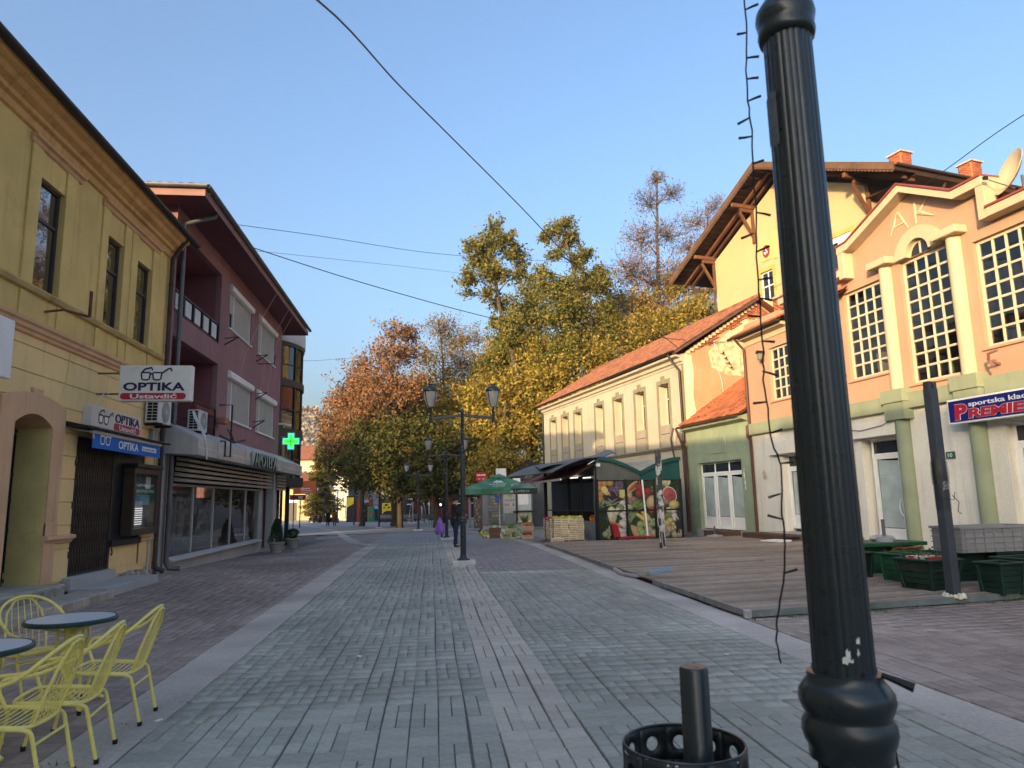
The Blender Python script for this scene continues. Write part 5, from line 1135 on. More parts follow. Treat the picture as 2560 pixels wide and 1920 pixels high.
for a, b, c, d in (W1, W2, (4.45, 5.6, 9, 11), (9.7, 11.7, 9, 11)):
    MB().prism([(a - .22, c - .1), (a, c - .1), (a, d), (b, d), (b, c - .1), (b + .22, c - .1), (b + .22, d + .24), (a - .22, d + .24)], -.05, 0).build('window_surround', mOl2, ht)
    wn = window(ht, a, b, c, d, .1, mUpvc, gDay, 2, 1 if b - a > 1.5 else 2, .08, .07, .06)
MB().box(10.7, 11.68, .03, .09, 14.5, 15.45).build('shutter', mWhite, ht); MB().box(9.72, 11.68, .02, .1, 15.2, 15.48).build('shutter_box', mUpvc, ht)
em = MB().box(4.8, 5.6, -.06, 0, 16.0, 17.15).build('emblem_plate', M('emblem_yellow', (.72, .55, .16), .6), ht, bevel=.02)
MB().prism([(5.2 + .33 * math.cos(t), 16.58 + .42 * math.sin(t)) for t in np.linspace(0, 6.283, 25)[:-1]], -.075, -.06).build('emblem_disc', M('emblem_red', (.30, .02, .04), .5), em)
mb = MB(); rnd = random.Random(8)
for i in range(16): mb.obox((5.2 + rnd.gauss(0, .1), -.078, 16.45 + rnd.gauss(0, .07)), (.07, .006, .05))
for x, z in ((5.2, 16.82), (5.12, 16.8), (5.28, 16.8), (5.2, 16.72)): mb.obox((x, -.078, z), (.05, .006, .07))
mb.build('emblem_marks', mVin, em)
MB().box(5.75, 6.1, -.06, 0, 15.9, 17.6).build('emblem_plate', MATS['emblem_yellow'], ht, bevel=.02)
AZ, EZ, HW = 21.55, 17.0, 9.5   # ridge and eave heights, half width
def slope(z_off): return [(6.5 - HW, EZ + z_off), (6.5, AZ + z_off), (6.5 + HW, EZ + z_off)]
up_ = slope(0); lo = slope(-.22)
MB().prism(up_ + lo[::-1], -1.6, 15, 'y').build('roof', mTimberD, ht)
tiled((6.5 + HW, -1.65, EZ), (6.5 + HW, 15, EZ), (6.5, 15, AZ), (6.5, -1.65, AZ), 26, 58, mTerraOld, 'roof_tiles', ht)
tiled((6.5 - HW, 15, EZ), (6.5 - HW, -1.65, EZ), (6.5, -1.65, AZ), (6.5, 15, AZ), 12, 40, mTerraOld, 'roof_tiles', ht)
for sgn in (-1, 1):
    bb = MB(); e_ = (6.5 + sgn * (HW + .05), EZ - .03)
    bb.prism([(6.5, AZ + .12), (6.5, AZ - .26), (e_[0], e_[1] - .26), (e_[0], e_[1] + .12)], -1.72, -1.62); bb.build('barge_board', M('barge_timber', (.12, .065, .038), .8, .25, 2, bump=.3), ht)
    sc = MB(); n = 46
    for i in range(n):
        t = (i + .5) / n; x = 6.5 + sgn * (HW + .05) * t; z = AZ - .27 + (EZ - .03 - AZ) * t
        sc.lathe([(0, -.02), (.11, -.02), (.11, .02), (0, .02)], 8, (x, -1.66, z), rot=Matrix.Rotation(R(90), 3, 'X'))
    sc.build('scalloped_trim', M('barge_timber', (0, 0, 0)), ht)
    # rafters and purlins under the overhang
    for yy in (-.55,):
        x = 6.5
        MB().prism([(6.5, AZ - .24), (6.5, AZ - .44), (6.5 + sgn * HW * .97, EZ + .03 - .44), (6.5 + sgn * HW * .97, EZ + .03 - .24)], yy - .1, yy + .1).build('rafter', mTimber, ht)
    MB().prism([(6.5, AZ - .24), (6.5, AZ - .50), (6.5 + sgn * HW * .97, EZ + .03 - .50), (6.5 + sgn * HW * .97, EZ + .03 - .24)], -.14, .06).build('rafter', mTimber, ht)
    for off in (6.55, 2.3):
        x = 6.5 + sgn * off; z = AZ - .475 * off - .62
        MB().beam((x, .2, z), (x, -1.62, z), .2, .26).build('purlin', mTimber, ht, bevel=.02)
        MB().beam((x, .2, z - .26), (x, -1.0, z - .26), .18, .22).build('purlin', mTimber, ht, bevel=.02)
        MB().beam((x, -.05, z - 2.0), (x, -1.05, z - .42), .16, .16).build('strut', mTimber, ht, bevel=.01)
        MB().box(x - .11, x + .11, -.13, .0, z - 2.4, z - .3).build('wall_post', mTimber, ht, bevel=.01)
    for i in range(20):
        t = (i + .5) / 20 * .98; x = 6.5 + sgn * HW * t; z = AZ - .475 * HW * t - .235
        if sgn < 0 or i > 10: MB().box(x - .2, x + .2, -1.6, -.15, z - .005, z).build('soffit_board', M('soffit_board_timber', (.06, .027, .017), .8, .2, 2, island=.3), ht, rot=None)
mb = MB(); gutter(mb, (6.5 + HW + .12, -1.6, EZ + .04), (6.5 + HW + .12, 15, EZ + .04), .09); mb.build('gutter', M('brown_gutter', (0, 0, 0)), ht)
MB().box(13.0, 6.5 + HW, -.2, 15, EZ - .3, EZ - .22).build('eave_soffit', mTimberD, ht)
for i in range(5): MB().beam((13.0, 1.5 + i * 3, 15.2), (15.4, 1.5 + i * 3, EZ - .4), .16, .16).build('strut', mTimberD, ht)
pipe(ht, 'downpipe', [(15.9, 2.0, 16.9), (15.7, 2.0, 16.5), (13.2, 2.0, 15.6), (13.1, 2.0, 10)], .07, M('brown_gutter', (0, 0, 0)))
pipe(ht, 'downpipe', [(-2.8, -.3, 16.8), (-1.6, -.3, 15.9), (-.1, -.1, 15.5), (-.06, -.1, 9)], .06, M('brown_gutter', (0, 0, 0)))
chimney(ht, 13.0, 2.6, 18.0, 19.55, .75, .75); chimney(ht, 14.2, 6.2, 17.5, 19.0, .75, .75)
# ================================================================ street furniture
mLamp = M('lamp_post_paint', (.022, .031, .037), .30, .15, 3, spec=.5, fine=.05, bump=.03, bscale=50)
mLens = M('frosted_lamp_bowl', (.55, .53, .48), .35, .08, 3, transl=.35)
mLampBase = M('whitewashed_concrete', (.55, .54, .51), .9, .2, 6, bump=.6, bscale=20, dirt=.5, dirtcol=(.25, .24, .22))
FL = lambda j: (1.0, 1.0, 1.0, .985, .968, .985)[j % 6]
def make_lamp():
    t = thing('street_lamp', '', 'street lamp', (0, 0, 0), 0, 'double lantern street lamps along the pavement')
    b = MB().prism([(-.30, -.27), (.30, -.27), (.31, .27), (-.30, .27)], -.05, .10, 'z').build('plinth', mLampBase, t, bevel=.025, seg=2)
    smooth_by_angle(MB().lathe([(.0, .10), (.17, .10), (.165, .125), (.12, .15), (.085, .19), (.078, .22)], 20).build('foot_flange', mLamp, t))
    smooth_by_angle(MB().lathe([(.074, .2), (.074, 1.06)], 120, flute=FL).build('lower_shaft', mLamp, t), 25)
    smooth_by_angle(MB().lathe([(.072, 1.0), (.09, 1.005), (.091, 1.03), (.098, 1.042), (.103, 1.062), (.101, 1.082), (.094, 1.093), (.092, 1.10), (.0985, 1.11), (.105, 1.13), (.103, 1.15), (.09, 1.168), (.083, 1.176), (.082, 1.192), (.060, 1.194)], 48).build('collar', mLamp, t), 60)
    smooth_by_angle(MB().lathe([(.0685, 1.17), (.0615, 2.82)], 120, flute=FL).build('middle_shaft', mLamp, t), 25)
    smooth_by_angle(MB().lathe([(.058, 2.80), (.070, 2.805), (.074, 2.822), (.071, 2.838), (.073, 2.85), (.077, 2.87), (.074, 2.89), (.062, 2.91), (.055, 2.92)], 40).build('upper_ring', mLamp, t), 60)
    smooth_by_angle(MB().lathe([(.046, 2.9), (.043, 3.86), (.05, 3.87), (.05, 3.9), (.035, 3.93), (.012, 3.98), (0, 3.99)], 20).build('upper_shaft', mLamp, t))
    for s in (-1, 1):
        arm = MB().beam((0, 0, 3.80), (s * .80, 0, 3.72), .055, .075).build('arm', mLamp, t, bevel=.008)
        MB().beam((s * .03, 0, 3.52), (s * .48, 0, 3.73), .02, .03).build('brace', mLamp, arm)
        smooth_by_angle(MB().lathe([(.036, 3.60), (.036, 4.0), (.05, 4.02)], 14, (s * .82, 0, 0)).build('riser', mLamp, arm))
        ln = smooth_by_angle(MB().lathe([(.05, 4.01), (.09, 4.03), (.135, 4.15), (.172, 4.3), (.188, 4.43), (.185, 4.44)], 8, (s * .82, 0, 0)).build('lantern_bowl', mLens, t), 20)
        smooth_by_angle(MB().lathe([(.196, 4.425), (.205, 4.445), (.195, 4.49), (.15, 4.545), (.075, 4.575), (.045, 4.58), (.045, 4.60), (.06, 4.605), (.06, 4.635), (.02, 4.64)], 16, (s * .82, 0, 0)).build('lantern_cap', mLamp, ln), 50)
        mb = MB()
        for q in range(4):
            a = R(45 + 90 * q) ; c_, s_ = math.cos(a), math.sin(a)
            mb.tube([(s * .82 + r_ * c_, r_ * s_, z) for r_, z in ((.055, 4.02), (.10, 4.035), (.143, 4.15), (.18, 4.3), (.198, 4.44))], .010, 5)
        mb.build('lantern_frame', mLamp, ln)
    for z in (2.98, 3.35, 3.42): MB().lathe([(.047, -.012), (.053, -.01), (.053, .01), (.047, .012)], 14, (0, 0, z)).build('cable_clip', mZinc, t)
    return t
lamp = make_lamp()
lamp['label'] = 'double lantern street lamp on a white plinth in front of the standing man'
lamp.location = (.83, 18.55, gz(.78, 18.55) + .02)
LP = [(.72, 32.5, 'double lantern street lamp with the purple bag beside its foot', .03), (-.82, 49.9, 'third street lamp back, before the wire trellis arch', -.05), (-4.3, 61.6, 'fourth street lamp back, before the yellow poster and benches', .05),
      (-7.84, 76, 'fifth street lamp back, before the red kiosk', 0), (-10.55, 84, 'sixth street lamp back, before the grey house with red roof', .08), (-13.3, 93, 'seventh street lamp back, partly over the dark cafe awning', 0), (-16.05, 101, 'farthest street lamp, beside the orange banner', .1)]
for x, y, l, rz in LP: dup(lamp, (x, y, gz(x, y) + .01), rz, l)
near = dup(lamp, (.955, 1.64, 0.0), R(32), 'fluted dark street lamp post close to the camera with peeling sticker')
th = math.atan2(-1.64, -.955)
def on_post(name, ang, z0, z1, half, mat, r_=.0668, jag=0):
    mb = MB(); n = 6; A = [ang + half * (2 * i / (n - 1) - 1) for i in range(n)]; rr_ = random.Random(int(z0 * 100))
    P = [(r_ * math.cos(a), r_ * math.sin(a), z0 + rr_.uniform(-jag, jag)) for a in A] + [(r_ * math.cos(a), r_ * math.sin(a), z1 + rr_.uniform(-jag, jag)) for a in A]
    mb.add(P, [(i, i + 1, n + i + 1, n + i) for i in range(n - 1)]); o = mb.build(name, mat, near); o.rotation_euler = (0, 0, -near.rotation_euler[2]); return o
on_post('tape_patch', th - .95, 2.50, 2.64, .33, M('grey_tape', (.12, .13, .14), .5, .3, 8, bump=.3), .0665, .01)
mChip = M('chipped_paint', (.72, .74, .66), .7, .1)
for a, z, s, h in ((.15, 1.222, .17, .012), (.17, 1.232, .07, .02), (.52, 1.265, .06, .014), (.5, 1.24, .05, .010)): on_post('paint_chip', th + a, z, z + h, s, mChip, .0690, .006)
on_post('cable_tie', th, 1.192, 1.203, 2.9, mBlack, .0715)
MB().tube([(.03, -.075, 1.195), (.045, -.105, 1.185), (.06, -.13, 1.175)], [.006, .0085, .011], 8).build('plug_end', mBlack, near).rotation_euler = (0, 0, R(20) - near.rotation_euler[2])
pipe(near, 'loose_cord', [(.075, -.045, 1.06), (.09, -.04, .95), (.085, -.05, .8), (.09, -.04, .5)], .003, mBlack, 5).rotation_euler = (0, 0, -near.rotation_euler[2])

fs_ = thing('fairy_light_string', 'dangling string of unlit fairy lights beside the close lamp post', 'fairy lights', (.85, 1.69, 0))
SP = [(.87, 1.69, 2.99), (.87, 1.69, 2.89), (.86, 1.69, 2.78), (.86, 1.70, 2.66), (.86, 1.69, 2.57), (.86, 1.70, 2.49), (.86, 1.70, 2.35), (.85, 1.70, 2.22), (.85, 1.70, 2.09), (.85, 1.70, 1.99), (.842, 1.70, 1.89), (.85, 1.70, 1.79), (.853, 1.70, 1.73), (.868, 1.69, 1.67), (.86, 1.69, 1.55), (.862, 1.69, 1.48), (.855, 1.70, 1.39), (.835, 1.71, 1.30), (.83, 1.71, 1.25), (.837, 1.71, 1.20)]
SP = [(x - .85, y - 1.69, z) for x, y, z in SP]
rnd = random.Random(12); fine = []
for a, b in zip(SP[:-1], SP[1:]):
    for q in range(4): t = q / 4; fine.append(tuple(a[i] + (b[i] - a[i]) * t + rnd.gauss(0, .0012) for i in range(3)))
fine.append(SP[-1]); MB().tube(fine, .0024, 6).build('wire', mBlack, fs_)
z = 2.93; side = 1
while z > 1.4:
    i = min(range(len(SP)), key=lambda k_: abs(SP[k_][2] - z)); x, y, _ = SP[i]; s = rnd.choice((-1, 1, 1)); L_ = rnd.uniform(.026, .036); dz = rnd.uniform(-.015, .012)
    MB().tube([(x, y, z), (x + s * L_ * .45, y - s * L_ * .3, z + dz * .5), (x + s * L_ * .87, y - s * L_ * .5, z + dz)], [.0022, .0032, .0036], 6).build('bulb', mBlack, fs_)
    z -= rnd.uniform(.045, .085)

# ---------------------------------------------------------------- litter bin on a post
bn = thing('litter_bin', 'dark round litter bin with punched rim on a short post', 'litter bin', (.66, 1.93, 0), R(15))
smooth_by_angle(MB().lathe([(.0, 0), (.038, 0), (.038, 1.148), (.034, 1.154), (0, 1.155)], 28).build('post', mLamp, bn, loc=(.03, -.02, 0)))
n = 48; zr_ = [.55, .845, .875, .905, .965]
V = []; Fc = []; ro = .156
# shell with real round holes: ring of quads leaving octagonal gaps
NH = 12; seg = 2 * math.pi / NH
shell = MB()
zc0, hz, rh = .915, .045, .019
for h in range(NH):
    ac = h * seg; P = []
    hole = [(ac + rh / ro * math.cos(t), zc0 + rh * math.sin(t)) for t in np.linspace(0, 2 * math.pi, 17)[:-1]]
    rect = []
    for t in np.linspace(0, 2 * math.pi, 17)[:-1]:
        c_, s_ = math.cos(t), math.sin(t); k_ = 1 / max(abs(c_), abs(s_)); rect.append((ac + seg / 2 * c_ * k_, zc0 + hz * s_ * k_))
    vs = [(ro * math.cos(a), ro * math.sin(a), z) for a, z in hole] + [(ro * math.cos(a), ro * math.sin(a), z) for a, z in rect]
    shell.add(vs, [(i, (i + 1) % 16, 16 + (i + 1) % 16, 16 + i) for i in range(16)])
    for a0 in (ac - seg / 2, ac, ):
        for q in range(2):
            aa, ab = a0 + q * seg / 4, a0 + (q + 1) * seg / 4
            shell.quad((ro * math.cos(aa), ro * math.sin(aa), .45), (ro * math.cos(ab), ro * math.sin(ab), .45), (ro * math.cos(ab), ro * math.sin(ab), zc0 - hz), (ro * math.cos(aa), ro * math.sin(aa), zc0 - hz))
so_ = shell.build('drum', M('bin_paint', (.022, .028, .032), .42, .2, 4, dirt=.3, dirtcol=(.06, .055, .045)), bn)
sm = so_.modifiers.new('thick', 'SOLIDIFY'); sm.thickness = .004
smooth_by_angle(so_, 60)
MB().tube([(ro * math.cos(a), ro * math.sin(a), .962) for a in np.linspace(0, 2 * math.pi, 49)[:-1]], .0035, 6, closed=True).build('rim', mLamp, bn)
MB().lathe([(0, .46), (.15, .46), (.15, .47), (0, .47)], 24).build('base', mLamp, bn)
MB().lathe([(.148, .60), (.1, .72), (.0, .74)], 20).build('refuse_bag', mVoid, bn)
mb = MB(); rnd = random.Random(4)
for i in range(22):
    a = rnd.uniform(0, 6.28); mb.obox((ro * math.cos(a) * 1.012, ro * math.sin(a) * 1.012, .957 + rnd.uniform(-.006, .002)), (.003, rnd.uniform(.006, .03), .004), Matrix.Rotation(a, 3, 'Z'))
mb.build('chipped_edge', mChip, bn)

# ---------------------------------------------------------------- yellow wire chairs and round tables
mYellow = M('yellow_chair_paint', (.86, .71, .19), .42, .08, 6, spec=.5, dirt=.22, dirtcol=(.32, .22, .06), bump=.05)
mRubber = M('black_rubber', (.012, .012, .012), .7, .1)
def arcpts(pts, n=5, r=.06):
    """polyline with rounded corners"""
    P = [Vector(p) for p in pts]; out = [P[0]]
    for i in range(1, len(P) - 1):
        a, b, c = P[i - 1], P[i], P[i + 1]; d1 = (a - b); d2 = (c - b); k_ = min(r, d1.length * .45, d2.length * .45); p1, p2 = b + d1.normalized() * k_, b + d2.normalized() * k_
        for j in range(n + 1): t = j / n; out.append(p1 * (1 - t) ** 2 + b * 2 * t * (1 - t) + p2 * t * t)
    return out + [P[-1]]
def make_chair():
    t = thing('wire_chair', '', 'chair', (0, 0, 0), 0, 'yellow wire armchairs around the cafe tables')
    hoop = []
    for s in (-1, 1):
        f = arcpts([(.20, s * .26, .36), (.26, s * .275, .50), (.235, s * .28, .565), (.06, s * .275, .575), (-.13, s * .255, .645)], 5, .07)
        hoop.append(f)
    top = [(-.13 - .21 * math.sin(a) ** .8 if True else 0, .255 * math.cos(a), .645 + .185 * math.sin(a)) for a in np.linspace(0, math.pi, 20)]
    path = [Vector(p) for p in hoop[1]] + [Vector(p) for p in top[1:-1]] + [Vector(p) for p in hoop[0][::-1]]
    smooth_by_angle(MB().tube(path, .0125, 8).build('arm_hoop', mYellow, t))
    bk = smooth_by_angle(MB().tube([(-.20, .15, .375), (-.25, .165, .52), (-.315, .14, .70), (-.345, .07, .80), (-.35, 0, .815), (-.345, -.07, .80), (-.315, -.14, .70), (-.25, -.165, .52), (-.20, -.15, .375)], .0095, 8).build('back_frame', mYellow, t))
    for i in range(5):
        y = -.10 + i * .05; MB().tube([(-.20, y * .9, .375), (-.27, y * 1.1, .58), (-.345 + abs(y) * .15, y * 1.0, .81 - abs(y) * .18)], .004, 5).build('back_rod', mYellow, bk)
    seat = arcpts([(.0, .215, .395), (.21, .21, .405), (.215, 0, .41), (.21, -.21, .405), (0, -.215, .395), (-.20, -.20, .375), (-.215, 0, .37), (-.20, .20, .375), (0, .215, .395)], 4, .07)[:-1]
    st = smooth_by_angle(MB().tube(seat, .0115, 8, closed=True).build('seat_frame', mYellow, t))
    for i in range(11):
        x = -.17 + i * .035; MB().tube([(x, -.205, .385 + x * .07), (x, 0, .378 + x * .07), (x, .205, .385 + x * .07)], .0038, 5).build('seat_rod', mYellow, st)
    for s in (-1, 1):
        lg = smooth_by_angle(MB().tube(arcpts([(.20, s * .26, .36), (.235, s * .235, .20), (.275, s * .225, .0)], 3, .05), .0125, 8).build('leg', mYellow, t)); MB().lathe([(.016, 0), (.017, .03)], 10, (.274, s * .225, 0)).build('foot_cap', mRubber, lg)
        lg = smooth_by_angle(MB().tube(arcpts([(.12, s * .215, .395), (-.17, s * .21, .37), (-.215, s * .20, .35), (-.295, s * .195, 0)], 5, .06), .0125, 8).build('leg', mYellow, t)); MB().lathe([(.016, 0), (.017, .03)], 10, (-.294, s * .195, 0)).build('foot_cap', mRubber, lg)
    smooth_by_angle(MB().tube([(-.232, -.198, .28), (-.232, .198, .28)], .009, 8).build('stretcher', mYellow, t))
    smooth_by_angle(MB().tube([(.205, -.25, .34), (.21, 0, .345), (.205, .25, .34)], .009, 8).build('stretcher', mYellow, t))
    return t
ch = make_chair(); ch.location = (-2.45, 6.05, .003); ch.rotation_euler = (0, 0, R(184)); ch['label'] = 'yellow wire armchair standing farthest right, facing the first round table'
dup(ch, (-2.42, 5.25, .003), R(187), 'yellow wire armchair, middle of the three seen from behind')
dup(ch, (-2.47, 4.76, .003), R(182), 'yellow wire armchair nearest the bottom left picture corner, cut by the edge')
dup(ch, (-3.36, 6.85, .003), R(-38), 'yellow wire armchair on the house side of the farther round table')
dup(ch, (-3.42, 5.62, .003), R(-20), 'yellow wire armchair on the house side of the nearer round table')
mTop = M('pale_grey_laminate', (.62, .64, .67), .3, 0, 2, spec=.5, fine=0)
def make_table():
    t = thing('round_table', '', 'table', (0, 0, 0), 0, 'round cafe tables among yellow chairs')
    top = smooth_by_angle(MB().lathe([(0, .672), (.325, .672), (.325, .6985), (0, .6985)], 56).build('tabletop', mTop, t))
    MB().lathe([(.322, .668), (.337, .664), (.346, .672), (.347, .69), (.338, .700), (.325, .7005), (.322, .697)], 56).build('edge_band', M('dark_green_edging', (.02, .055, .05), .4, .1), top)
    MB().box(-.035, .035, -.035, .035, .03, .672).build('pedestal', mYellow, t, bevel=.008)
    for a in range(4):
        c_, s_ = math.cos(R(45 + 90 * a)), math.sin(R(45 + 90 * a))
        MB().tube([(c_ * .03, s_ * .03, .10), (c_ * .2, s_ * .2, .07), (c_ * .29, s_ * .29, .01)], .016, 8).build('leg', mYellow, t); MB().beam((c_ * .03, s_ * .03, .58), (c_ * .26, s_ * .26, .66), .02, .025).build('bracket', mYellow, t)
    for a in (-1, 1): MB().tube([(a * .10, 0, .06), (a * .10, 0, .67)], .012, 8).build('rod', mYellow, t)
    return t
tb = make_table(); tb.location = (-2.98, 6.55, .003); tb['label'] = 'round pale grey cafe table with dark green rim, the farther one'
dup(tb, (-3.02, 5.32, .003), .5, 'round pale grey cafe table with dark green rim, cut by the picture edge')

# ---------------------------------------------------------------- posts on the deck
mPost = M('slate_post_paint', (.045, .052, .062), .55, .15, 3)
p2 = thing('pergola_post', 'leaning slate grey steel post wrapped in clear tape on the deck', 'post', (7.54, 9.87, .09), R(10))
MB().box(-.07, .07, -.07, .07, 0, 3.05).build('shaft', mPost, p2, bevel=.008, seg=2)
for x in (-.072, .072): MB().box(x - .008 if x < 0 else x - .052, x + .06 if x < 0 else x + .008, -.05, .05, 2.95, 3.16).build('fork_plate', mPost, p2, bevel=.004)
for z0, z1, e in ((1.25, 2.0, .0), (1.62, 1.95, .012)): MB().lathe([(.105 + e, z0), (.112 + e, (z0 + z1) / 2), (.104 + e, z1)], 9, rot=None).build('tape_wrap', glass_clear('clear_tape', (.8, .82, .84), .25), p2)
MB().tube([(.1, -.08, 1.45), (.17, -.12, 1.35), (.15, -.1, 1.22), (.19, -.12, 1.18)], .006, 5).tube([(-.08, -.1, 1.42), (.1, -.1, 1.38), (.18, -.06, 1.5)], .005, 5).build('wire', mBlack, p2)
MB().box(-.05, .05, -.0755, -.073, 1.52, 1.66).build('sticker', M('sticker_print', (.3, .3, .3), .5, .8, 25, alt=(.02, .02, .02), altscale=30), p2)
mb = MB(); rnd = random.Random(3)
for i in range(14): a = i * .45; mb.obox((.12 * math.cos(a), .12 * math.sin(a), .02), (.09, .07, rnd.uniform(.04, .09)), Matrix.Rotation(a, 3, 'Z'), .6)
mb.build('foam_collar', M('cream_foam', (.62, .60, .45), .95, .15, 8, bump=.6), p2, bevel=.015)
p1 = thing('pergola_post', 'peeling black and white steel post standing on the far deck', 'post', (6.91, 21.13, .05), R(10))
MB().box(-.07, .07, -.07, .07, 0, 2.8).build('shaft', M('peeling_post_paint', (.05, .05, .052), .6, .2, 3, alt=(.55, .55, .53), altscale=3.5, altcut=(.5, .56)), p1, bevel=.006)
for x in (-.055, .055): MB().box(x - .02, x + .02, -.06, .06, 2.78, 2.95).build('fork_plate', mZinc, p1)
MB().lathe([(.22, 0), (.2, .015), (.09, .05), (.075, .18)], 4, rot=Matrix.Rotation(R(45), 3, 'Z')).build('foot', mPost, p1)
mb = MB(); rnd = random.Random(6)
for i in range(14): z = rnd.uniform(.25, 1.1); a = rnd.uniform(0, 6.28); mb.tube([(.08 * math.cos(a), .08 * math.sin(a), z + .25), (.11 * math.cos(a), .11 * math.sin(a), z), (.10 * math.cos(a + .3), .1 * math.sin(a + .3), z - .2)], .008, 4)
mb.build('frayed_wrap', M('frayed_film', (.6, .6, .6), .5, .2), p1)

# ---------------------------------------------------------------- wooden planters stored on the deck
mPlant = [M('dark_green_planter', (.008, .027, .019), .55, .25, 4, bump=.2, bscale=30, island=.2), M('mid_green_planter', (.011, .075, .033), .5, .2, 4, bump=.2, bscale=30, island=.15, dirt=.25, dirtcol=(.04, .13, .08)),
          M('brown_planter', (.22, .10, .035), .6, .2, 4, bump=.2), M('flaking_red_planter', (.38, .03, .03), .55, .15, 4, alt=(.6, .55, .5), altscale=7, altcut=(.5, .56))]
def planter(loc, rz, label, L_=.95, W=.45, H=.42, mat=0, flare=.06, soil=True, plant=0., tilt=0., rim=None):
    t = thing('wooden_planter', label, 'planter', loc, rz, 'wooden planters stored on the deck'); t.rotation_euler = (tilt, 0, rz)
    m = mPlant[mat]; nbd = 5; hb = H / nbd
    for k_ in range(nbd):
        f0, f1 = k_ / nbd, (k_ + 1) / nbd; e0_, e1_ = flare * f0, flare * f1; z0, z1 = k_ * hb + .004, (k_ + 1) * hb - .004
        for sgn in (-1, 1):
            a0, a1, b0, b1 = L_ / 2 - .05 + e0_, L_ / 2 - .05 + e1_, W / 2 - .06 + e0_, W / 2 - .06 + e1_
            y0, y1 = sgn * b0, sgn * b1; y0i, y1i = sgn * (b0 - .02), sgn * (b1 - .02)
            MB().add([(-a0, y0, z0), (a0, y0, z0), (a1, y1, z1), (-a1, y1, z1), (-a0, y0i, z0), (a0, y0i, z0), (a1, y1i, z1), (-a1, y1i, z1)], [(0, 1, 2, 3), (4, 7, 6, 5), (3, 2, 6, 7), (0, 4, 5, 1)] if sgn < 0 else [(3, 2, 1, 0), (5, 6, 7, 4), (7, 6, 2, 3), (1, 5, 4, 0)]).build('board', m, t)
            x0, x1 = sgn * a0, sgn * a1; x0i, x1i = sgn * (a0 - .02), sgn * (a1 - .02)
            MB().add([(x0, -b0, z0), (x0, b0, z0), (x1, b1, z1), (x1, -b1, z1), (x0i, -b0, z0), (x0i, b0, z0), (x1i, b1, z1), (x1i, -b1, z1)], [(3, 2, 1, 0), (5, 6, 7, 4), (7, 6, 2, 3), (1, 5, 4, 0)] if sgn < 0 else [(0, 1, 2, 3), (4, 7, 6, 5), (3, 2, 6, 7), (0, 4, 5, 1)]).build('board', m, t)
    for sx in (-1, 1):
        for sy in (-1, 1):
            a, b = L_ / 2 - .05, W / 2 - .06; MB().beam((sx * a, sy * b, -.02), (sx * (a + flare), sy * (b + flare), H + .01), .055, .055, (0, 1, 0)).build('corner_post', m, t, bevel=.006)
    a, b = L_ / 2 - .05 + flare, W / 2 - .06 + flare; rm = mPlant[rim] if rim is not None else m
    MB().box(-a - .05, a + .05, -b - .05, -b + .03, H, H + .03).box(-a - .05, a + .05, b - .03, b + .05, H, H + .03).box(-a - .05, -a + .03, -b + .03, b - .03, H, H + .03).box(a - .03, a + .05, -b + .03, b - .03, H, H + .03).build('rim', rm, t, bevel=.006)
    if soil: MB().box(-a + .02, a - .02, -b + .02, b - .02, H - .14, H - .05).build('soil', M('dry_soil', (.06, .045, .03), .95, .3, 6, bump=.8, bscale=15), t)
    if plant:
        def f(r, n): return np.stack([r.uniform(-a, a, n), r.uniform(-b, b, n), H - .06 + np.abs(r.normal(0, .07, n))], 1)
        leaf_cloud('weedy_growth', f, int(700 * plant), .05, mWeed, t, int(loc[0] * 10))
    return t
Z = .10
planter((7.78, 10.68, Z), R(-80), 'dark green planter with red inner rim beside the leaning post', .62, .58, .44, 0, .07, True, .8, rim=0)
o = MB().box(-.22, .22, -.2, .2, .43, .50).build('inner_tray', mPlant[3], bpy.data.objects['wooden_planter'])
planter((8.15, 11.75, Z), R(-82), 'mid green planter left of the leaning post, behind the front row', .5, .62, .44, 1, .05, True, .4)
planter((7.62, 12.55, Z), R(-78), 'dark green planter half hidden behind the close lamp post', .6, .5, .42, 0, .04)
planter((8.45, 10.02, Z), R(-80), 'narrow dark green planter just right of the leaning post', .42, .5, .42, 0, .03, False)
planter((9.3, 9.95 + .13, Z), R(-75), 'large dark green planter at the right picture edge', 1.0, .8, .45, 0, .08, True)
planter((8.75, 11.6, Z), R(-84), 'long dark green planter behind the front row under the plastic crate', .62, 1.5, .46, 0, .05, True, .3, rim=1)
planter((9.75, 11.5, Z), R(-84), 'dark green planter at the right edge carrying the grey crate', .7, .9, .46, 0, .04, True)
planter((8.05, 13.2, Z), R(-84), 'green topped planter with flaking red end, farthest of the stored planters', .7, 1.0, .46, 1, .02, True)
b_ = MB().box(-.45, .45, -.75, .75, .0, .07).build('planter_lid', mPlant[1], None, bevel=.01, loc=(8.6, 13.2, .60), rot=(0, 0, R(-84))); tag(b_, 'flat bright green wooden board lying across the stored planters', 'board')
planter((8.9, 12.9, Z), R(-84), 'orange brown planter under the flat green board', .55, .5, .46, 2, .0, False)
planter((7.75, 13.7, Z), R(-84), 'flaking red planter beside the close lamp post', .4, .35, .46, 3, .0, False)
rk = MB().lathe([(.0, 0), (.16, .01), (.19, .05), (.14, .10), (0, .12)], 10, sx=1.4).build('stone_slab', mBand, None, loc=(8.75, 13.25, .675), bevel=.01); tag(rk, 'rough pale stone lump on the green board', 'stone')
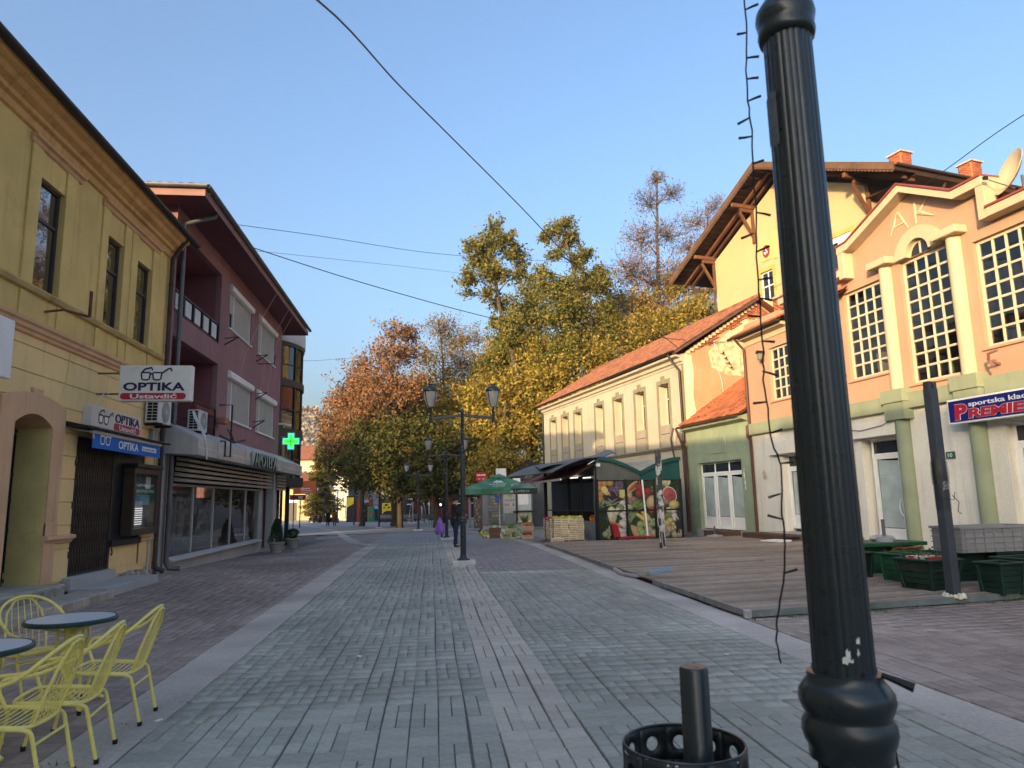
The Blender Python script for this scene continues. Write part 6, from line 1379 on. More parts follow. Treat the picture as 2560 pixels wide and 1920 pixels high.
def parasol_base(loc, label, s=1.):
    t = thing('parasol_base', label, 'parasol base', loc, .3, 'empty parasol bases')
    smooth_by_angle(MB().lathe([(0, 0), (.30 * s, 0), (.30 * s, .05), (.26 * s, .085), (.08 * s, .10), (.05, .12), (0, .12)], 28).build('weight', M('grey_concrete_weight', (.30, .31, .31), .85, .15, 4, bump=.3), t)); smooth_by_angle(MB().lathe([(.032, .1), (.032, .42), (.026, .42), (.026, .2)], 14).build('sleeve', mZinc, t)); return t
parasol_base((8.25, 13.55, .675), 'grey parasol base with upright sleeve on the green board', .9)
parasol_base((8.6, 12.95, .675), 'smaller parasol sleeve base standing at the front of the green board', .5)
parasol_base((10.75, 26.55, .05), 'whitish concrete parasol base on the deck by the green shop', 1.05)
# grey plastic stacking crate
pc = thing('plastic_crate', 'long grey ribbed plastic crate lying on the stored planters', 'crate', (9.35, 11.35, .60), R(-84))
mPl = M('grey_plastic_crate', (.22, .22, .225), .5, .08, 3); cw, cl, chh = .6, 1.5, .40
for sy in (-1, 1):
    MB().box(-cw / 2, cw / 2, sy * cl / 2 - .012, sy * cl / 2 + .012, 0, chh).build('end_wall', mPl, pc); MB().box(sy * cw / 2 - .012, sy * cw / 2 + .012, -cl / 2, cl / 2, 0, chh).build('side_wall', mPl, pc)
    for i in range(4): MB().box(-cw / 2 - .02, cw / 2 + .02, sy * (cl / 2 + .012) - .018, sy * (cl / 2 + .012) + .018, .06 + i * .09, .075 + i * .09).box(sy * (cw / 2 + .012) - .018, sy * (cw / 2 + .012) + .018, -cl / 2, cl / 2, .06 + i * .09, .075 + i * .09).build('rib', mPl, pc)
    for i in range(8): MB().box(sy * (cw / 2 + .012) - .016, sy * (cw / 2 + .012) + .016, -cl / 2 + .05 + i * .19, -cl / 2 + .065 + i * .19, 0, chh).build('rib', mPl, pc)
    MB().box(-cw / 2 - .03, cw / 2 + .03, sy * (cl / 2 + .015) - .025, sy * (cl / 2 + .015) + .025, chh - .02, chh + .02).box(sy * (cw / 2 + .015) - .025, sy * (cw / 2 + .015) + .025, -cl / 2, cl / 2, chh - .02, chh + .02).build('lip', mPl, pc)
MB().box(-cw / 2, cw / 2, -cl / 2, cl / 2, 0, .02).build('floor', mPl, pc)
scrap(7.62, 10.05, .11, .09, .3, mScrap, 'crumpled white scraps on the deck before the planters')
scrap(8.5, 13.0, .685, .05, .9, mScrap, 'small white scrap on the green board')
fp = MB().obox((0, 0, .02), (.9, .5, .03)).obox((.1, .05, .05), (.7, .4, .03), Matrix.Rotation(.1, 3, 'Z')).build('folded_tarp', mWhite, None, bevel=.01, loc=(11.2, 22.6, .09), rot=(0, 0, -1.3)); tag(fp, 'folded pale sheet lying on the deck by the far doorstep', 'sheet')

# ---------------------------------------------------------------- overhead wires
def wire(label, pts, r=.012):
    P = [Vector(p) for p in pts]; out = []
    for i in range(len(P) - 1):
        p0, p1, p2_, p3 = P[max(i - 1, 0)], P[i], P[i + 1], P[min(i + 2, len(P) - 1)]
        for q in range(6):
            t = q / 6; out.append(.5 * ((2 * p1) + (p2_ - p0) * t + (2 * p0 - 5 * p1 + 4 * p2_ - p3) * t * t + (3 * p1 - p0 - 3 * p2_ + p3) * t ** 3))
    out.append(P[-1]); o = MB().tube(out, r, 6).build('overhead_wire', mBlack); tag(o, label, 'wire', 'overhead wires across the street'); return o
wire('thick black cable crossing the sky from the top edge to the tiled roof', [(-2.6, 5, 6.4), (-1.54, 9, 8.43), (-.59, 13, 9.69), (.74, 16.5, 10.32), (2.75, 20.5, 10.52), (5.82, 25.5, 10.11), (9.01, 29, 9.25), (11.67, 31, 8.15)], .016)
wire('upper thin wire from the plum eaves to the chalet hotel', [(-6.67, 24, 11.1), (-4.42, 28, 12.27), (.49, 34, 13.76), (7.93, 40, 15.55), (19.2, 45.6, 17.0)], .011)
wire('sagging black cable from the plum building to the cream gable', [(-6.40, 22, 9.91), (-5.98, 23, 9.99), (-2.5, 25, 9.43), (2.01, 28, 9.04), (5.02, 29.3, 8.85), (8.64, 30.3, 8.85), (11.71, 31, 8.75)], .015)
wire('faint thin wire below the upper one, ending in the trees', [(-6.4, 26, 10.88), (-1.43, 33, 12.76), (5.74, 40, 14.45), (19.2, 45.7, 16.1)], .007)
wire('short thin wire from the glass bay to the trees', [(-7.9, 37.9, 9.4), (-6.9, 40, 9.51), (-5.79, 48, 11.26), (-3.65, 56, 13.07), (-3.2, 68, 15.5)], .01)
wire('black wire crossing in front of the peach gable', [(14.35, 8, 10.2), (14.35, 14, 10.59), (14.86, 18, 10.79), (15.45, 25, 10.77), (15.6, 31.7, 11.0)], .012)
# ================================================================ market stall, kiosk and square
mFrame = M('stall_black_frame', (.012, .013, .014), .5, .15, 4)
mTeal = M('teal_tarpaulin', (.012, .075, .075), .6, .15, 2, bump=.2, bscale=6)
mGreyPvc = M('grey_pvc_sheet', (.10, .11, .10), .55, .2, 2, bump=.2, bscale=5)
st = thing('market_stall', 'dark framed greengrocer stall with arched teal roof and fruit posters', 'market stall', (6.31, 26.9, -.02), R(13.8))
SW, SD, CZ, VZ = 3.72, 5.0, 3.18, 2.62      # width, depth, crown and valley heights
def vault(x): 
    u = abs(((x + 1e-9) / (SW / 2)) - 1)       # 0 at the valley, 1 at the crowns
    return VZ + (CZ - VZ) * (1 - (1 - u) ** 2) ** 1 if False else VZ + (CZ - VZ) * math.sin(u * math.pi / 2)
xs = [i * SW / 24 for i in range(25)]
roof = MB()
vs = [(x, y, vault(x)) for y in (-.12, SD) for x in xs]; roof.add(vs, [(i, i + 1, 26 + i, 25 + i) for i in range(24)]); ro_ = roof.build('vault_roof', M('weathered_roof_sheet', (.26, .26, .23), .8, .2, 2, dirt=.3), st)
ro_.modifiers.new('t', 'SOLIDIFY').thickness = .02; smooth_by_angle(ro_)
xl = [-1.9 + i * 1.9 / 12 for i in range(13)]
rl_ = MB().add([(x, y, VZ + (CZ - VZ) * math.cos(x / 1.9 * math.pi / 2)) for y in (-.12, SD) for x in xl], [(i, i + 1, 14 + i, 13 + i) for i in range(12)]).build('vault_roof', mGreyPvc, st); rl_.modifiers.new('t', 'SOLIDIFY').thickness = .02
edge = MB()
for a, b in zip(xs[:-1], xs[1:]): edge.prism([(a, vault(a) - .13), (b, vault(b) - .13), (b, vault(b) + .02), (a, vault(a) + .02)], -.16, -.12)
edge.build('roof_edge', mTeal, st)
for half, m in ((0, mGreyPvc), (1, mTeal)):
    X = [x for x in xs if (x <= SW / 2 + .01 if half == 0 else x >= SW / 2 - .01)]
    MB().prism([(X[0], 2.30)] + [(X[-1], 2.30)] + [(x, vault(x) - .1) for x in X[::-1]], -.06, -.04).build('tympanum', m, st)
for x in (0, SW * .335, SW * .675, SW): MB().box(x - .045, x + .045, -.07, .03, 0, 2.34).build('post', mFrame, st, bevel=.006)
for z in (.02, 1.13, 2.30): MB().box(.046, SW - .046, -.055, .02, z - .03, z + .03).build('rail', mFrame, st, bevel=.004)
# fruit and vegetable print, one flat sheet behind the frame
def fruit_print(nx=220, ny=140):
    img = np.zeros((ny, nx, 3)); img[:] = (.03, .055, .02)
    X, Y = np.meshgrid((np.arange(nx) + .5) / nx * 885 + 835, 1240 - (np.arange(ny) + .5) / ny * 615)
    r = np.random.default_rng(5)
    img += r.normal(0, .015, img.shape[:2])[..., None]
    def blob(x, y, a, b, col, rot=0., shade=.55, edge=None, inner=None):
        c, s = math.cos(rot), math.sin(rot); u = ((X - x) * c + (Y - y) * s) / a; v = (-(X - x) * s + (Y - y) * c) / b; d = u * u + v * v; m = d < 1
        k = (1 - shade * d)[m][:, None] * np.clip(1 + .25 * (-u - v)[m][:, None], .6, 1.4)
        img[m] = np.array(col) * k
        if edge: mm = m & (d > .78); img[mm] = edge
        if inner: mm = d < .12; img[mm] = inner
    for x, y in ((850, 650), (905, 655), (965, 652), (855, 700), (862, 765), (855, 815), (960, 790)): blob(x, y, 36, 33, (.72, .33, .05))
    for x, y in ((900, 715), (925, 740)): blob(x, y, 30, 34, (.85, .68, .15), .3, .1, (.9, .75, .4))
    for x, y, s in ((1055, 672, 58), (975, 720, 45), (1010, 760, 40)):
        for q in range(7): blob(x + r.normal(0, s * .3), y + r.normal(0, s * .3), s * .6, s * .45, (.16, .07, .18), r.uniform(0, 3), .6, (.35, .25, .4))
    for x, y in ((1000, 800), (1030, 850), (960, 840)): blob(x, y, 30, 70, (.05, .02, .06), -.4)
    for q in range(5): blob(1125, 740 + q * 16, 72, 15, (.75, .62, .18), .15, .3)
    blob(1210, 690, 95, 38, (.75, .38, .14), -.7, .35); blob(1215, 690, 70, 18, (.30, .12, .04), -.7, .2)
    for q in range(14): blob(1340 + r.normal(0, 40), 640 + r.normal(0, 22), 26, 10, (.05, .08, .03), r.uniform(0, 3))
    for x, y in ((1280, 700), (1300, 740), (1350, 790), (1370, 745), (1270, 765)): blob(x, y, 42, 42, (.45, .03, .04))
    for q in range(34): blob(1480 + r.normal(0, 42), 720 + r.normal(0, 50), 22, 18, (.16, .24, .06), 0, .5)
    for q in range(8): blob(1560 + r.normal(0, 30), 650 + r.normal(0, 18), 40, 22, (.72, .68, .42), r.uniform(0, 3), .3)
    blob(1605, 785, 78, 92, (.52, .07, .08), -.4, .15, (.75, .72, .6)); blob(1605, 785, 66, 78, (.55, .08, .09), -.4, .15)
    for q in range(16): blob(1605 + r.normal(0, 30), 785 + r.normal(0, 36), 5, 5, (.08, .02, .02))
    for x, y in ((1520, 890), (1570, 860), (1480, 910), (1130, 820), (1180, 850), (1205, 825)): blob(x, y, 34, 32, (.45, .22, .2))
    for x, y in ((1090, 860), (1100, 905), (1060, 900)): blob(x, y, 38, 28, (.8, .78, .7))
    for q in range(22): blob(900 + r.normal(0, 60), 870 + r.normal(0, 25), 45, 6, (.35, .42, .22), r.uniform(-.6, .9), .4)
    for q in range(16): blob(1250 + r.normal(0, 35), 890 + r.normal(0, 25), 60, 7, (.20, .36, .08), r.uniform(-1.2, .2), .4)
    blob(1400, 860, 55, 75, (.70, .58, .24), .3); blob(1650, 890, 60, 45, (.78, .66, .15)); blob(1060, 930, 50, 55, (.32, .40, .13)); blob(1160, 905, 40, 26, (.5, .55, .4), .5)
    blob(968, 985, 54, 92, (.80, .76, .40), 0, .15, (.45, .5, .2)); blob(968, 990, 20, 45, (.85, .80, .55), 0, .2)
    for q in range(7): blob(1195 + r.normal(0, 22), 1000 + r.normal(0, 25), 80, 7, (.28, .40, .12), -.8 + r.normal(0, .2), .4)
    for x, y in ((1275, 1010), (1330, 990), (1350, 1030), (1310, 1040)): blob(x, y, 60, 20, (.82, .62, .12), .6, .35)
    for x, y in ((1470, 960), (1520, 965), (1500, 1000), (1400, 940)): blob(x, y, 36, 34, (.60, .10, .04))
    for x, y in ((1560, 1000), (1590, 1020), (1610, 990)): blob(x, y, 62, 17, (.22, .34, .10), -.7, .4)
    for x, y in ((1590, 945), (1640, 955), (1650, 1010), (1660, 1040)): blob(x, y, 36, 30, (.78, .77, .68))
    for q in range(14): blob(1085 + r.normal(0, 35), 1010 + r.normal(0, 40), 26, 24, (.78, .76, .68), 0, .4)
    for x, y in ((1065, 1150), (1070, 1210), (1085, 1085), (980, 1120)): blob(x, y, 52, 48, (.80, .79, .72))
    blob(1010, 1085, 85, 18, (.75, .36, .12), .45)
    for x, y in ((930, 1155), (990, 1165), (940, 1200), (975, 1215), (900, 1180)): blob(x, y, 36, 34, (.48, .55, .26))
    for q in range(6): blob(1190 + q * 10, 1160 + q * 6, 15, 75, (.68, .42, .18), .1 * q - .3, .4)
    for x, y in ((1270, 1090), (1265, 1150), (1330, 1090), (1285, 1180)): blob(x, y, 40, 38, (.40, .58, .16))
    for q in range(16): blob(1390 + r.normal(0, 28), 1080 + r.normal(0, 26), 16, 16, (.50, .58, .30))
    for x, y in ((1355, 1150), (1410, 1190), (1350, 1215), (1550, 1190), (1580, 1150), (1520, 1170), (1650, 1210), (1700, 1200)): blob(x, y, 46, 42, (.58, .47, .30))
    for x, y in ((1520, 1080), (1570, 1085), (1530, 1110), (1600, 1060)): blob(x, y, 34, 32, (.80, .60, .16))
    for x, y in ((1630, 1100), (1625, 1145), (1650, 1130)): blob(x, y, 28, 30, (.40, .42, .12), 0, .2, (.25, .16, .06), (.75, .75, .55))
    for q in range(10): blob(1685 + r.normal(0, 16), 1110 + r.normal(0, 45), 8, 45, (.03, .03, .06), r.uniform(-.5, .5))
    img += r.normal(0, .02, img.shape[:2])[..., None]; g_ = img.mean(2, keepdims=True); return np.clip((g_ + (img - g_) * .8) * .72, .004, 1)
img = fruit_print(); ny, nx = img.shape[:2]
gx, gzv = np.meshgrid(np.linspace(.045, SW - .045, nx + 1), np.linspace(.05, 2.28, ny + 1))
V = np.stack([gx.ravel(), np.full(gx.size, -.03), gzv.ravel()], 1); idx = np.arange((ny + 1) * (nx + 1)).reshape(ny + 1, nx + 1)
F = np.stack([idx[:-1, :-1], idx[:-1, 1:], idx[1:, 1:], idx[1:, :-1]], -1).reshape(-1, 4)
me = bulk_mesh('fruit_poster', V, F, [M('poster_print', (.5, .5, .5), .45, .0, 1, fine=0, vcol=True)])
ca = me.color_attributes.new('Col', 'FLOAT_COLOR', 'CORNER'); cc = np.ones((ny * nx, 4, 4)); cc[:, :, :3] = img.reshape(-1, 1, 3); ca.data.foreach_set('color', cc.ravel())
obj('fruit_poster', me, st)
# street side: posts, glass, low panels, counter inside
for y in (.05, 2.55, 5.0): MB().box(-.06, .06, y - .06, y + .06, 0, 2.85).build('post', mFrame, st, bevel=.006)
for y0, y1 in ((.11, 1.3), (1.3, 2.5), (2.6, 4.95)):
    f = MB().box(-.03, .03, y0, y0 + .05, .75, 2.5).box(-.03, .03, y1 - .05, y1, .75, 2.5).box(-.03, .03, y0 + .05, y1 - .05, 1.12, 1.17).build('side_window', mFrame, st)
    MB().quad((0, y0 + .05, 1.17), (0, y1 - .05, 1.17), (0, y1 - .05, 2.5), (0, y0 + .05, 2.5)).build('pane', gShop, f)
MB().box(-.02, .02, .1, 1.3, .02, .75).build('low_panel', M('galvanised_panel', (.22, .24, .24), .5, .2, 3, metal=.3), st)
MB().box(.15, 3.6, 4.6, 4.7, 0, 2.6).build('back_wall', M('stall_back', (.05, .05, .05), .9), st)
MB().box(3.6, 3.7, .1, 4.7, 0, 2.6).build('side_wall', M('stall_back', (0, 0, 0)), st); MB().box(.1, 3.6, .02, .04, .05, 2.3).build('poster_backing', M('stall_back', (0, 0, 0)), st)
MB().box(.1, .7, .15, 1.2, .55, .72).build('counter', M('brown_planter', (0, 0, 0)), st)
mb = MB(); rnd = random.Random(2)
def ball(mb, x, y, z, r_, n=8): mb.lathe([(0, -r_), (r_ * .7, -r_ * .7), (r_, 0), (r_ * .7, r_ * .7), (0, r_)], n, (x, y, z))
for i in range(90): ball(mb, rnd.uniform(.12, .65), rnd.uniform(.18, 1.15), .76 + rnd.uniform(0, .18), .042)
mb.build('oranges', M('orange_fruit', (.55, .20, .03), .5, .15, 5, island=.2), st)['kind'] = 'stuff'
MB().tube([(-.1, .02, .9), (-.12, .0, 1.4), (-.06, .02, 2.7)], .015, 6).build('awning_crank', mZinc, st)
MB().tube([(-.4, -.12, 2.9), (-.1, -.12, 3.05)], .02, 6).obox((0.05, -.1, 2.88), (.12, .12, .12)).build('lamp_bracket', mWhite, st)
for x in (-.15, -.7): MB().box(x - .03, x + .03, .2, .8, 2.4, 2.44).build('tube_lamp', emat('tube_light', (1, .97, .9), .4), st)
MB().tube([(2.08, -.12, .02), (1.95, -.10, 2.3)], .035, 8).build('white_pole', mWhite, st)
# maroon awning: cloth from the stall eave to a white front bar
aw2 = thing('stall_awning', 'maroon folding arm awning with white front bar over the crates', 'awning', (0, 0, 0))
A, B = Vector((6.35, 27.15, 2.98)), Vector((5.35, 33.0, 2.86)); Cc, D_2 = Vector((3.72, 32.4, 2.26)), Vector((4.93, 26.75, 2.33))
n = 14; V = []
for i in range(n + 1):
    for j in range(9):
        t, u = i / n, j / 8; p = A.lerp(B, t).lerp(D_2.lerp(Cc, t), u); p.z -= .10 * math.sin(u * math.pi) * (1 + .25 * math.sin(t * 17)); V.append(p)
cl_ = MB().add(V, [(i * 9 + j, i * 9 + j + 1, (i + 1) * 9 + j + 1, (i + 1) * 9 + j) for i in range(n) for j in range(8)]).build('cloth', M('maroon_awning_cloth', (.30, .095, .09), .8, .15, 1.5, transl=.2, streak=.1), aw2); smooth_by_angle(cl_)
MB().beam(D_2 + Vector((-.03, -.05, 0)), Cc + Vector((-.03, .05, 0)), .07, .09).build('front_bar', mWhite, aw2, bevel=.015)
MB().beam(A, B, .12, .14).build('cassette', mFrame, aw2, bevel=.01)
for p, q in ((A + Vector((0, .5, -.1)), D_2 + Vector((0, .5, 0))), (B + Vector((0, -.6, -.1)), Cc + Vector((0, -.6, 0)))):
    m_ = (p + q) / 2 + Vector((.1, .7, -.05)); MB().tube([p, m_, q], .025, 6).build('folding_arm', mZinc, aw2)
# blue-grey tarpaulin thrown over the roof edge
tp = MB(); n, m_ = 18, 10; P00, P10, P01, P11 = Vector((4.15, 27.1, 2.74)), Vector((7.2, 27.0, 3.26)), Vector((4.6, 32.0, 3.05)), Vector((8.3, 32.0, 3.72))
V = []
for i in range(n + 1):
    for j in range(m_ + 1):
        u, v = i / n, j / m_; p = P00.lerp(P10, u).lerp(P01.lerp(P11, u), v); p.z += .05 * math.sin(u * 9 + v * 4) * (1 - u) + .025 * math.sin(v * 21 + u * 5) - .07 * (1 - abs(2 * v - 1)) * math.sin(u * math.pi) + (.10 * math.exp(-((u - .93) / .06) ** 2)); V.append(p)
o = tp.add(V, [(i * (m_ + 1) + j, i * (m_ + 1) + j + 1, (i + 1) * (m_ + 1) + j + 1, (i + 1) * (m_ + 1) + j) for i in range(n) for j in range(m_)]).build('roof_tarpaulin', M('blue_grey_tarpaulin', (.085, .11, .16), .5, .15, 2, bump=.3, bscale=8), None)
o.modifiers.new('t', 'SOLIDIFY').thickness = .015; smooth_by_angle(o); tag(o, 'blue grey tarpaulin thrown over the stall roof above the maroon awning', 'tarpaulin')

# ---------------------------------------------------------------- crates of fruit on a pallet
mCrate = M('pale_crate_wood', (.68, .56, .38), .85, .15, 4, island=.2, bump=.2, bscale=40); mPal = M('pallet_wood', (.36, .24, .14), .9, .2, 4, island=.2)
def make_crate():
    t = thing('fruit_crate', 'pale wooden slatted fruit crate in the tall stack beside the stall', 'crate', (0, 0, 0), 0, 'wooden fruit crates in the stack')
    w_, l_, h_ = .272, .46, .192
    sl1 = MB().box(-w_ / 2, w_ / 2, -.004, .004, 0, .046).mesh('slat', [mCrate]); sl2 = MB().box(-.004, .004, -l_ / 2, l_ / 2, 0, .046).mesh('slat', [mCrate])
    for z in (.006, .071, .136):
        for s in (-1, 1): obj('slat', sl1, t, loc=(0, s * l_ / 2, z)); obj('slat', sl2, t, loc=(s * w_ / 2, 0, z))
    MB().box(-w_ / 2 + .006, w_ / 2 - .006, -l_ / 2 + .006, l_ / 2 - .006, .004, .012).build('bottom', mCrate, t)
    for sx in (-1, 1):
        for sy in (-1, 1): MB().box(sx * (w_ / 2 - .02) - .014, sx * (w_ / 2 - .02) + .014, sy * (l_ / 2 - .02) - .014, sy * (l_ / 2 - .02) + .014, .0, h_).build('corner_post', mCrate, t)
    MB().box(-w_ / 2 + .01, w_ / 2 - .01, -l_ / 2 + .01, l_ / 2 - .01, .02, .15).build('contents', mVoid, t)
    return t
cr0 = make_crate(); first = True; tops = []
def put_crate(x, y, z, rz=0., label=None):
    global first
    lab = label or 'pale wooden slatted fruit crate in the tall stack beside the stall'
    if first: cr0.location = (x, y, z); cr0.rotation_euler = (0, 0, rz); cr0['label'] = lab; first = False; return cr0
    return dup(cr0, (x, y, z), rz, lab)
ZB = .105; RN = ('bottom', 'second lowest', 'second highest', 'top'); CN = ('leftmost', 'second', 'third', 'rightmost')
for row in range(4):
    for i in range(4): put_crate(4.68 + i * .282 + random.gauss(0, .006), 26.65 + random.gauss(0, .012), ZB + row * .195, random.gauss(0, .012), 'fruit crate in the stack front, %s row, %s column' % (RN[row], CN[i]))
    for j in range(3): put_crate(4.62 + random.gauss(0, .006) - j * .02, 27.15 + j * .48, ZB + row * .195, random.gauss(0, .012), 'fruit crate on the street side of the stack, %s row, %s from the front' % (RN[row], ('second', 'third', 'fourth')[j]))
put_crate(4.62, 26.36, 0.0, R(92), 'single wooden crate lying in front of the stack on the ground')
plt = thing('pallet', 'wooden pallet under the stacked fruit crates', 'pallet', (4.5, 26.42, 0))
for i in range(6): MB().box(-.02, 1.25, .0 + i * .34, .1 + i * .34, .075, .098).build('deck_board', mPal, plt)
for x in (.0, .55, 1.12): MB().box(x, x + .1, 0, 1.9, .0, .075).build('bearer', mPal, plt)
mb = MB(); rnd = random.Random(7)
for i in range(260): ball(mb, rnd.uniform(4.56, 5.64), rnd.uniform(26.46, 26.86), .80 + .10 * rnd.random() + .06 * math.sin(rnd.random() * 3.14), .036, 7)
o = mb.build('apple_heap', M('yellow_green_apple', (.50, .50, .10), .4, .15, 5, island=.25)); smooth_by_angle(o, 80); tag(o, 'heap of yellow green apples on top of the crate stack', 'apples', kind='stuff')
mb = MB()
for i in range(160): ball(mb, rnd.uniform(4.45, 4.72), rnd.uniform(27.0, 28.3), .82 + .08 * rnd.random(), .036, 7)
o = mb.build('red_apple_heap', M('red_apple', (.42, .04, .05), .4, .15, 5, island=.25)); smooth_by_angle(o, 80); tag(o, 'heap of red apples on the rear crates', 'apples', kind='stuff')
for z in (.15,): 
    o = MB().box(-.01, .01, -.02, .02, 0, .95).build('strap_post', mBlack, None, loc=(4.36, 27.3, .0)); tag(o, 'dark upright stake beside the crate stack', 'stake')
# pallet jack
pj = thing('pallet_jack', 'red pallet jack parked before the fruit posters', 'pallet jack', (6.75, 26.75, .05), R(14))
mJ = M('jack_red', (.36, .015, .03), .45, .1, 4)
for y in (-.28, .0): MB().prism([(.3, .03), (1.65, .03), (1.72, .06), (1.65, .09), (.3, .09)], y, y + .13).build('fork', mJ, pj, bevel=.008)
MB().prism([(.05, .08), (.32, .08), (.32, .2), (.22, .55), (.08, .62), (.02, .55)], -.2, .05).build('body', mJ, pj, bevel=.02)
MB().tube([(.05, -.08, .15), (-.1, -.08, .7), (-.22, -.08, 1.15)], .022, 8).build('tiller', mBlack, pj)
MB().tube([(-.22 + .02 * math.cos(a), -.08 + .12 * math.cos(a), 1.25 + .12 * math.sin(a)) for a in np.linspace(0, 6.28, 17)[:-1]], .016, 6, closed=True).build('handle', mBlack, pj)
for y in (-.16, 0): MB().lathe([(0, -.03), (.09, -.03), (.09, .03), (0, .03)], 14, (.08, y, .09), rot=Matrix.Rotation(R(90), 3, 'X')).build('wheel', mRubber, pj)
for y in (-.215, .065): MB().lathe([(0, -.05), (.04, -.05), (.04, .05), (0, .05)], 10, (1.5, y, .04), rot=Matrix.Rotation(R(90), 3, 'X')).build('roller', mRubber, pj)

# ---------------------------------------------------------------- vegetables and boxes on the ground before the kiosk
def veg_box(loc, rz, tilt, label, mat, mats_fruit, n=40, s=(.5, .36, .24), rad=.05, seed=1):
    t = thing('vegetable_crate', label, 'crate', loc, rz, 'crates of vegetables set out on the ground'); t.rotation_euler = (tilt, 0, rz)
    a, b, h = s[0] / 2, s[1] / 2, s[2]
    for k_ in range(3):
        z0, z1 = h * k_ / 3 + .004, h * (k_ + 1) / 3 - .01
        for sg in (-1, 1): MB().box(-a, a, sg * b - .006, sg * b + .006, z0, z1).build('slat', mat, t); MB().box(sg * a - .006, sg * a + .006, -b, b, z0, z1).build('slat', mat, t)
    MB().box(-a, a, -b, b, 0, .012).build('bottom', mat, t)
    mb = MB(); r2 = random.Random(seed)
    for i in range(n): ball(mb, r2.uniform(-a + rad, a - rad), r2.uniform(-b + rad, b - rad), h * .75 + r2.uniform(0, rad * 1.6), rad * r2.uniform(.8, 1.2), 8)
    o = mb.build('produce', mats_fruit, t); o['kind'] = 'stuff'; smooth_by_angle(o, 80); return t
mPepper = M('red_pepper', (.40, .03, .03), .4, .2, 6, island=.3); mLeek = M('leafy_green', (.12, .22, .06), .6, .3, 8, island=.4); mCab = M('pale_cabbage', (.32, .42, .20), .6, .3, 8, island=.3); mTom = M('tomato_orange', (.55, .16, .05), .4, .2, 6, island=.3)
veg_box((3.35, 32.1, -.06), .3, R(38), 'tilted pale crate of cabbages left of the leeks', mCrate, mCab, 16, rad=.08, seed=1)
veg_box((3.75, 31.7, -.06), .1, R(40), 'tilted pale crate of leafy greens at the front', mCrate, mLeek, 30, seed=2)
veg_box((4.2, 31.5, -.09), .0, R(15), 'crate of red peppers and greens beside the apple stack', mCrate, mPepper, 40, seed=3)
veg_box((4.35, 32.4, .28), .0, R(20), 'raised crate of orange tomatoes behind the peppers', mCrate, mTom, 40, seed=4)
veg_box((3.7, 32.9, .2), .2, R(25), 'raised crate of green cabbages behind the front crates', mCrate, mLeek, 20, rad=.09, seed=5)
t = thing('leek_bundle', 'bundle of striped leeks leaning against the vegetable crates', 'vegetables', (3.85, 31.45, -.08), 0)
mb = MB(); rnd = random.Random(5)
for i in range(26): x = rnd.uniform(-.14, .14); mb.tube([(x, -.05, .02), (x * 1.2, .06, .3), (x * 1.6 + rnd.gauss(0, .04), .12, .55 + rnd.uniform(0, .12))], [.018, .016, .006], 6)
mb.build('leeks', M('leek', (.40, .46, .34), .6, .2, 10, island=.4, alt=(.08, .16, .07), altscale=9), t)
t = thing('leaf_bunch', 'tall bunch of long green leaves standing behind the crates', 'vegetables', (4.35, 33.2, .3), 0)
mb = MB(); 
for i in range(40): a = rnd.uniform(0, 6.28); e = rnd.uniform(.1, .35); mb.tube([(0, 0, 0), (e * .4 * math.cos(a), e * .4 * math.sin(a), .35), (e * math.cos(a), e * math.sin(a), rnd.uniform(.5, .75))], [.012, .014, .003], 4)
mb.build('leaves', mLeek, t)
yb_ = thing('banana_box', 'tilted yellow cardboard banana box on the ground before the kiosk', 'box', (2.38, 33.35, -.02), R(10)); yb_.rotation_euler = (0, R(38), R(10))
MB().box(-.25, .25, -.2, .2, 0, .24).build('carton', M('yellow_carton', (.62, .46, .06), .7, .1, 3, alt=(.75, .72, .6), altscale=4, altcut=(.55, .58)), yb_, bevel=.008)
mb = MB(); rnd = random.Random(1)
for i in range(7): mb.obox((rnd.uniform(-.2, .2), -.204, rnd.uniform(.04, .2)), (.1, .004, .03), Matrix.Rotation(rnd.uniform(-.8, .8), 3, 'Y'))
mb.build('print_marks', mBlack, yb_); MB().box(-.26, -.24, -.19, .19, .03, .3).build('open_flap', M('dark_carton', (.06, .05, .04), .8), yb_)
bb_ = thing('cardboard_box', 'brown cardboard box with potted herb standing on the ground', 'box', (2.95, 33.2, -.115), R(4))
MB().box(-.25, .25, -.18, .18, 0, .48).build('carton', M('brown_carton', (.18, .09, .05), .8, .15, 3, bump=.1), bb_, bevel=.01); MB().box(-.252, .252, -.184, -.18, .2, .22).build('tape', M('brown_tape', (.30, .17, .09), .5), bb_)
t = thing('potted_herb', 'small pot of green herbs on the brown cardboard box', 'potted plant', (2.93, 33.2, .365)); MB().lathe([(0, 0), (.07, 0), (.09, .12), (.08, .12), (0, .1)], 14).build('pot', mWhite, t)
leaf_cloud('foliage', lambda r, n: np.stack([r.normal(0, .10, n), r.normal(0, .1, n), .12 + np.abs(r.normal(0, .12, n))], 1), 500, .05, mLeek, t, 6)
pg = MB().box(-.1, .1, -.004, .004, 0, .22).build('price_card', mWhite, None, loc=(3.32, 33.1, .05)); tag(pg, 'white price card standing by the brown box', 'price card')

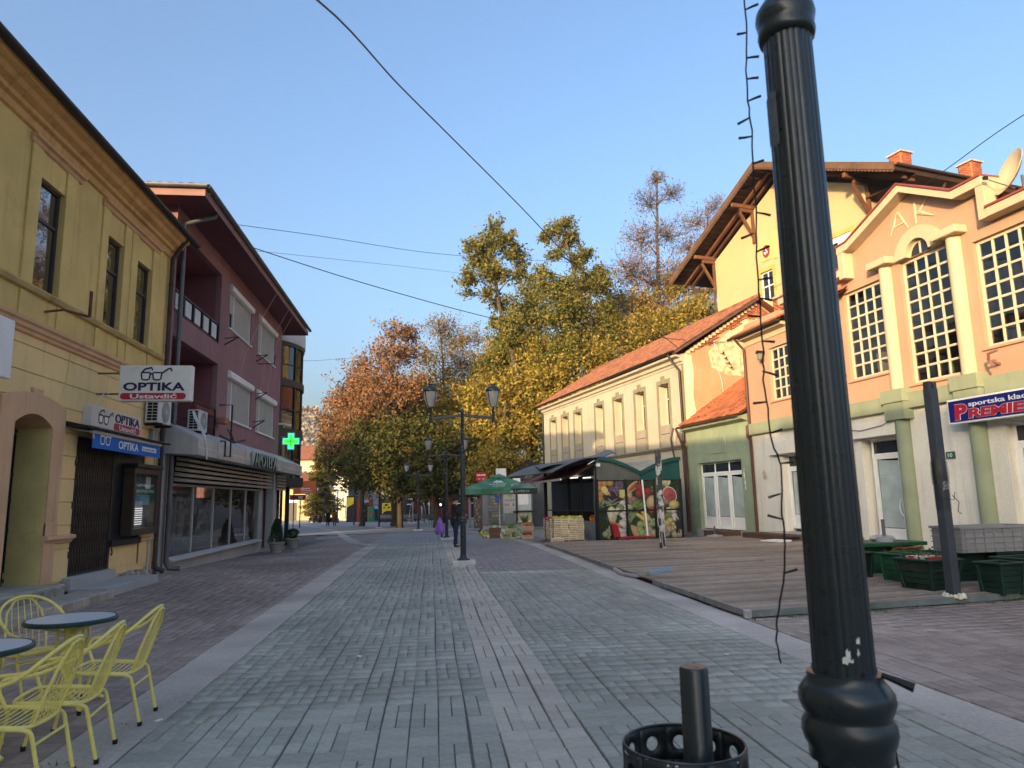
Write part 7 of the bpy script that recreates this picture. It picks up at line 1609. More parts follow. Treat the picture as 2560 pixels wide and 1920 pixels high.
# ---------------------------------------------------------------- big green parasol
um = thing('beer_parasol', 'large square green parasol with white printing before the kiosk', 'parasol', (4.05, 42.3, gz(4, 42.3)), R(-7))
g0 = -gz(4, 42.3); hs, zb2, zv, za = 2.2, 1.95 + g0, 2.24 + g0, 3.16 + g0
mUm = M('green_parasol_cloth', (.05, .20, .10), .65, .15, .8, transl=.25, alt=(.14, .30, .20), altscale=.9, altcut=(.42, .62)); mUmD = M('black_parasol_valance', (.012, .014, .016), .6)
def sq(h): return [(-h, -h), (h, -h), (h, h), (-h, h)]
cv = MB(); q0, q1 = sq(hs), sq(.55)
nseg = 6
for s in range(4):
    a, b = Vector((*q0[s], zv)), Vector((*q0[(s + 1) % 4], zv)); c, d = Vector((*q1[(s + 1) % 4], za - .28)), Vector((*q1[s], za - .28)); V = []
    for i in range(nseg + 1):
        for j in range(nseg + 1):
            p = a.lerp(b, i / nseg).lerp(d.lerp(c, i / nseg), j / nseg); p.z -= .07 * math.sin(math.pi * i / nseg) * math.sin(math.pi * j / nseg) * .8 + .03 * math.sin(math.pi * i / nseg) * (1 - j / nseg); V.append(p)
    cv.add(V, [(i * 7 + j, (i + 1) * 7 + j, (i + 1) * 7 + j + 1, i * 7 + j + 1) for i in range(nseg) for j in range(nseg)])
can = cv.build('canopy', mUm, um); smooth_by_angle(can, 30)
tc_ = MB(); q2 = sq(.62)
for s in range(4): tc_.add([(*q2[s], za - .27), (*q2[(s + 1) % 4], za - .27), (0, 0, za)], [(0, 1, 2)])
tc_.build('top_cap', mUm, um)
for s in range(4):
    (xa, ya), (xb, yb2) = q0[s], q0[(s + 1) % 4]
    if s == 0:
        for f0, f1, m_ in ((0, .66, mUm), (.66, 1, mUmD)):
            MB().quad((xa + (xb - xa) * f0, ya - .01, zb2), (xa + (xb - xa) * f1, ya - .01, zb2), (xa + (xb - xa) * f1, ya, zv), (xa + (xb - xa) * f0, ya, zv)).build('valance', m_, um)
    else: MB().quad((xa, ya, zb2), (xb, yb2, zb2), (xb, yb2, zv), (xa, ya, zv)).build('valance', mUm, um)
mPr = M('pale_print', (.55, .62, .58), .6, .1); mPr2 = M('grey_print', (.30, .32, .33), .6, .1)
text('LAŠKO', .95, 1.75, zb2 + .07, zb2 + .22, -hs - .012, mPr2, um, ext=.003, bold=.02)
MB().prism([(.66, zb2 + .05), (.88, zb2 + .05), (.79, zb2 + .23), (.74, zb2 + .18), (.72, zb2 + .23)], -hs - .016, -hs - .012).build('emblem', mPr2, um)
def on_slope(o, frac=.45):
    """turn flat lettering built on the front plane to lie on the front canopy slope"""
    ang = math.atan2(za - .28 - zv, hs - .55); o.rotation_euler = (-(math.pi / 2 - ang), 0, 0); o.location = (0, -hs + .02, zv + .035); return o
on_slope(text('LAŠKO', -.5, .45, .55, .82, 0, mPr, um, ext=.003, bold=.02)); 
mb = MB(); rnd = random.Random(31); x = -.32
while x < .32: w_ = rnd.uniform(.04, .08); mb.prism([(x, .25 + rnd.uniform(0, .08)), (x + w_, .22), (x + w_ * .8, .46), (x + .02, .42)], -.004, 0); x += w_ + .05
on_slope(mb.build('emblem_marks', mPr, um))
on_slope(MB().prism([(-.35, .9), (.3, .9), (.22, 1.1), (.1, 1.25), (.0, 1.15), (-.1, 1.3), (-.22, 1.12)], -.005, 0).build('emblem', mPr, um))
MB().tube([(0, 0, 0), (0, 0, za - .05)], .03, 10).build('pole', mWhite, um); MB().box(-.4, .4, -.4, .4, 0, .07).build('base', mBand, um, bevel=.01)
for s in range(4): MB().tube([(0, 0, za - .2), (q0[s][0] * .98, q0[s][1] * .98, zv - .02)], .015, 5).build('rib', mWhite, um)

# ---------------------------------------------------------------- kiosk
ks = thing('newspaper_kiosk', 'grey kiosk with crowded display windows under the green parasol', 'kiosk', (3.6, 50.0, gz(4, 50)), R(-3))
mKs = M('kiosk_grey', (.20, .205, .205), .6, .1, 2)
MB().box(0, 3.5, .1, 2.6, .25, 2.75).build('body', mKs, ks, bevel=.02); MB().box(-.2, 3.7, -.35, 2.8, 2.75, 3.0).build('roof', M('kiosk_roof', (.14, .14, .15), .6), ks, bevel=.03)
MB().box(.05, 3.45, .2, 2.5, -.05, .25).build('plinth', M('pale_stone', (.42, .40, .37), .9, .2, 5), ks)
MB().box(1.0, 1.7, .3, 1.2, 3.0, 4.15).build('vent_box', M('white_enamel', (.66, .66, .65), .5, .05), ks, bevel=.01)
MB().box(2.2, 2.7, .4, 1.0, 3.0, 3.45).build('vent_box', mWhite, ks, bevel=.01)
dw = MB().box(.35, .42, .04, .12, .55, 2.6).box(1.36, 1.43, .04, .12, .55, 2.6).box(.35, 1.43, .04, .12, .5, .57).build('display_window', mKs, ks)
MB().quad((.42, .06, .57), (1.36, .06, .57), (1.36, .06, 2.6), (.42, .06, 2.6)).build('pane', gShop, dw)
mb = MB(); rnd = random.Random(3)
for r_ in range(9):
    x = .44
    while x < 1.3: w_ = rnd.uniform(.05, .13); mb.box(x, x + w_, .072, .09, .6 + r_ * .21, .6 + r_ * .21 + rnd.uniform(.08, .18)); x += w_ + .012
mb.build('goods', M('magazine_mix', (.4, .4, .38), .6, .1, ramp=[(0, (.42, .40, .36)), (.25, (.40, .10, .07)), (.4, (.55, .52, .45)), (.6, (.35, .22, .15)), (.8, (.12, .2, .35)), (.95, (.5, .4, .1))]), ks)['kind'] = 'stuff'
for i, (x, z) in enumerate(((.95, 2.35), (1.15, 2.4), (1.05, 2.0))):
    MB().obox((x, .0, z), (.24, .1, .38), None, .8).build('snack_bag', M('snack_blue', (.03, .1, .4), .5, .3, 8) if i % 2 == 0 else M('snack_red', (.5, .1, .05), .5, .3, 8), ks, bevel=.03)
MB().box(1.45, 2.3, .02, .1, .5, 2.6).build('shutter_panel', M('pale_grey_panel', (.42, .43, .42), .5, .06, 2), ks); MB().box(1.5, 2.27, -.03, .02, .3, 1.05).build('low_cabinet', mKs, ks, bevel=.01)
mb = MB()
for r_ in range(3):
    for c in range(4): mb.box(1.55 + c * .18, 1.68 + c * .18, .012, .02, 1.25 + r_ * .3, 1.4 + r_ * .3)
mb.build('notices', M('magazine_mix', (0, 0, 0)), ks)['kind'] = 'stuff'
MB().lathe([(0, 0), (.16, 0), (.16, .01), (0, .01)], 20, (1.95, .015, 2.3), rot=Matrix.Rotation(R(90), 3, 'X')).build('round_sticker', M('olive_sticker', (.38, .36, .10), .6), ks)
MB().box(2.35, 2.45, .0, .1, .5, 2.6).build('door_jamb', mDarkBrown, ks); MB().box(2.45, 3.4, .04, .1, 1.2, 2.6).build('service_window', M('pale_poster', (.5, .54, .56), .5, .1, 3), ks); MB().box(2.5, 3.2, .02, .04, 1.6, 2.5).build('paper_notice', mWhite, ks)
MB().box(2.1, 3.6, -.15, .1, 1.12, 1.18).build('counter_shelf', mBlack, ks, bevel=.01)
MB().box(2.45, 3.4, .03, .1, .4, 1.1).build('banana_poster', M('banana_print', (.62, .58, .5), .5, .1, 2, alt=(.55, .45, .08), altscale=3, altcut=(.5, .54)), ks)
rs = MB().box(0, .70, -.05, .05, 0, .60).build('red_sign', M('kiosk_sign_red', (.45, .02, .04), .5, .05), None, bevel=.01, loc=(3.18, 50.2, 2.95), rot=(0, 0, .0)); tag(rs, 'small red sign board above the green parasol', 'sign')
rp = MB().tube([(.35, .06, -3.3), (.35, .06, 0)], .03, 6).build('pole', mZinc, rs)
mb = MB(); rnd = random.Random(21); x = .05
while x < .64:
    w_ = rnd.uniform(.02, .05)
    if not .30 < x < .35: mb.box(x, x + w_, -.054, -.05, .38 + rnd.choice((0, .0, .02)), .45 + rnd.choice((0, .03, 0)))
    x += w_ + .008
mb.build('lettering', mVin, rs)
for x in (.12, .42): MB().box(x, x + .18, -.053, -.05, .14, .17).build('small_print', mVin, rs)
fg = thing('drinks_fridge', 'tall drinks fridge with glass door and bottle rows beside the kiosk', 'fridge', (3.15, 53.0, gz(3, 53)), R(-4))
MB().box(0, .68, .05, .6, 0, 2.1).build('cabinet', M('fridge_body', (.16, .16, .16), .5), fg, bevel=.01); f_ = MB().box(.0, .07, 0, .05, .05, 2.08).box(.61, .68, 0, .05, .05, 2.08).box(.07, .61, 0, .05, .05, .12).box(.07, .61, 0, .05, 2.0, 2.08).build('door', mZinc, fg)
for r_ in range(7):
    mb = MB()
    for c in range(8): mb.lathe([(.03, 0), (.03, .14), (.012, .19), (.012, .22)], 6, (.10 + c * .067, .04, .16 + r_ * .265))
    mb.build('bottle_row', M('bottle_mix', (.1, .1, .1), .3, .1, ramp=[(0, (.02, .06, .03)), (.3, (.3, .12, .03)), (.5, (.45, .42, .36)), (.75, (.02, .10, .05)), (.92, (.5, .1, .05))]), fg); MB().box(.07, .61, .03, .05, .135 + r_ * .265, .155 + r_ * .265).build('shelf', mZinc, fg)
f2 = MB().box(0, .12, 0, .6, 0, 2.0).build('folded_stand', mKs, None, loc=(2.85, 53.0, gz(3, 53))); tag(f2, 'narrow grey side panel left of the drinks fridge', 'panel')
# domed pavilion behind the awning
dm = thing('domed_pavilion', 'dark ribbed dome of a small pavilion behind the awning', 'pavilion', (7.7, 54.5, gz(7, 54)), 0)
MB().lathe([(1.3, 0), (1.3, 3.4)], 16).build('wall', mKs, dm); prof = [(1.45, 3.4), (1.45, 3.5), (1.32, 3.55)] + [(1.30 * math.cos(t), 3.6 + 1.15 * math.sin(t)) for t in np.linspace(0, 1.35, 10)] + [(.18, 4.85), (.08, 5.0), (.02, 5.25)]
smooth_by_angle(MB().lathe(prof, 32).build('dome', M('dark_dome_metal', (.035, .035, .034), .45, .15, 3, metal=.3), dm), 40)
for k_ in range(20): a = k_ * math.pi / 10; MB().tube([(1.32 * math.cos(t) * math.cos(a), 1.32 * math.cos(t) * math.sin(a), 3.6 + 1.17 * math.sin(t)) for t in np.linspace(0, 1.4, 8)], .025, 4).build('rib', MATS['dark_dome_metal'], dm)

# ---------------------------------------------------------------- carrier bag post by the second lamp
bp_ = MB().box(-.04, .04, -.04, .04, 0, 1.15).build('bollard', mLamp, None, bevel=.006, loc=(.50, 32.6, gz(.5, 32.6))); tag(bp_, 'slim dark post standing beside the second street lamp', 'post')
MB().lathe([(.11, 1.0), (.13, 1.45), (.125, 1.45), (.0, 1.2)], 10).build('bin_cup', M('dull_red_metal', (.12, .02, .025), .5), bp_)
bg_ = MB(); n = 14
prof = [(.02, 1.02), (.05, .95), (.11, .8), (.17, .6), (.20, .42), (.19, .3), (.12, .24), (0, .23)]
bg_.lathe(prof, n, flute=lambda j: 1 + .12 * math.sin(j * 2.1) + .06 * math.cos(j * 4.4)); o = bg_.build('carrier_bag', M('purple_bag_film', (.42, .20, .68), .35, .2, 6, transl=.3, alt=(.5, .3, .7), altscale=7, altcut=(.55, .6)), None, loc=(.42, 32.5, gz(.4, 32.5))); smooth_by_angle(o, 50); tag(o, 'purple plastic carrier bag hanging on the slim post', 'bag')
# ================================================================ far side of the square
mLime = M('lime_paint', (.50, .55, .20), .85, .08); mGreyWall = M('pale_grey_wall', (.52, .52, .53), .9, .08, 1, streak=.2)
fh = thing('grey_corner_house', 'pale grey two-storey house with red roof and lime green stripe', 'house', (-15.9, 122, gz(-15, 120)), R(-70.5))
FW = [(.7, 1.15, 4.2, 6.2), (1.9, 2.3, 4.2, 6.2), (3.1, 3.5, 4.2, 6.2), (4.2, 4.6, 4.2, 6.2), (5.4, 5.8, 4.2, 6.2), (6.6, 7.0, 4.2, 6.2), (8.6, 9.0, 4.2, 6.2)]
FD = [(.5, 1.9, .1, 2.4), (2.3, 3.6, .1, 2.4), (4.2, 5.6, .1, 2.4), (7.4, 9.4, .1, 2.4)]
MB().wall(0, 10, -.3, 7.3, FW + FD, .2).quad((0, 8, -.3), (0, 0, -.3), (0, 0, 7.3), (0, 8, 7.3)).build('wall', mGreyWall, fh)
MB().box(6.2, 7.2, -.04, 0, -.2, 7.0).build('lime_stripe', mLime, fh)
for a, b, c, d in FW:
    f = window(fh, a, b, c, d, .1, mUpvc, gDay, 1, 2, .05, .05, .05)
for a, b, c, d in FD: window(fh, a, b, c, d, .08, mUpvc, gDay, 2, 1, .07, .07, .05, name='shop_door')
for x, z in ((1.0, 5.2), (2.4, 5.3), (4.3, 5.3)): MB().box(x - .3, x + .35, -.35, 0, z, z + .5).build('air_conditioner_box', mWhite, fh, bevel=.02)
for i in range(9): MB().box(.3 + i * .55, .75 + i * .55, -.06, 0, 2.75, 3.3).build('fascia_panel', M('fascia_print', (.5, .5, .5), .6, .3, 4, alt=(.15, .15, .15), altscale=6), fh)
MB().box(0, 6.1, -.5, 0, 2.6, 2.72).build('canopy', mBlack, fh)
MB().prism([(-.6, 7.3), (8.6, 7.3), (4.0, 10.4)], -.5, 10.3, 'x').build('roof', mTerraOld, fh); MB().prism([(-.7, 7.2), (-.55, 7.2), (-.5, 7.42), (-.7, 7.4)], -.5, 10.3, 'x').build('gutter', mZinc, fh)
# sunlit yellow wall house at the end of the street
yh = thing('pale_yellow_house', 'sunlit pale yellow house closing the street, dark double door', 'house', (-34, 128, gz(-30, 128)), R(-10))
YD = [(9.6, 11.6, .0, 3.6)]
MB().wall(0, 22, -.5, 5.4, YD + [(15, 16, 1.4, 3.2), (18, 19, 1.4, 3.2)], .3).build('wall', mYel, yh); MB().box(9.6, 11.6, .2, .3, 0, 3.0).build('door', mDarkBrown, yh); MB().box(9.6, 11.6, .2, .28, 3.0, 3.6).build('fanlight', mWhite, yh)
for x in (15, 18): window(yh, x, x + 1, 1.4, 3.2, .1, mUpvc, gDay, 2, 1, .07, .07, .05)
MB().prism([(-.8, 5.4), (9, 5.4), (4, 8.2)], -.5, 22.5, 'x').build('roof', mTerraOld, yh)
for i, (px_, Y_, w_, h_, c, lab) in enumerate(((-27, 138, 12, 11, (.66, .50, .34), 'tall sunlit cream block behind the spruce'), (-44, 150, 14, 13, (.62, .44, .32), 'salmon block far behind the glass bay'))):
    b = thing('distant_house', lab, 'house', (px_, Y_, gz(px_, Y_)), R(-6))
    ops = [(1 + 2.2 * q, 2 + 2.2 * q, 1.5 + 3 * r_, 3 + 3 * r_) for q in range(5) for r_ in range(int(h_ / 3))]
    MB().wall(0, w_, -.5, h_, ops, .2).build('wall', M('distant_plaster_%s' % 'ab'[i], c, .9, .08), b)
    for a, bb2, cc_, d in ops: window(b, a, bb2, cc_, d, .1, mUpvc, gDay, 1, 1, .1, .1, .05)
    MB().prism([(-.8, h_), (9, h_), (4, h_ + 3)], -.5, w_ + .5, 'x').build('roof', mTerraOld, b)
# orange banner and red sign by the glass bay
bn2 = thing('orange_banner', 'orange banner sign hanging beside the dark glass bay', 'sign', (-12.0, 71.5, gz(-12, 71) ), 0)
MB().box(-1.2, .95, -.05, .05, 3.2, 4.45).build('panel', M('orange_panel', (.50, .11, .03), .6, .08), bn2)
mb = MB(); rnd = random.Random(41)
for i in range(7): mb.box(-.5 + i * .13, -.42 + i * .13, -.056, -.05, 3.62 + rnd.uniform(-.04, .06), 3.74 + rnd.uniform(-.03, .08))
mb.box(-.5, .6, -.056, -.05, 3.5, 3.53).box(-.5, .6, -.056, -.05, 3.35, 3.37).build('lettering', mVin, bn2)
MB().tube([(-1.15, .1, -.2), (-1.15, .1, 4.5)], .05, 8).build('pole', mBlack, bn2)
rd = thing('red_bracket_sign', 'dark red sign with white tulip mark under the orange banner', 'sign', (-12.2, 72.5, gz(-12, 72)), 0)
MB().box(-1.5, .0, -.05, .05, 2.65, 3.15).build('panel', M('crimson_panel', (.28, .015, .03), .6, .06), rd)
MB().prism([(-.65, 2.8), (-.45, 2.72), (-.25, 2.8), (-.22, 3.08), (-.33, 2.98), (-.45, 3.1), (-.57, 2.98), (-.68, 3.08)], -.06, -.05).build('tulip_mark', mVin, rd)
MB().tube([(-.5, 0.1, -.2), (-.5, .1, 2.7)], .05, 8).build('pole', mBlack, rd)
# cafe pavilion awning with wicker seating
cf = thing('cafe_awning', 'black cafe awning on dark posts at the end of the street', 'awning', (-15.1, 103, gz(-15, 103)), R(-14))
MB().prism([(-1.0, 3.15), (1.3, 3.05), (1.45, 3.5), (1.1, 3.75), (-.9, 3.5)], -1.5, 1.5).build('cloth', mBlack, cf); mb = MB()
for i in range(12): mb.box(-.85 + i * .14, -.74 + i * .14, -1.53, -1.5, 3.3, 3.55)
mb.build('lettering', M('grey_print', (0, 0, 0)), cf)
for x in (-.75, .1, .9): MB().box(x - .1, x + .1, -1.3, -1.1, 0, 3.2).build('post', mDarkBrown, cf)
mWick = M('dark_wicker', (.05, .04, .035), .8, .2, 10, bump=.5, bscale=60)
for i in range(6):
    x, y = -15.6 + i * .62, 98.2 - (i % 2) * .9; t = thing('wicker_armchair', '%s dark wicker armchair from the left in the far cafe row' % ('first', 'second', 'third', 'fourth', 'fifth', 'sixth')[i], 'chair', (x, y, gz(x, y)), R(20 * i), 'dark wicker armchairs before the far cafe')
    MB().box(-.3, .3, -.3, .3, .15, .42).build('seat', mWick, t, bevel=.05); MB().box(-.32, .32, .22, .34, .15, .9).build('backrest', mWick, t, bevel=.05)
    for s in (-1, 1): MB().box(s * .32 - .06, s * .32 + .06, -.3, .3, .05, .66).build('arm', mWick, t, bevel=.04)
# dark kiosks under the trees
k1 = thing('dark_kiosk', 'dark blue kiosk with yellow poster under the trees', 'kiosk', (-6.5, 92.0, gz(-7, 92)), R(0))
MB().box(0, 2.6, 0, 2.5, 0, 3.0).build('body', M('midnight_blue_panel', (.012, .014, .035), .55, .2), k1, bevel=.03); MB().box(-.2, 2.8, -.5, 2.7, 3.0, 3.2).build('roof', mBlack, k1, bevel=.02); MB().box(2.6, 3.4, 0, 2.5, 0, 2.9).build('annex', mDarkBrown, k1)
po = MB().prism([(.45, .9), (.7, 1.25), (1.1, 1.4), (1.65, 1.4), (1.65, 2.35), (.45, 2.35)], -.02, 0).build('yellow_poster', M('poster_yellow', (.55, .46, .03), .6, .1), k1)
mb = MB()
for x, z, a in ((.95, 2.1, .3), (.72, 1.75, .22), (1.3, 1.8, .25)): mb.obox((x, -.023, z), (a * 1.2, .004, a * .7), Matrix.Rotation(a - .4, 3, 'Y'))
mb.build('poster_print', mBlack, po)
k2 = thing('red_kiosk', 'red kiosk with blue fascia sign at the edge of the trees', 'kiosk', (-9.6, 96.5, gz(-10, 96)), R(0))
MB().box(0, 1.9, 0, 2.4, 0, 3.0).build('body', M('kiosk_red_panel', (.22, .02, .02), .6, .15), k2, bevel=.02); MB().box(.7, 1.7, -.04, .05, 0, 2.2).build('doorway', mVoid, k2)
MB().box(.5, 1.6, -.3, 0, 2.45, 2.85).build('fascia_sign', M('blue_grey_sign', (.16, .24, .32), .5, .3, 6), k2); MB().box(-1.4, .0, .3, 2.2, 0, 3.4).build('annex', mBlack, k2)
MB().prism([(-1.35, 1.9), (-.4, 2.4), (-.4, 3.2), (-1.35, 3.2)], .26, .3).build('yellow_panel', M('poster_yellow', (0, 0, 0)), k2)
gf = thing('green_vending_cabinet', 'green cabinet with red print before the red kiosk', 'cabinet', (-7.85, 93.6, gz(-8, 94)), 0)
MB().box(0, .62, 0, .6, .05, 1.95).build('body', M('vending_green', (.01, .16, .07), .5, .08), gf, bevel=.02); MB().box(-.14, 0, 0, .7, .05, 2.0).build('side', mZinc, gf); MB().box(.22, .4, -.01, 0, .7, 1.4).build('red_print', mR2, gf)
ff = thing('blue_drinks_fridge', 'blue drinks fridge right of the green cabinet', 'fridge', (-7.15, 93.4, gz(-7, 94)), 0)
MB().box(0, .55, 0, .6, .05, 2.15).build('body', M('fridge_blue', (.03, .10, .22), .5, .1), ff, bevel=.02); MB().box(.05, .5, -.01, 0, .2, 1.6).build('glass_door', gDay, ff)
MB().box(.05, .5, -.012, 0, 1.65, 2.05).build('header', M('pale_blue_print', (0, 0, 0)), ff)
# benches
mSlat = M('bench_slat_grey', (.24, .23, .22), .8, .2, 4)
def bench(loc, rz, label):
    t = thing('park_bench', label, 'bench', loc, rz, 'slatted benches under the trees')
    for i in range(4): MB().box(-.9, .9, -.25 + i * .12, -.16 + i * .12, .43, .46).build('seat_slat', mSlat, t)
    for i in range(3): MB().box(-.9, .9, .24 + i * .03, .27 + i * .03, .55 + i * .13, .65 + i * .13).build('back_slat', mSlat, t)
    for x in (-.75, 0, .75): MB().box(x - .03, x + .03, -.22, .22, 0, .43).beam((x, .2, .4), (x, .33, .95), .05, .05).build('leg_frame', mBlack, t)
for i, (x, y) in enumerate(((-5.3, 88.0), (-3.6, 86.8), (-2.5, 86.5), (-.6, 80.5), (.6, 79.5), (1.9, 78.5))):
    bench((x, y, gz(x, y)), R(-4), ['bench right under the yellow poster', 'bench left of the wire trellis', 'bench behind the wire trellis', 'bench right of the wire trellis', 'second bench right of the trellis', 'bench half hidden behind the second street lamp'][i])
# wire trellis arch
ta = thing('trellis_arch', 'white wire trellis arch frame before the benches', 'trellis', (-1.45, 82.2, gz(-1.4, 82)), 0)
for s, lean in ((-1, .32), (1, .22)):
    P = [(s * .95, 0, 0), (s * .9, 0, 1.0), (s * .75, 0, 2.0), (s * .55, 0, 2.6), (s * .35, 0, 2.85)]
    MB().tube(P, .03, 6).build('hoop', mWhite, ta); MB().tube([(x - s * .55 * 0 - s * .5 * (1 - z / 3.2), .5, z * .97) for x, y, z in P], .025, 6).build('hoop', mWhite, ta)
    mb = MB()
    for k_ in range(11): z = .15 + k_ * .24; x = s * (.93 - .25 * (z / 2.7) ** 2); mb.tube([(x, 0, z), (x - s * .5 * (1 - z / 3.2), .5, z)], .012, 4)
    for k_ in range(4): q = .1 + .1 * k_; mb.tube([(s * .93 - s * q, .1 + q, .05), (s * .68 - s * q * .5, .1 + q, 2.45)], .012, 4)
    mb.build('mesh', M('bench_slat_grey', (0, 0, 0)), ta)
MB().tube([(-.95, 0, .03), (.95, 0, .03)], .03, 6).build('base_bar', mWhite, ta)
# far row of red fronted shops seen under the canopy
rw = thing('low_red_shops', 'low dark red shop row in shade under the tree canopy', 'building', (-4.2, 98, gz(0, 98)), R(2))
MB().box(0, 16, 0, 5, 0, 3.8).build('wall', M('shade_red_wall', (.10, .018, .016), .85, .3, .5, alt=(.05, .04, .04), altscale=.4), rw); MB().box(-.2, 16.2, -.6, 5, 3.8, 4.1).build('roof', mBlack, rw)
for i in range(7): f = window(rw, .8 + i * 2.15, 1.9 + i * 2.15, .1, 2.9, -.06, mUpvc, gDay, 1, 2, .08, .08, .05, rowf=[0, .75, 1], name='shop_door')
o = MB().lathe([(0, -.12), (.10, -.06), (.12, 0), (.1, .06), (0, .12)], 10, (5.6, -.2, 2.0)).build('lit_globe', emat('warm_bulb', (1, .8, .45), 4), rw)

# hills
def hill(name, x0, x1, y0, y1, f, mat, nx=50, ny=24):
    X, Y = np.meshgrid(np.linspace(x0, x1, nx), np.linspace(y0, y1, ny)); Z = f(X, Y); idx = np.arange(nx * ny).reshape(ny, nx)
    F = np.stack([idx[:-1, :-1], idx[:-1, 1:], idx[1:, 1:], idx[1:, :-1]], -1).reshape(-1, 4)
    o = obj(name, bulk_mesh(name, np.stack([X.ravel(), Y.ravel(), Z.ravel()], 1), F, [mat], True)); o['kind'] = 'structure'; return o
mWood = M('hazy_wood_floor', (.19, .14, .10), .95, .2, .02)
def fh_(X, Y): return -6 + 92 * np.exp(-((X + 170) / 240) ** 2) * np.clip((Y - 380) / 260, 0, 1) ** 1.1 - 22 * np.clip((X + 100) / 160, 0, 1) * np.clip((Y - 380) / 260, 0, 1)
hill('hill', -520, 160, 380, 760, fh_, mWood)
def canopy(name, label, n, f, x0, x1, y0, y1, rad, mat, seed):
    """woodland on the far slope: crowns of loose leaf faces, too far to count"""
    r = np.random.default_rng(seed); cx, cy = r.uniform(x0, x1, n), r.uniform(y0, y1, n); cz = f(cx, cy); k_ = 34
    R_ = rad * r.uniform(.6, 1.4, n); d = r.normal(size=(n, k_, 3)); d /= np.linalg.norm(d, axis=2)[..., None]; d *= r.uniform(.6, 1, (n, k_, 1))
    P = np.stack([cx, cy, cz + R_ * .5], 1)[:, None, :] + d * R_[:, None, None] * np.array([1, 1, 1.3]); P = P.reshape(-1, 3); m = len(P)
    a = r.normal(size=(m, 3)); a /= np.linalg.norm(a, axis=1)[:, None]; b = np.cross(a, r.normal(size=(m, 3))); b /= np.linalg.norm(b, axis=1)[:, None]; s = (np.repeat(R_, k_) * .42)[:, None]
    V = np.stack([P - a * s, P - b * s * .7, P + a * s, P + b * s * .7], 1).reshape(-1, 3); F = np.arange(m * 4).reshape(-1, 4)
    o = obj(name, bulk_mesh(name, V, F, [mat])); tag(o, label, 'woodland', kind='stuff')
canopy('far_woodland', 'hazy autumn woodland covering the far hillside', 4200, fh_, -230, -20, 400, 660, 3.6, M('hazy_autumn_leaves', (.3, .2, .1), .9, .1, .02, ramp=[(0, (.24, .21, .18)), (.35, (.32, .26, .20)), (.65, (.38, .29, .20)), (.85, (.30, .27, .20)), (1, (.42, .33, .23))]), 3)
def fslope(X, Y): return -.8 + 13 * np.clip((X - 8) / 22, 0, 1) * np.clip((Y - 50) / 25, 0, 1) - .8 * 0
hill('hillside', 4, 90, 50, 130, fslope, mGround, 30, 20)

# ================================================================ trees
mBark = M('tree_bark', (.075, .058, .042), .95, .25, 3, bump=.6, bscale=14)
def pal(name, ramp, t=.3): return M(name, (.2, .2, .05), .75, .18, .6, ramp=ramp, transl=t, fine=0, spec=.2)
pGreen = pal('robinia_leaf', [(0, (.085, .10, .018)), (.35, (.14, .15, .025)), (.7, (.22, .19, .035)), (.9, (.30, .22, .05)), (1, (.22, .13, .04))])
pGold = pal('golden_leaf', [(0, (.13, .13, .02)), (.3, (.22, .19, .03)), (.6, (.34, .26, .045)), (.85, (.42, .28, .05)), (1, (.30, .15, .04))])
pRust = pal('rusty_leaf', [(0, (.20, .095, .05)), (.35, (.30, .14, .07)), (.65, (.36, .19, .10)), (.85, (.26, .17, .06)), (1, (.20, .15, .05))])
pDark = pal('dark_lime_leaf', [(0, (.035, .045, .012)), (.4, (.065, .075, .018)), (.75, (.10, .10, .025)), (.92, (.17, .13, .03)), (1, (.16, .08, .03))])
pThin = pal('thin_yellow_leaf', [(0, (.20, .15, .05)), (.5, (.28, .21, .07)), (1, (.24, .13, .07))])
pNeedle = pal('spruce_needle', [(0, (.07, .075, .015)), (.5, (.13, .12, .025)), (1, (.21, .17, .04))], .1)
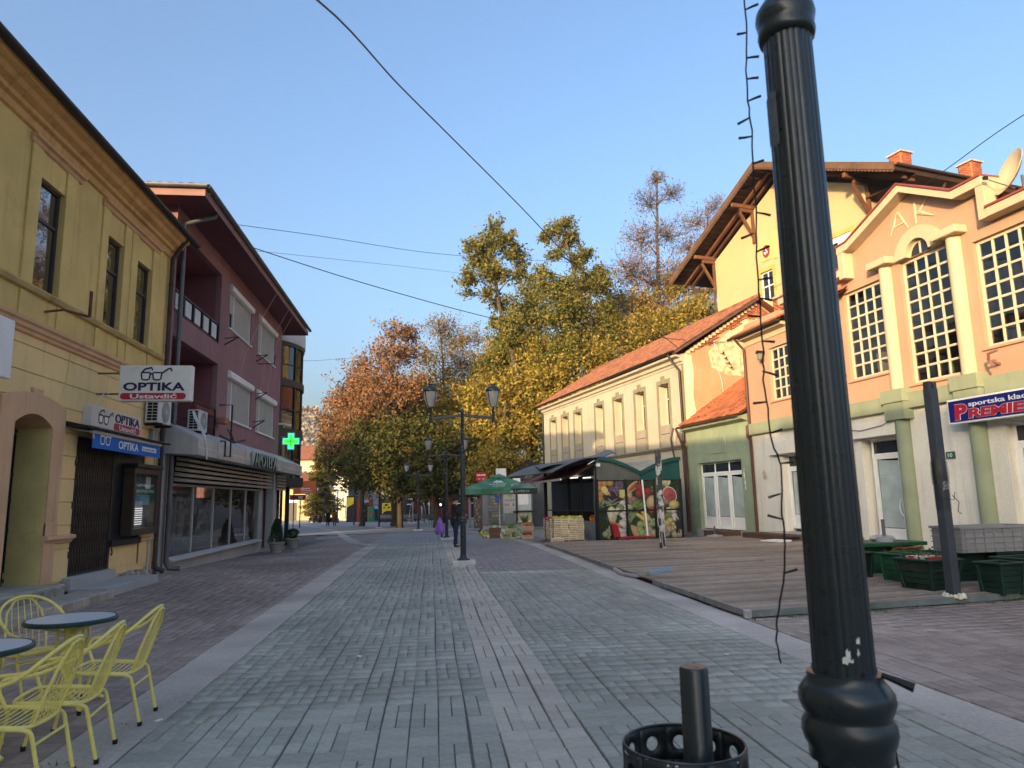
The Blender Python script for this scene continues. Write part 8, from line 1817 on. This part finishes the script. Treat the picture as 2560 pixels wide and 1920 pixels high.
def tree(name, label, trunk, clusters, mat, base_z, r0=.32, dens=330, leaf=.24, twigs=12, seed=1, group='trees in the park and on the slope', fill=.25, squash=.9, grow=1., fork=0):
    rn = random.Random(seed); rg = np.random.default_rng(seed); T = [Vector(p) for p in trunk]
    if T[0].z > base_z + .3: T.insert(0, Vector((T[0].x + (T[0].x - T[1].x) * .3, T[0].y, base_z - .2)))
    else: T[0].z = base_z - .2
    t = thing(name, label, 'tree', T[0], 0, group); o = T[0].copy(); wood = MB(); K = len(T)
    # densify the trunk with a little waver
    TT = []
    for a, b in zip(T[:-1], T[1:]):
        for q in range(4): p = a.lerp(b, q / 4); p += Vector((rn.gauss(0, .07), rn.gauss(0, .07), 0)); TT.append(p)
    TT.append(T[-1]); zt, zb_ = TT[-1].z, TT[0].z
    wood.tube([p - o for p in TT], [r0 * (1 - .82 * i / (len(TT) - 1)) for i in range(len(TT))], 9)
    L = []
    for cx, cy, cz, cr_ in clusters:
        cr_ *= grow
        c = Vector((cx, cy, cz)); cand = [p for p in TT if p.z < cz - .25 * cr_] or [TT[0]]
        s = min(cand, key=lambda p: (p - c).length + abs(p.z - (cz - 1.2 * cr_)) * .4); mid = s.lerp(c, .5) + Vector((rn.gauss(0, .12) * cr_, rn.gauss(0, .12) * cr_, .12 * (c - s).length))
        rr_ = max(.035, r0 * .36 * (1 - (s.z - zb_) / (zt - zb_ + .1) * .6)); wood.tube([q - o for q in (s, s.lerp(mid, .6) + Vector((0, 0, .05)), mid, c)], [rr_, rr_ * .75, rr_ * .6, rr_ * .3], 6)
        pts = []
        for k_ in range(twigs):
            d = Vector((rn.gauss(0, 1), rn.gauss(0, 1), rn.gauss(.25, .8))).normalized(); tip = c + Vector((d.x, d.y, d.z * squash)) * cr_ * rn.uniform(.75, 1.1); st_ = mid.lerp(c, rn.uniform(.2, 1.0)); m_ = st_.lerp(tip, .5) + Vector((rn.gauss(0, .1), rn.gauss(0, .1), rn.gauss(.05, .1))) * cr_
            wood.tube([q - o for q in (st_, m_, tip)], [rr_ * .3, rr_ * .18, .008], 4, caps=False); pts.append((st_, m_, tip))
            for _ in range(fork):
                b0 = m_.lerp(tip, rn.uniform(-.4, .8)); b1 = b0 + Vector((rn.gauss(0, .3), rn.gauss(0, .3), rn.gauss(.15, .25))) * cr_; wood.tube([q - o for q in (b0, b1)], [rr_ * .1 + .008, .006], 3, caps=False); pts.append((b0, b0.lerp(b1, .5), b1))
        n = int(dens * cr_ * cr_); nf = int(n * fill); ns = n - nf
        A = np.array([[tuple(p) for p in q] for q in pts]); i = rg.integers(0, len(A), ns); u = rg.uniform(.15, 1.05, ns)[:, None]
        P = A[i, 0] * (1 - u) ** 2 + A[i, 1] * 2 * u * (1 - u) + A[i, 2] * u * u + rg.normal(0, .13 * cr_, (ns, 3))
        d = rg.normal(size=(nf, 3)); d /= np.linalg.norm(d, axis=1)[:, None]; Q = np.array([cx, cy, cz]) + d * cr_ * (rg.uniform(.3, 1.05, (nf, 1))) * np.array([1, 1, squash])
        L.append(np.concatenate([P, Q]))
    wood.build('trunk', mBark, t, smooth=True)
    P = np.concatenate(L) - np.array(o); m = len(P); a = rg.normal(size=(m, 3)); a /= np.linalg.norm(a, axis=1)[:, None]; b = np.cross(a, rg.normal(size=(m, 3))); b /= np.linalg.norm(b, axis=1)[:, None]; s = leaf * rg.uniform(.35, 1.4, (m, 1))
    V = np.stack([P - a * s * .6, P + b * s * .34 - a * s * .05, P + a * s * .6, P - b * s * .34 + a * s * .08], 1).reshape(-1, 3)
    obj('crown', bulk_mesh('crown', V, np.arange(m * 4).reshape(-1, 4), [mat]), t)
    return t
pMaroon = pal('maroon_leaf', [(0, (.045, .035, .02)), (.4, (.085, .055, .03)), (.7, (.10, .085, .025)), (.9, (.17, .085, .05)), (1, (.20, .12, .06))])
tree('robinia_tree', 'tall leaning green robinia with a feathery crown, left of the two',
     [(9.37, 62.00, 3.98), (8.60, 62.00, 8.92), (7.95, 62.00, 11.80), (6.67, 62.00, 16.55), (5.88, 62.00, 21.40), (5.70, 62.00, 24.06)],
     [(5.1, 62.0, 24.2, 1.7), (8.0, 63.0, 24.1, 1.4), (3.2, 61.0, 21.2, 1.1), (5.4, 62.0, 21.8, 1.4), (6.2, 63.0, 19.4, 1.1), (4.4, 63.0, 23.4, 1.3), (7.0, 61.0, 24.9, 1.1), (8.0, 62.0, 15.4, 2.0), (5.0, 62.0, 19.9, 0.8), (3.8, 62.0, 24.4, 0.9), (6.0, 62.0, 26.4, 0.9), (8.5, 62.0, 21.8, 1.0), (6.7, 62.0, 21.8, 1.1), (3.2, 62.0, 20.0, 0.6), (7.0, 61.0, 17.4, 1.1), (6.0, 63.0, 17.5, 0.9)], pGreen, 4.0, r0=.42, dens=520, leaf=.23, twigs=18, seed=1, fill=.08, grow=1.15, fork=1)
tree('robinia_tree', 'tall green robinia under the thick black cable',
     [(13.15, 62.00, 4.98), (14.42, 62.00, 11.79), (14.43, 62.00, 17.73), (13.39, 62.00, 22.29), (12.38, 62.00, 25.75)],
     [(11.7, 62.0, 26.1, 1.2), (13.1, 63.0, 25.6, 1.3), (11.2, 61.0, 23.6, 0.9), (13.6, 62.0, 23.1, 1.2), (14.9, 63.0, 20.9, 1.7), (10.4, 61.0, 19.7, 1.8), (10.0, 62.0, 21.8, 1.1), (11.4, 60.0, 17.2, 2.1), (15.3, 63.0, 16.8, 2.1), (12.0, 60.0, 14.3, 2.1), (12.8, 62.0, 26.9, 0.8), (10.7, 63.0, 25.7, 0.8), (14.8, 63.0, 24.2, 1.0), (12.6, 62.0, 20.7, 1.4), (16.3, 63.0, 22.3, 1.2), (13.3, 62.0, 18.5, 1.6)], pGreen, 5.0, r0=.45, dens=520, leaf=.23, twigs=18, seed=2, fill=.08, grow=1.15, fork=1)
tree('bare_rusty_tree', 'tallest tree, nearly bare with sparse rusty leaves',
     [(23.75, 70.00, 13.51), (23.98, 70.00, 21.61), (24.02, 70.00, 28.66), (24.44, 70.00, 36.40)],
     [(24.4, 70.0, 35.5, 1.0), (23.2, 70.0, 32.9, 1.5), (26.4, 71.0, 34.4, 1.2), (22.1, 70.0, 28.6, 1.9), (25.7, 71.0, 29.5, 1.9), (20.3, 69.0, 24.3, 2.3), (23.7, 70.0, 24.2, 2.7), (27.4, 71.0, 25.1, 2.0), (21.2, 68.0, 20.2, 2.8), (25.6, 70.0, 20.3, 2.8)], pRust, 9.0, r0=.4, dens=120, leaf=.2, twigs=46, seed=3, fill=.06, grow=1.3, fork=3)
tree('bare_rusty_tree', 'sparse rusty tree partly behind the chalet hotel eaves',
     [(28.66, 71.00, 13.68), (29.15, 71.00, 24.63), (30.31, 71.00, 31.95)],
     [(28.9, 71.0, 31.0, 1.7), (31.2, 71.0, 32.9, 1.4), (27.7, 71.0, 28.2, 1.6), (30.2, 72.0, 27.7, 2.0), (31.6, 71.0, 30.1, 1.5), (28.4, 71.0, 23.3, 2.4), (31.1, 71.0, 23.8, 2.0)], pRust, 9.5, r0=.38, dens=120, leaf=.2, twigs=40, seed=4, fill=.06, grow=1.25, fork=3)
tree('rusty_tree', 'broad rusty pink autumn tree left of the lamps',
     [(-3.37, 68.00, -0.02), (-3.41, 68.00, 5.54), (-3.82, 68.00, 11.25), (-3.48, 68.00, 15.93)],
     [(-3.2, 68.0, 17.7, 1.6), (-2.4, 69.0, 15.7, 2.1), (-4.9, 67.0, 14.7, 2.0), (-6.7, 68.0, 13.4, 2.0), (-7.8, 68.0, 11.8, 1.7), (-9.1, 69.0, 11.2, 1.3), (-4.3, 66.0, 11.9, 2.7), (-6.2, 66.0, 9.5, 2.7), (-1.9, 67.0, 12.1, 2.1), (-8.1, 68.0, 8.2, 2.3), (-1.8, 69.0, 17.8, 1.2), (-5.2, 65.0, 6.5, 2.7)], pRust, -.6, r0=.4, dens=290, leaf=.23, twigs=24, seed=5, fill=.12, grow=1.15, fork=1)
tree('thin_tree', 'thin yellowing tree with visible branches behind the near lamp lanterns',
     [(1.45, 78.00, 0.47), (1.71, 78.00, 10.43), (1.30, 78.00, 17.15), (1.09, 78.00, 20.81)],
     [(1.0, 78.0, 20.3, 1.8), (2.7, 79.0, 19.4, 2.0), (-0.0, 77.0, 17.2, 1.8), (3.7, 78.0, 16.9, 2.1), (1.8, 77.0, 14.7, 2.5), (5.1, 78.0, 19.5, 1.7), (5.8, 79.0, 16.2, 2.1), (-0.3, 78.0, 13.5, 2.2)], pThin, -.7, r0=.33, dens=190, leaf=.22, twigs=34, seed=6, fill=.1, grow=1.2, fork=2)
tree('lime_tree', 'dark green lime tree overhanging the benches and kiosks',
     [(-2.48, 60.00, -0.16), (-2.50, 60.00, 3.42), (-2.52, 60.00, 5.73)],
     [(-6.4, 60.0, 4.3, 1.8), (-4.5, 58.0, 4.5, 2.0), (-2.5, 60.0, 5.1, 2.3), (-4.0, 62.0, 6.9, 2.3), (-6.1, 63.0, 6.7, 1.8), (-1.1, 58.0, 3.3, 1.4), (-3.0, 57.0, 2.9, 1.2), (-1.5, 60.0, 7.1, 2.1)], pDark, -.45, r0=.3, dens=640, leaf=.25, twigs=14, seed=7, fill=.4, grow=1.2)
tree('lime_tree', 'dark green lime tree behind the second street lamp',
     [(0.44, 58.00, -0.17), (0.45, 58.00, 3.31), (0.29, 58.00, 5.89)],
     [(0.1, 58.0, 4.4, 2.1), (2.1, 58.0, 4.9, 2.2), (-0.5, 56.0, 2.8, 1.2), (1.5, 57.0, 2.9, 1.5), (1.1, 60.0, 7.0, 2.0), (3.0, 58.0, 3.1, 1.5), (3.2, 60.0, 6.7, 1.8)], pDark, -.42, r0=.3, dens=640, leaf=.25, twigs=14, seed=8, fill=.4, grow=1.2)
tree('golden_tree', 'golden green tree behind the kiosk and green parasol',
     [(5.37, 56.00, -0.22), (5.62, 56.00, 4.73), (6.02, 56.00, 9.51)],
     [(3.9, 56.0, 3.7, 1.7), (5.5, 55.0, 3.9, 1.9), (7.3, 56.0, 3.9, 1.5), (5.3, 57.0, 6.4, 2.1), (7.3, 58.0, 6.8, 2.1), (4.1, 58.0, 7.8, 1.9), (6.5, 59.0, 9.6, 2.3), (8.6, 59.0, 9.6, 1.9), (4.0, 59.0, 10.3, 1.5)], pGold, -.4, r0=.3, dens=560, leaf=.25, twigs=14, seed=9, fill=.35, grow=1.18)
tree('golden_tree', 'golden green tree rising behind the cream building roof',
     [(11.57, 60.00, 1.51), (12.15, 60.00, 8.31), (12.68, 60.00, 13.59)],
     [(9.1, 60.0, 11.8, 2.1), (11.9, 60.0, 11.5, 2.5), (15.1, 61.0, 13.6, 2.6), (9.9, 59.0, 7.9, 2.3), (12.3, 59.0, 8.5, 2.4), (9.1, 62.0, 14.7, 1.8), (17.5, 62.0, 12.2, 2.1)], pGold, 1.5, r0=.36, dens=560, leaf=.25, twigs=14, seed=10, fill=.35, grow=1.2)
tree('golden_tree', 'golden brown tree beside the chalet hotel',
     [(21.48, 66.00, 7.00), (21.79, 66.00, 12.83), (22.41, 66.00, 16.82)],
     [(18.8, 66.0, 16.4, 2.7), (21.6, 66.0, 17.4, 2.7), (24.6, 66.0, 18.9, 2.5), (27.5, 67.0, 20.2, 2.1), (21.5, 69.0, 21.3, 1.9), (25.4, 70.0, 23.4, 1.7), (18.2, 68.0, 19.3, 1.9), (28.6, 67.0, 18.3, 1.9), (21.6, 65.0, 14.6, 2.3)], pGold, 7.0, r0=.36, dens=480, leaf=.25, twigs=18, seed=11, fill=.3, grow=1.15)
tree('golden_tree', 'golden tree standing between the two near lamp lanterns',
     [(2.66, 76.00, -0.35), (2.71, 76.00, 5.92), (3.18, 76.00, 12.36)],
     [(-0.7, 76.0, 10.2, 3.1), (1.9, 75.0, 10.5, 3.4), (4.5, 76.0, 11.9, 3.2), (7.0, 77.0, 14.3, 2.8), (-1.5, 76.0, 13.0, 2.8), (3.1, 74.0, 7.0, 2.8), (0.6, 74.0, 6.7, 2.9), (7.7, 77.0, 17.4, 2.2), (-2.4, 76.0, 6.8, 2.6), (5.7, 76.0, 8.0, 3.1)], pGold, -.7, r0=.3, dens=420, leaf=.26, twigs=16, seed=12, fill=.35, grow=1.15)
tree('maroon_tree', 'dark maroon green tree left of the street lamps',
     [(-6.66, 72.00, -0.04), (-6.72, 72.00, 3.85), (-6.97, 72.00, 7.80)],
     [(-8.9, 72.0, 6.4, 2.0), (-6.8, 71.0, 5.8, 2.6), (-4.5, 71.0, 6.3, 2.8), (-8.2, 72.0, 9.2, 2.3), (-5.8, 72.0, 9.6, 2.8), (-3.0, 72.0, 9.0, 2.6), (-9.3, 72.0, 8.6, 1.5), (-7.1, 73.0, 12.0, 2.3), (-1.4, 72.0, 5.3, 2.5), (-4.4, 70.0, 4.1, 2.1)], pMaroon, -.6, r0=.36, dens=560, leaf=.25, twigs=16, seed=13, fill=.4, grow=1.2)
tree('green_tree', 'yellow green tree filling the gap below the two robinias',
     [(10.53, 74.00, 3.62), (10.68, 74.00, 9.91), (10.84, 74.00, 16.38)],
     [(8.7, 74.0, 15.1, 2.8), (11.0, 74.0, 14.6, 2.8), (9.7, 75.0, 18.8, 2.2), (13.5, 74.0, 17.3, 2.8), (16.4, 75.0, 18.4, 2.7), (11.4, 73.0, 11.5, 3.0), (8.0, 73.0, 10.2, 3.0), (18.9, 74.0, 19.5, 2.6), (20.6, 75.0, 23.0, 2.0), (16.7, 76.0, 22.8, 2.2), (11.0, 75.0, 24.5, 1.6), (9.7, 74.0, 21.9, 1.9), (11.9, 74.0, 21.2, 2.0), (7.9, 74.0, 18.6, 1.7), (18.2, 76.0, 26.0, 1.4), (6.7, 73.0, 16.2, 1.9)], pGreen, 3.0, r0=.36, dens=420, leaf=.27, twigs=16, seed=14, fill=.3, grow=1.15)
# spruce at the far end: whorls of drooping boughs
sp = thing('spruce_tree', 'tall sunlit spruce before the yellow house at the street end', 'tree', (-14.4, 98, gz(-14, 98)), 0, 'trees in the park and on the slope')
wood = MB().tube([(0, 0, -.3), (.1, 0, 5), (0, 0, 11.6)], [.26, .16, .02], 8); rn = random.Random(8); rg = np.random.default_rng(8); L = []
for k_ in range(26):
    z = 1.6 + 10 * (k_ / 26) ** 1.0; ln = 2.9 * (1 - (z - 1.2) / 11.2) ** .8 * rn.uniform(.75, 1.1); nb2 = 7
    for q in range(nb2):
        a = 2 * math.pi * (q + rn.random()) / nb2; l2 = ln * rn.uniform(.7, 1.15); tip = Vector((l2 * math.cos(a), l2 * math.sin(a), z - .22 * l2)); wood.tube([(0, 0, z), (tip.x * .5, tip.y * .5, z - .02 * l2), tip], [.035, .025, .006], 4, caps=False)
        n = int(60 + 70 * l2); u = rg.uniform(.12, 1.05, n)[:, None]; P = np.array([0, 0, z]) * (1 - u) + np.array(tip) * u + rg.normal(0, 1, (n, 3)) * np.array([.16, .16, .10]) + np.array([0, 0, -.10]) * rg.uniform(0, 2, (n, 1)); L.append(P)
wood.build('trunk', mBark, sp); P = np.concatenate(L); m = len(P); a = rg.normal(size=(m, 3)) * np.array([1, 1, .6]); a /= np.linalg.norm(a, axis=1)[:, None]; b = np.cross(a, rg.normal(size=(m, 3))); b /= np.linalg.norm(b, axis=1)[:, None]; s = .26 * rg.uniform(.6, 1.2, (m, 1))
obj('crown', bulk_mesh('crown', np.stack([P - a * s * .6, P + b * s * .2, P + a * s * .6, P - b * s * .2], 1).reshape(-1, 3), np.arange(m * 4).reshape(-1, 4), [pNeedle]), sp)

# ================================================================ people
mSkin = M('skin', (.50, .30, .22), .6, .05)
def skin(name, V, Ed, rad, mat, parent, sub=2, root=0):
    me = bpy.data.meshes.new(name); me.from_pydata(V, Ed, []); me.materials.append(mat); o = obj(name, me, parent)
    sk = o.modifiers.new('skin', 'SKIN'); sk.use_smooth_shade = True
    d = me.skin_vertices[0].data
    for i, r_ in enumerate(rad): d[i].radius = (r_, r_) if not isinstance(r_, tuple) else r_; d[i].use_root = (i == root)
    s = o.modifiers.new('sub', 'SUBSURF'); s.levels = sub; s.render_levels = sub; return o
def person(label, loc, rz, top, legs, shoe, hair, stride=0., arms=((.0, .0), (.0, .0)), coat_len=.25, cap=None, h=1.75, hood=None, hold=None):
    """standing figure facing +X; arms: (elbow bend forward, raise) for the left and right arm"""
    t = thing('person', label, 'person', loc, rz); k = h / 1.75
    def S(P): return [tuple(c * k for c in p) for p in P]
    hip, knee, ank = .92, .50, .08
    ft = [(stride, 'L'), (-stride, 'R')]
    V = [(0, 0, .98), (0, 0, 1.15), (0, 0, 1.33), (.0, 0, 1.45), (.015, 0, 1.53), (.03, 0, 1.60), (.035, 0, 1.70)]; E_ = [(0, 1), (1, 2), (2, 3), (3, 4), (4, 5), (5, 6)]; Rr = [.145, .125, .15, .085, .052, .088, .075]
    arm_pts = []; leg_pts = []
    for s, (bend, raise_), (sx, _) in ((1, arms[0], ft[0]), (-1, arms[1], ft[1])):
        i = len(V); sh = Vector((0, s * .185, 1.40)); el = sh + Vector((math.sin(raise_) * .29, s * .05, -math.cos(raise_) * .29)); wr = el + Vector((math.sin(raise_ + bend) * .25, -s * .03 - s * .10 * min(1, bend), -math.cos(raise_ + bend) * .25)); hd = wr + (wr - el).normalized() * .07
        V += [tuple(sh), tuple(el), tuple(wr), tuple(hd)]; E_ += [(2, i), (i, i + 1), (i + 1, i + 2), (i + 2, i + 3)]; Rr += [.062, .045, .032, .038]; arm_pts.append((sh, el, wr, hd))
        j = len(V); hp = (0, s * .095, .90); kn = (sx * .55 + .015, s * .10, .50); an = (sx, s * .10, .09); to = (sx + .16, s * .115, .035)
        V += [hp, kn, an, to]; E_ += [(0, j), (j, j + 1), (j + 1, j + 2), (j + 2, j + 3)]; Rr += [.095, .062, .042, .035]; leg_pts.append((hp, kn, an, to))
        # fingers
        dirn = (hd - wr).normalized(); sidev = Vector((0, 0, 1)) if abs(dirn.z) < .6 else Vector((1, 0, 0)); b0 = i + 3
        for f_, ln in ((-.022, .07), (-.007, .08), (.008, .075), (.022, .06)):
            q = len(V); p0 = hd + sidev * f_ + dirn * .02; p1 = p0 + dirn * ln * .55; p2_ = p1 + dirn * ln * .35 + Vector((0, -s * .02, -.01)); V += [tuple(p0), tuple(p1), tuple(p2_)]; E_ += [(b0, q), (q, q + 1), (q + 1, q + 2)]; Rr += [.009, .009, .007]
        q = len(V); p0 = wr + dirn * .03 + sidev * .035; V += [tuple(p0), tuple(p0 + dirn * .04 + sidev * .02)]; E_ += [(i + 2, q), (q, q + 1)]; Rr += [.011, .009]
    body = skin('body', S(V), E_, [r_ * k for r_ in Rr], mSkin, t)
    zb = .98 - coat_len
    cv = [(0, 0, zb), (0, 0, .98), (0, 0, 1.15), (0, 0, 1.33), (0, 0, 1.45)]; ce = [(0, 1), (1, 2), (2, 3), (3, 4)]; cr_ = [(.155, .185), (.155, .18), (.15, .175), (.16, .20), (.10, .10)]
    for s, ap in ((1, arm_pts[0]), (-1, arm_pts[1])):
        i = len(cv); sh, el, wr, hd = ap; cv += [tuple(sh), tuple(el), tuple(wr)]; ce += [(3, i), (i, i + 1), (i + 1, i + 2)]; cr_ += [.085, .065, .05]
    skin('jacket', S(cv), ce, [tuple(x * k for x in r_) if isinstance(r_, tuple) else r_ * k for r_ in cr_], top, t, root=1)
    tv = [(0, 0, .96)]; te = []; tr_ = [.15]
    for hp, kn, an, to in leg_pts: i = len(tv); tv += [hp, kn, (an[0], an[1], .12), (an[0] + .01, an[1], .07)]; te += [(0, i), (i, i + 1), (i + 1, i + 2), (i + 2, i + 3)]; tr_ += [.108, .078, .066, .068]
    skin('trousers', S(tv), te, [r_ * k for r_ in tr_], legs, t)
    for hp, kn, an, to in leg_pts: skin('shoe', S([(an[0] - .05, an[1], .045), (an[0] + .05, an[1], .045), to]), [(0, 1), (1, 2)], [.045 * k, .048 * k, .036 * k], shoe, t)
    r2 = np.random.default_rng(3)
    if cap: smooth_by_angle(MB().lathe([(.100, 1.63), (.106, 1.67), (.104, 1.74), (.08, 1.79), (.03, 1.815), (0, 1.82)], 18, (.03, 0, 0), sx=1.08).build('knit_cap', cap, t)); 
    else: smooth_by_angle(MB().lathe([(.075, 1.52), (.10, 1.60), (.108, 1.68), (.10, 1.745), (.06, 1.79), (0, 1.80)], 16, (.005, 0, 0)).build('hair', hair, t), 80)
    MB().tube([(.115, 0, 1.655), (.142, 0, 1.62), (.118, 0, 1.605)], [.010, .016, .010], 6).build('nose', mSkin, t)
    for s in (-1, 1):
        MB().lathe([(0, -.012), (.012, 0), (0, .012)], 8, (.115, s * .034, 1.655)).build('eye', mBlack, t); MB().lathe([(0, -.03), (.014, 0), (0, .03)], 8, (.03, s * .092, 1.63), sx=1.4).build('ear', mSkin, t)
    MB().box(.108, .121, -.025, .025, 1.565, 1.573).build('mouth', M('lip', (.35, .13, .12), .6), t)
    if hood: skin('hood', S([(-.08, -.10, 1.46), (-.12, 0, 1.43), (-.08, .10, 1.46), (.0, .12, 1.47), (0, -.12, 1.47)]), [(0, 1), (1, 2), (2, 3), (0, 4)], [.055 * k] * 5, hood, t, root=1)
    for c in t.children:
        if c.name.split('.')[0] in ('nose', 'eye', 'ear', 'mouth', 'hair', 'knit_cap'): c.scale = (k, k, k)
    return t
mOl = M('dark_olive_jacket', (.022, .02, .016), .85, .2, 5, bump=.2); mJeans = M('dark_jeans', (.018, .028, .05), .85, .25, 5); mShoe = M('black_shoe', (.012, .012, .012), .5)
person('man in dark hooded jacket, jeans and knit cap looking down behind the near lamp', (.89, 26.1, gz(.9, 26.1)), R(18), mOl, mJeans, mShoe, mBlack, .05, ((1.3, .25), (1.35, .2)), .30, M('charcoal_knit', (.02, .023, .03), .95, .2, 20), 1.76, mOl)
person('walker in a long black coat with light scarf, left of the pair', (-10.55, 76.5, gz(-10.5, 76.5)), R(96), M('black_coat', (.008, .008, .010), .85), M('black_trousers', (.01, .01, .012), .8), mShoe, M('fair_hair', (.32, .26, .18), .7), .10, ((.1, .05), (.1, -.05)), .42, None, 1.62)
pw = person('walker in a rust brown coat carrying a bag, right of the pair', (-9.95, 77.0, gz(-10, 77)), R(96), M('rust_coat', (.24, .085, .03), .85), M('blue_jeans', (.035, .06, .12), .85), mShoe, M('dark_hair', (.015, .012, .01), .6), .10, ((.1, -.05), (.15, .05)), .32, None, 1.66)
hb = MB().obox((0, 0, .28), (.14, .34, .42), None, .9).build('shopping_bag', M('brown_paper_bag', (.22, .10, .07), .8), None, bevel=.02, loc=(-9.55, 76.9, gz(-9.6, 77) + .25)); tag(hb, 'brown shopping bag held by the walker in the rust coat', 'bag')
MB().tube([(0, -.08, .48), (0, 0, .72), (0, .08, .48)], .01, 5).build('handle', mWhite, hb)
person('person in dark clothes standing at the red kiosk', (-8.5, 95.2, gz(-8, 95)), R(-100), M('black_coat', (0, 0, 0)), M('black_trousers', (0, 0, 0)), M('white_shoe', (.6, .6, .6), .6), M('dark_hair', (0, 0, 0)), .04, ((.5, .1), (.1, .0)), .2, None, 1.72)
# ================================================================ evening haze
hz = MB().box(-720, 720, -95, 1420, -20, 125).build('haze', [], None); hz['kind'] = 'stuff'; tag(hz, 'thin pale evening haze over the street and far hill', 'haze')
hm = bpy.data.materials.new('haze'); hm.use_nodes = True; hn = hm.node_tree; hn.nodes.remove(hn.nodes['Principled BSDF'])
pv_ = hn.nodes.new('ShaderNodeVolumePrincipled'); pv_.inputs['Color'].default_value = (.85, .86, .90, 1); pv_.inputs['Density'].default_value = .0003; pv_.inputs['Anisotropy'].default_value = .2
hn.links.new(pv_.outputs[0], hn.nodes['Material Output'].inputs['Volume']); hz.data.materials.append(hm)
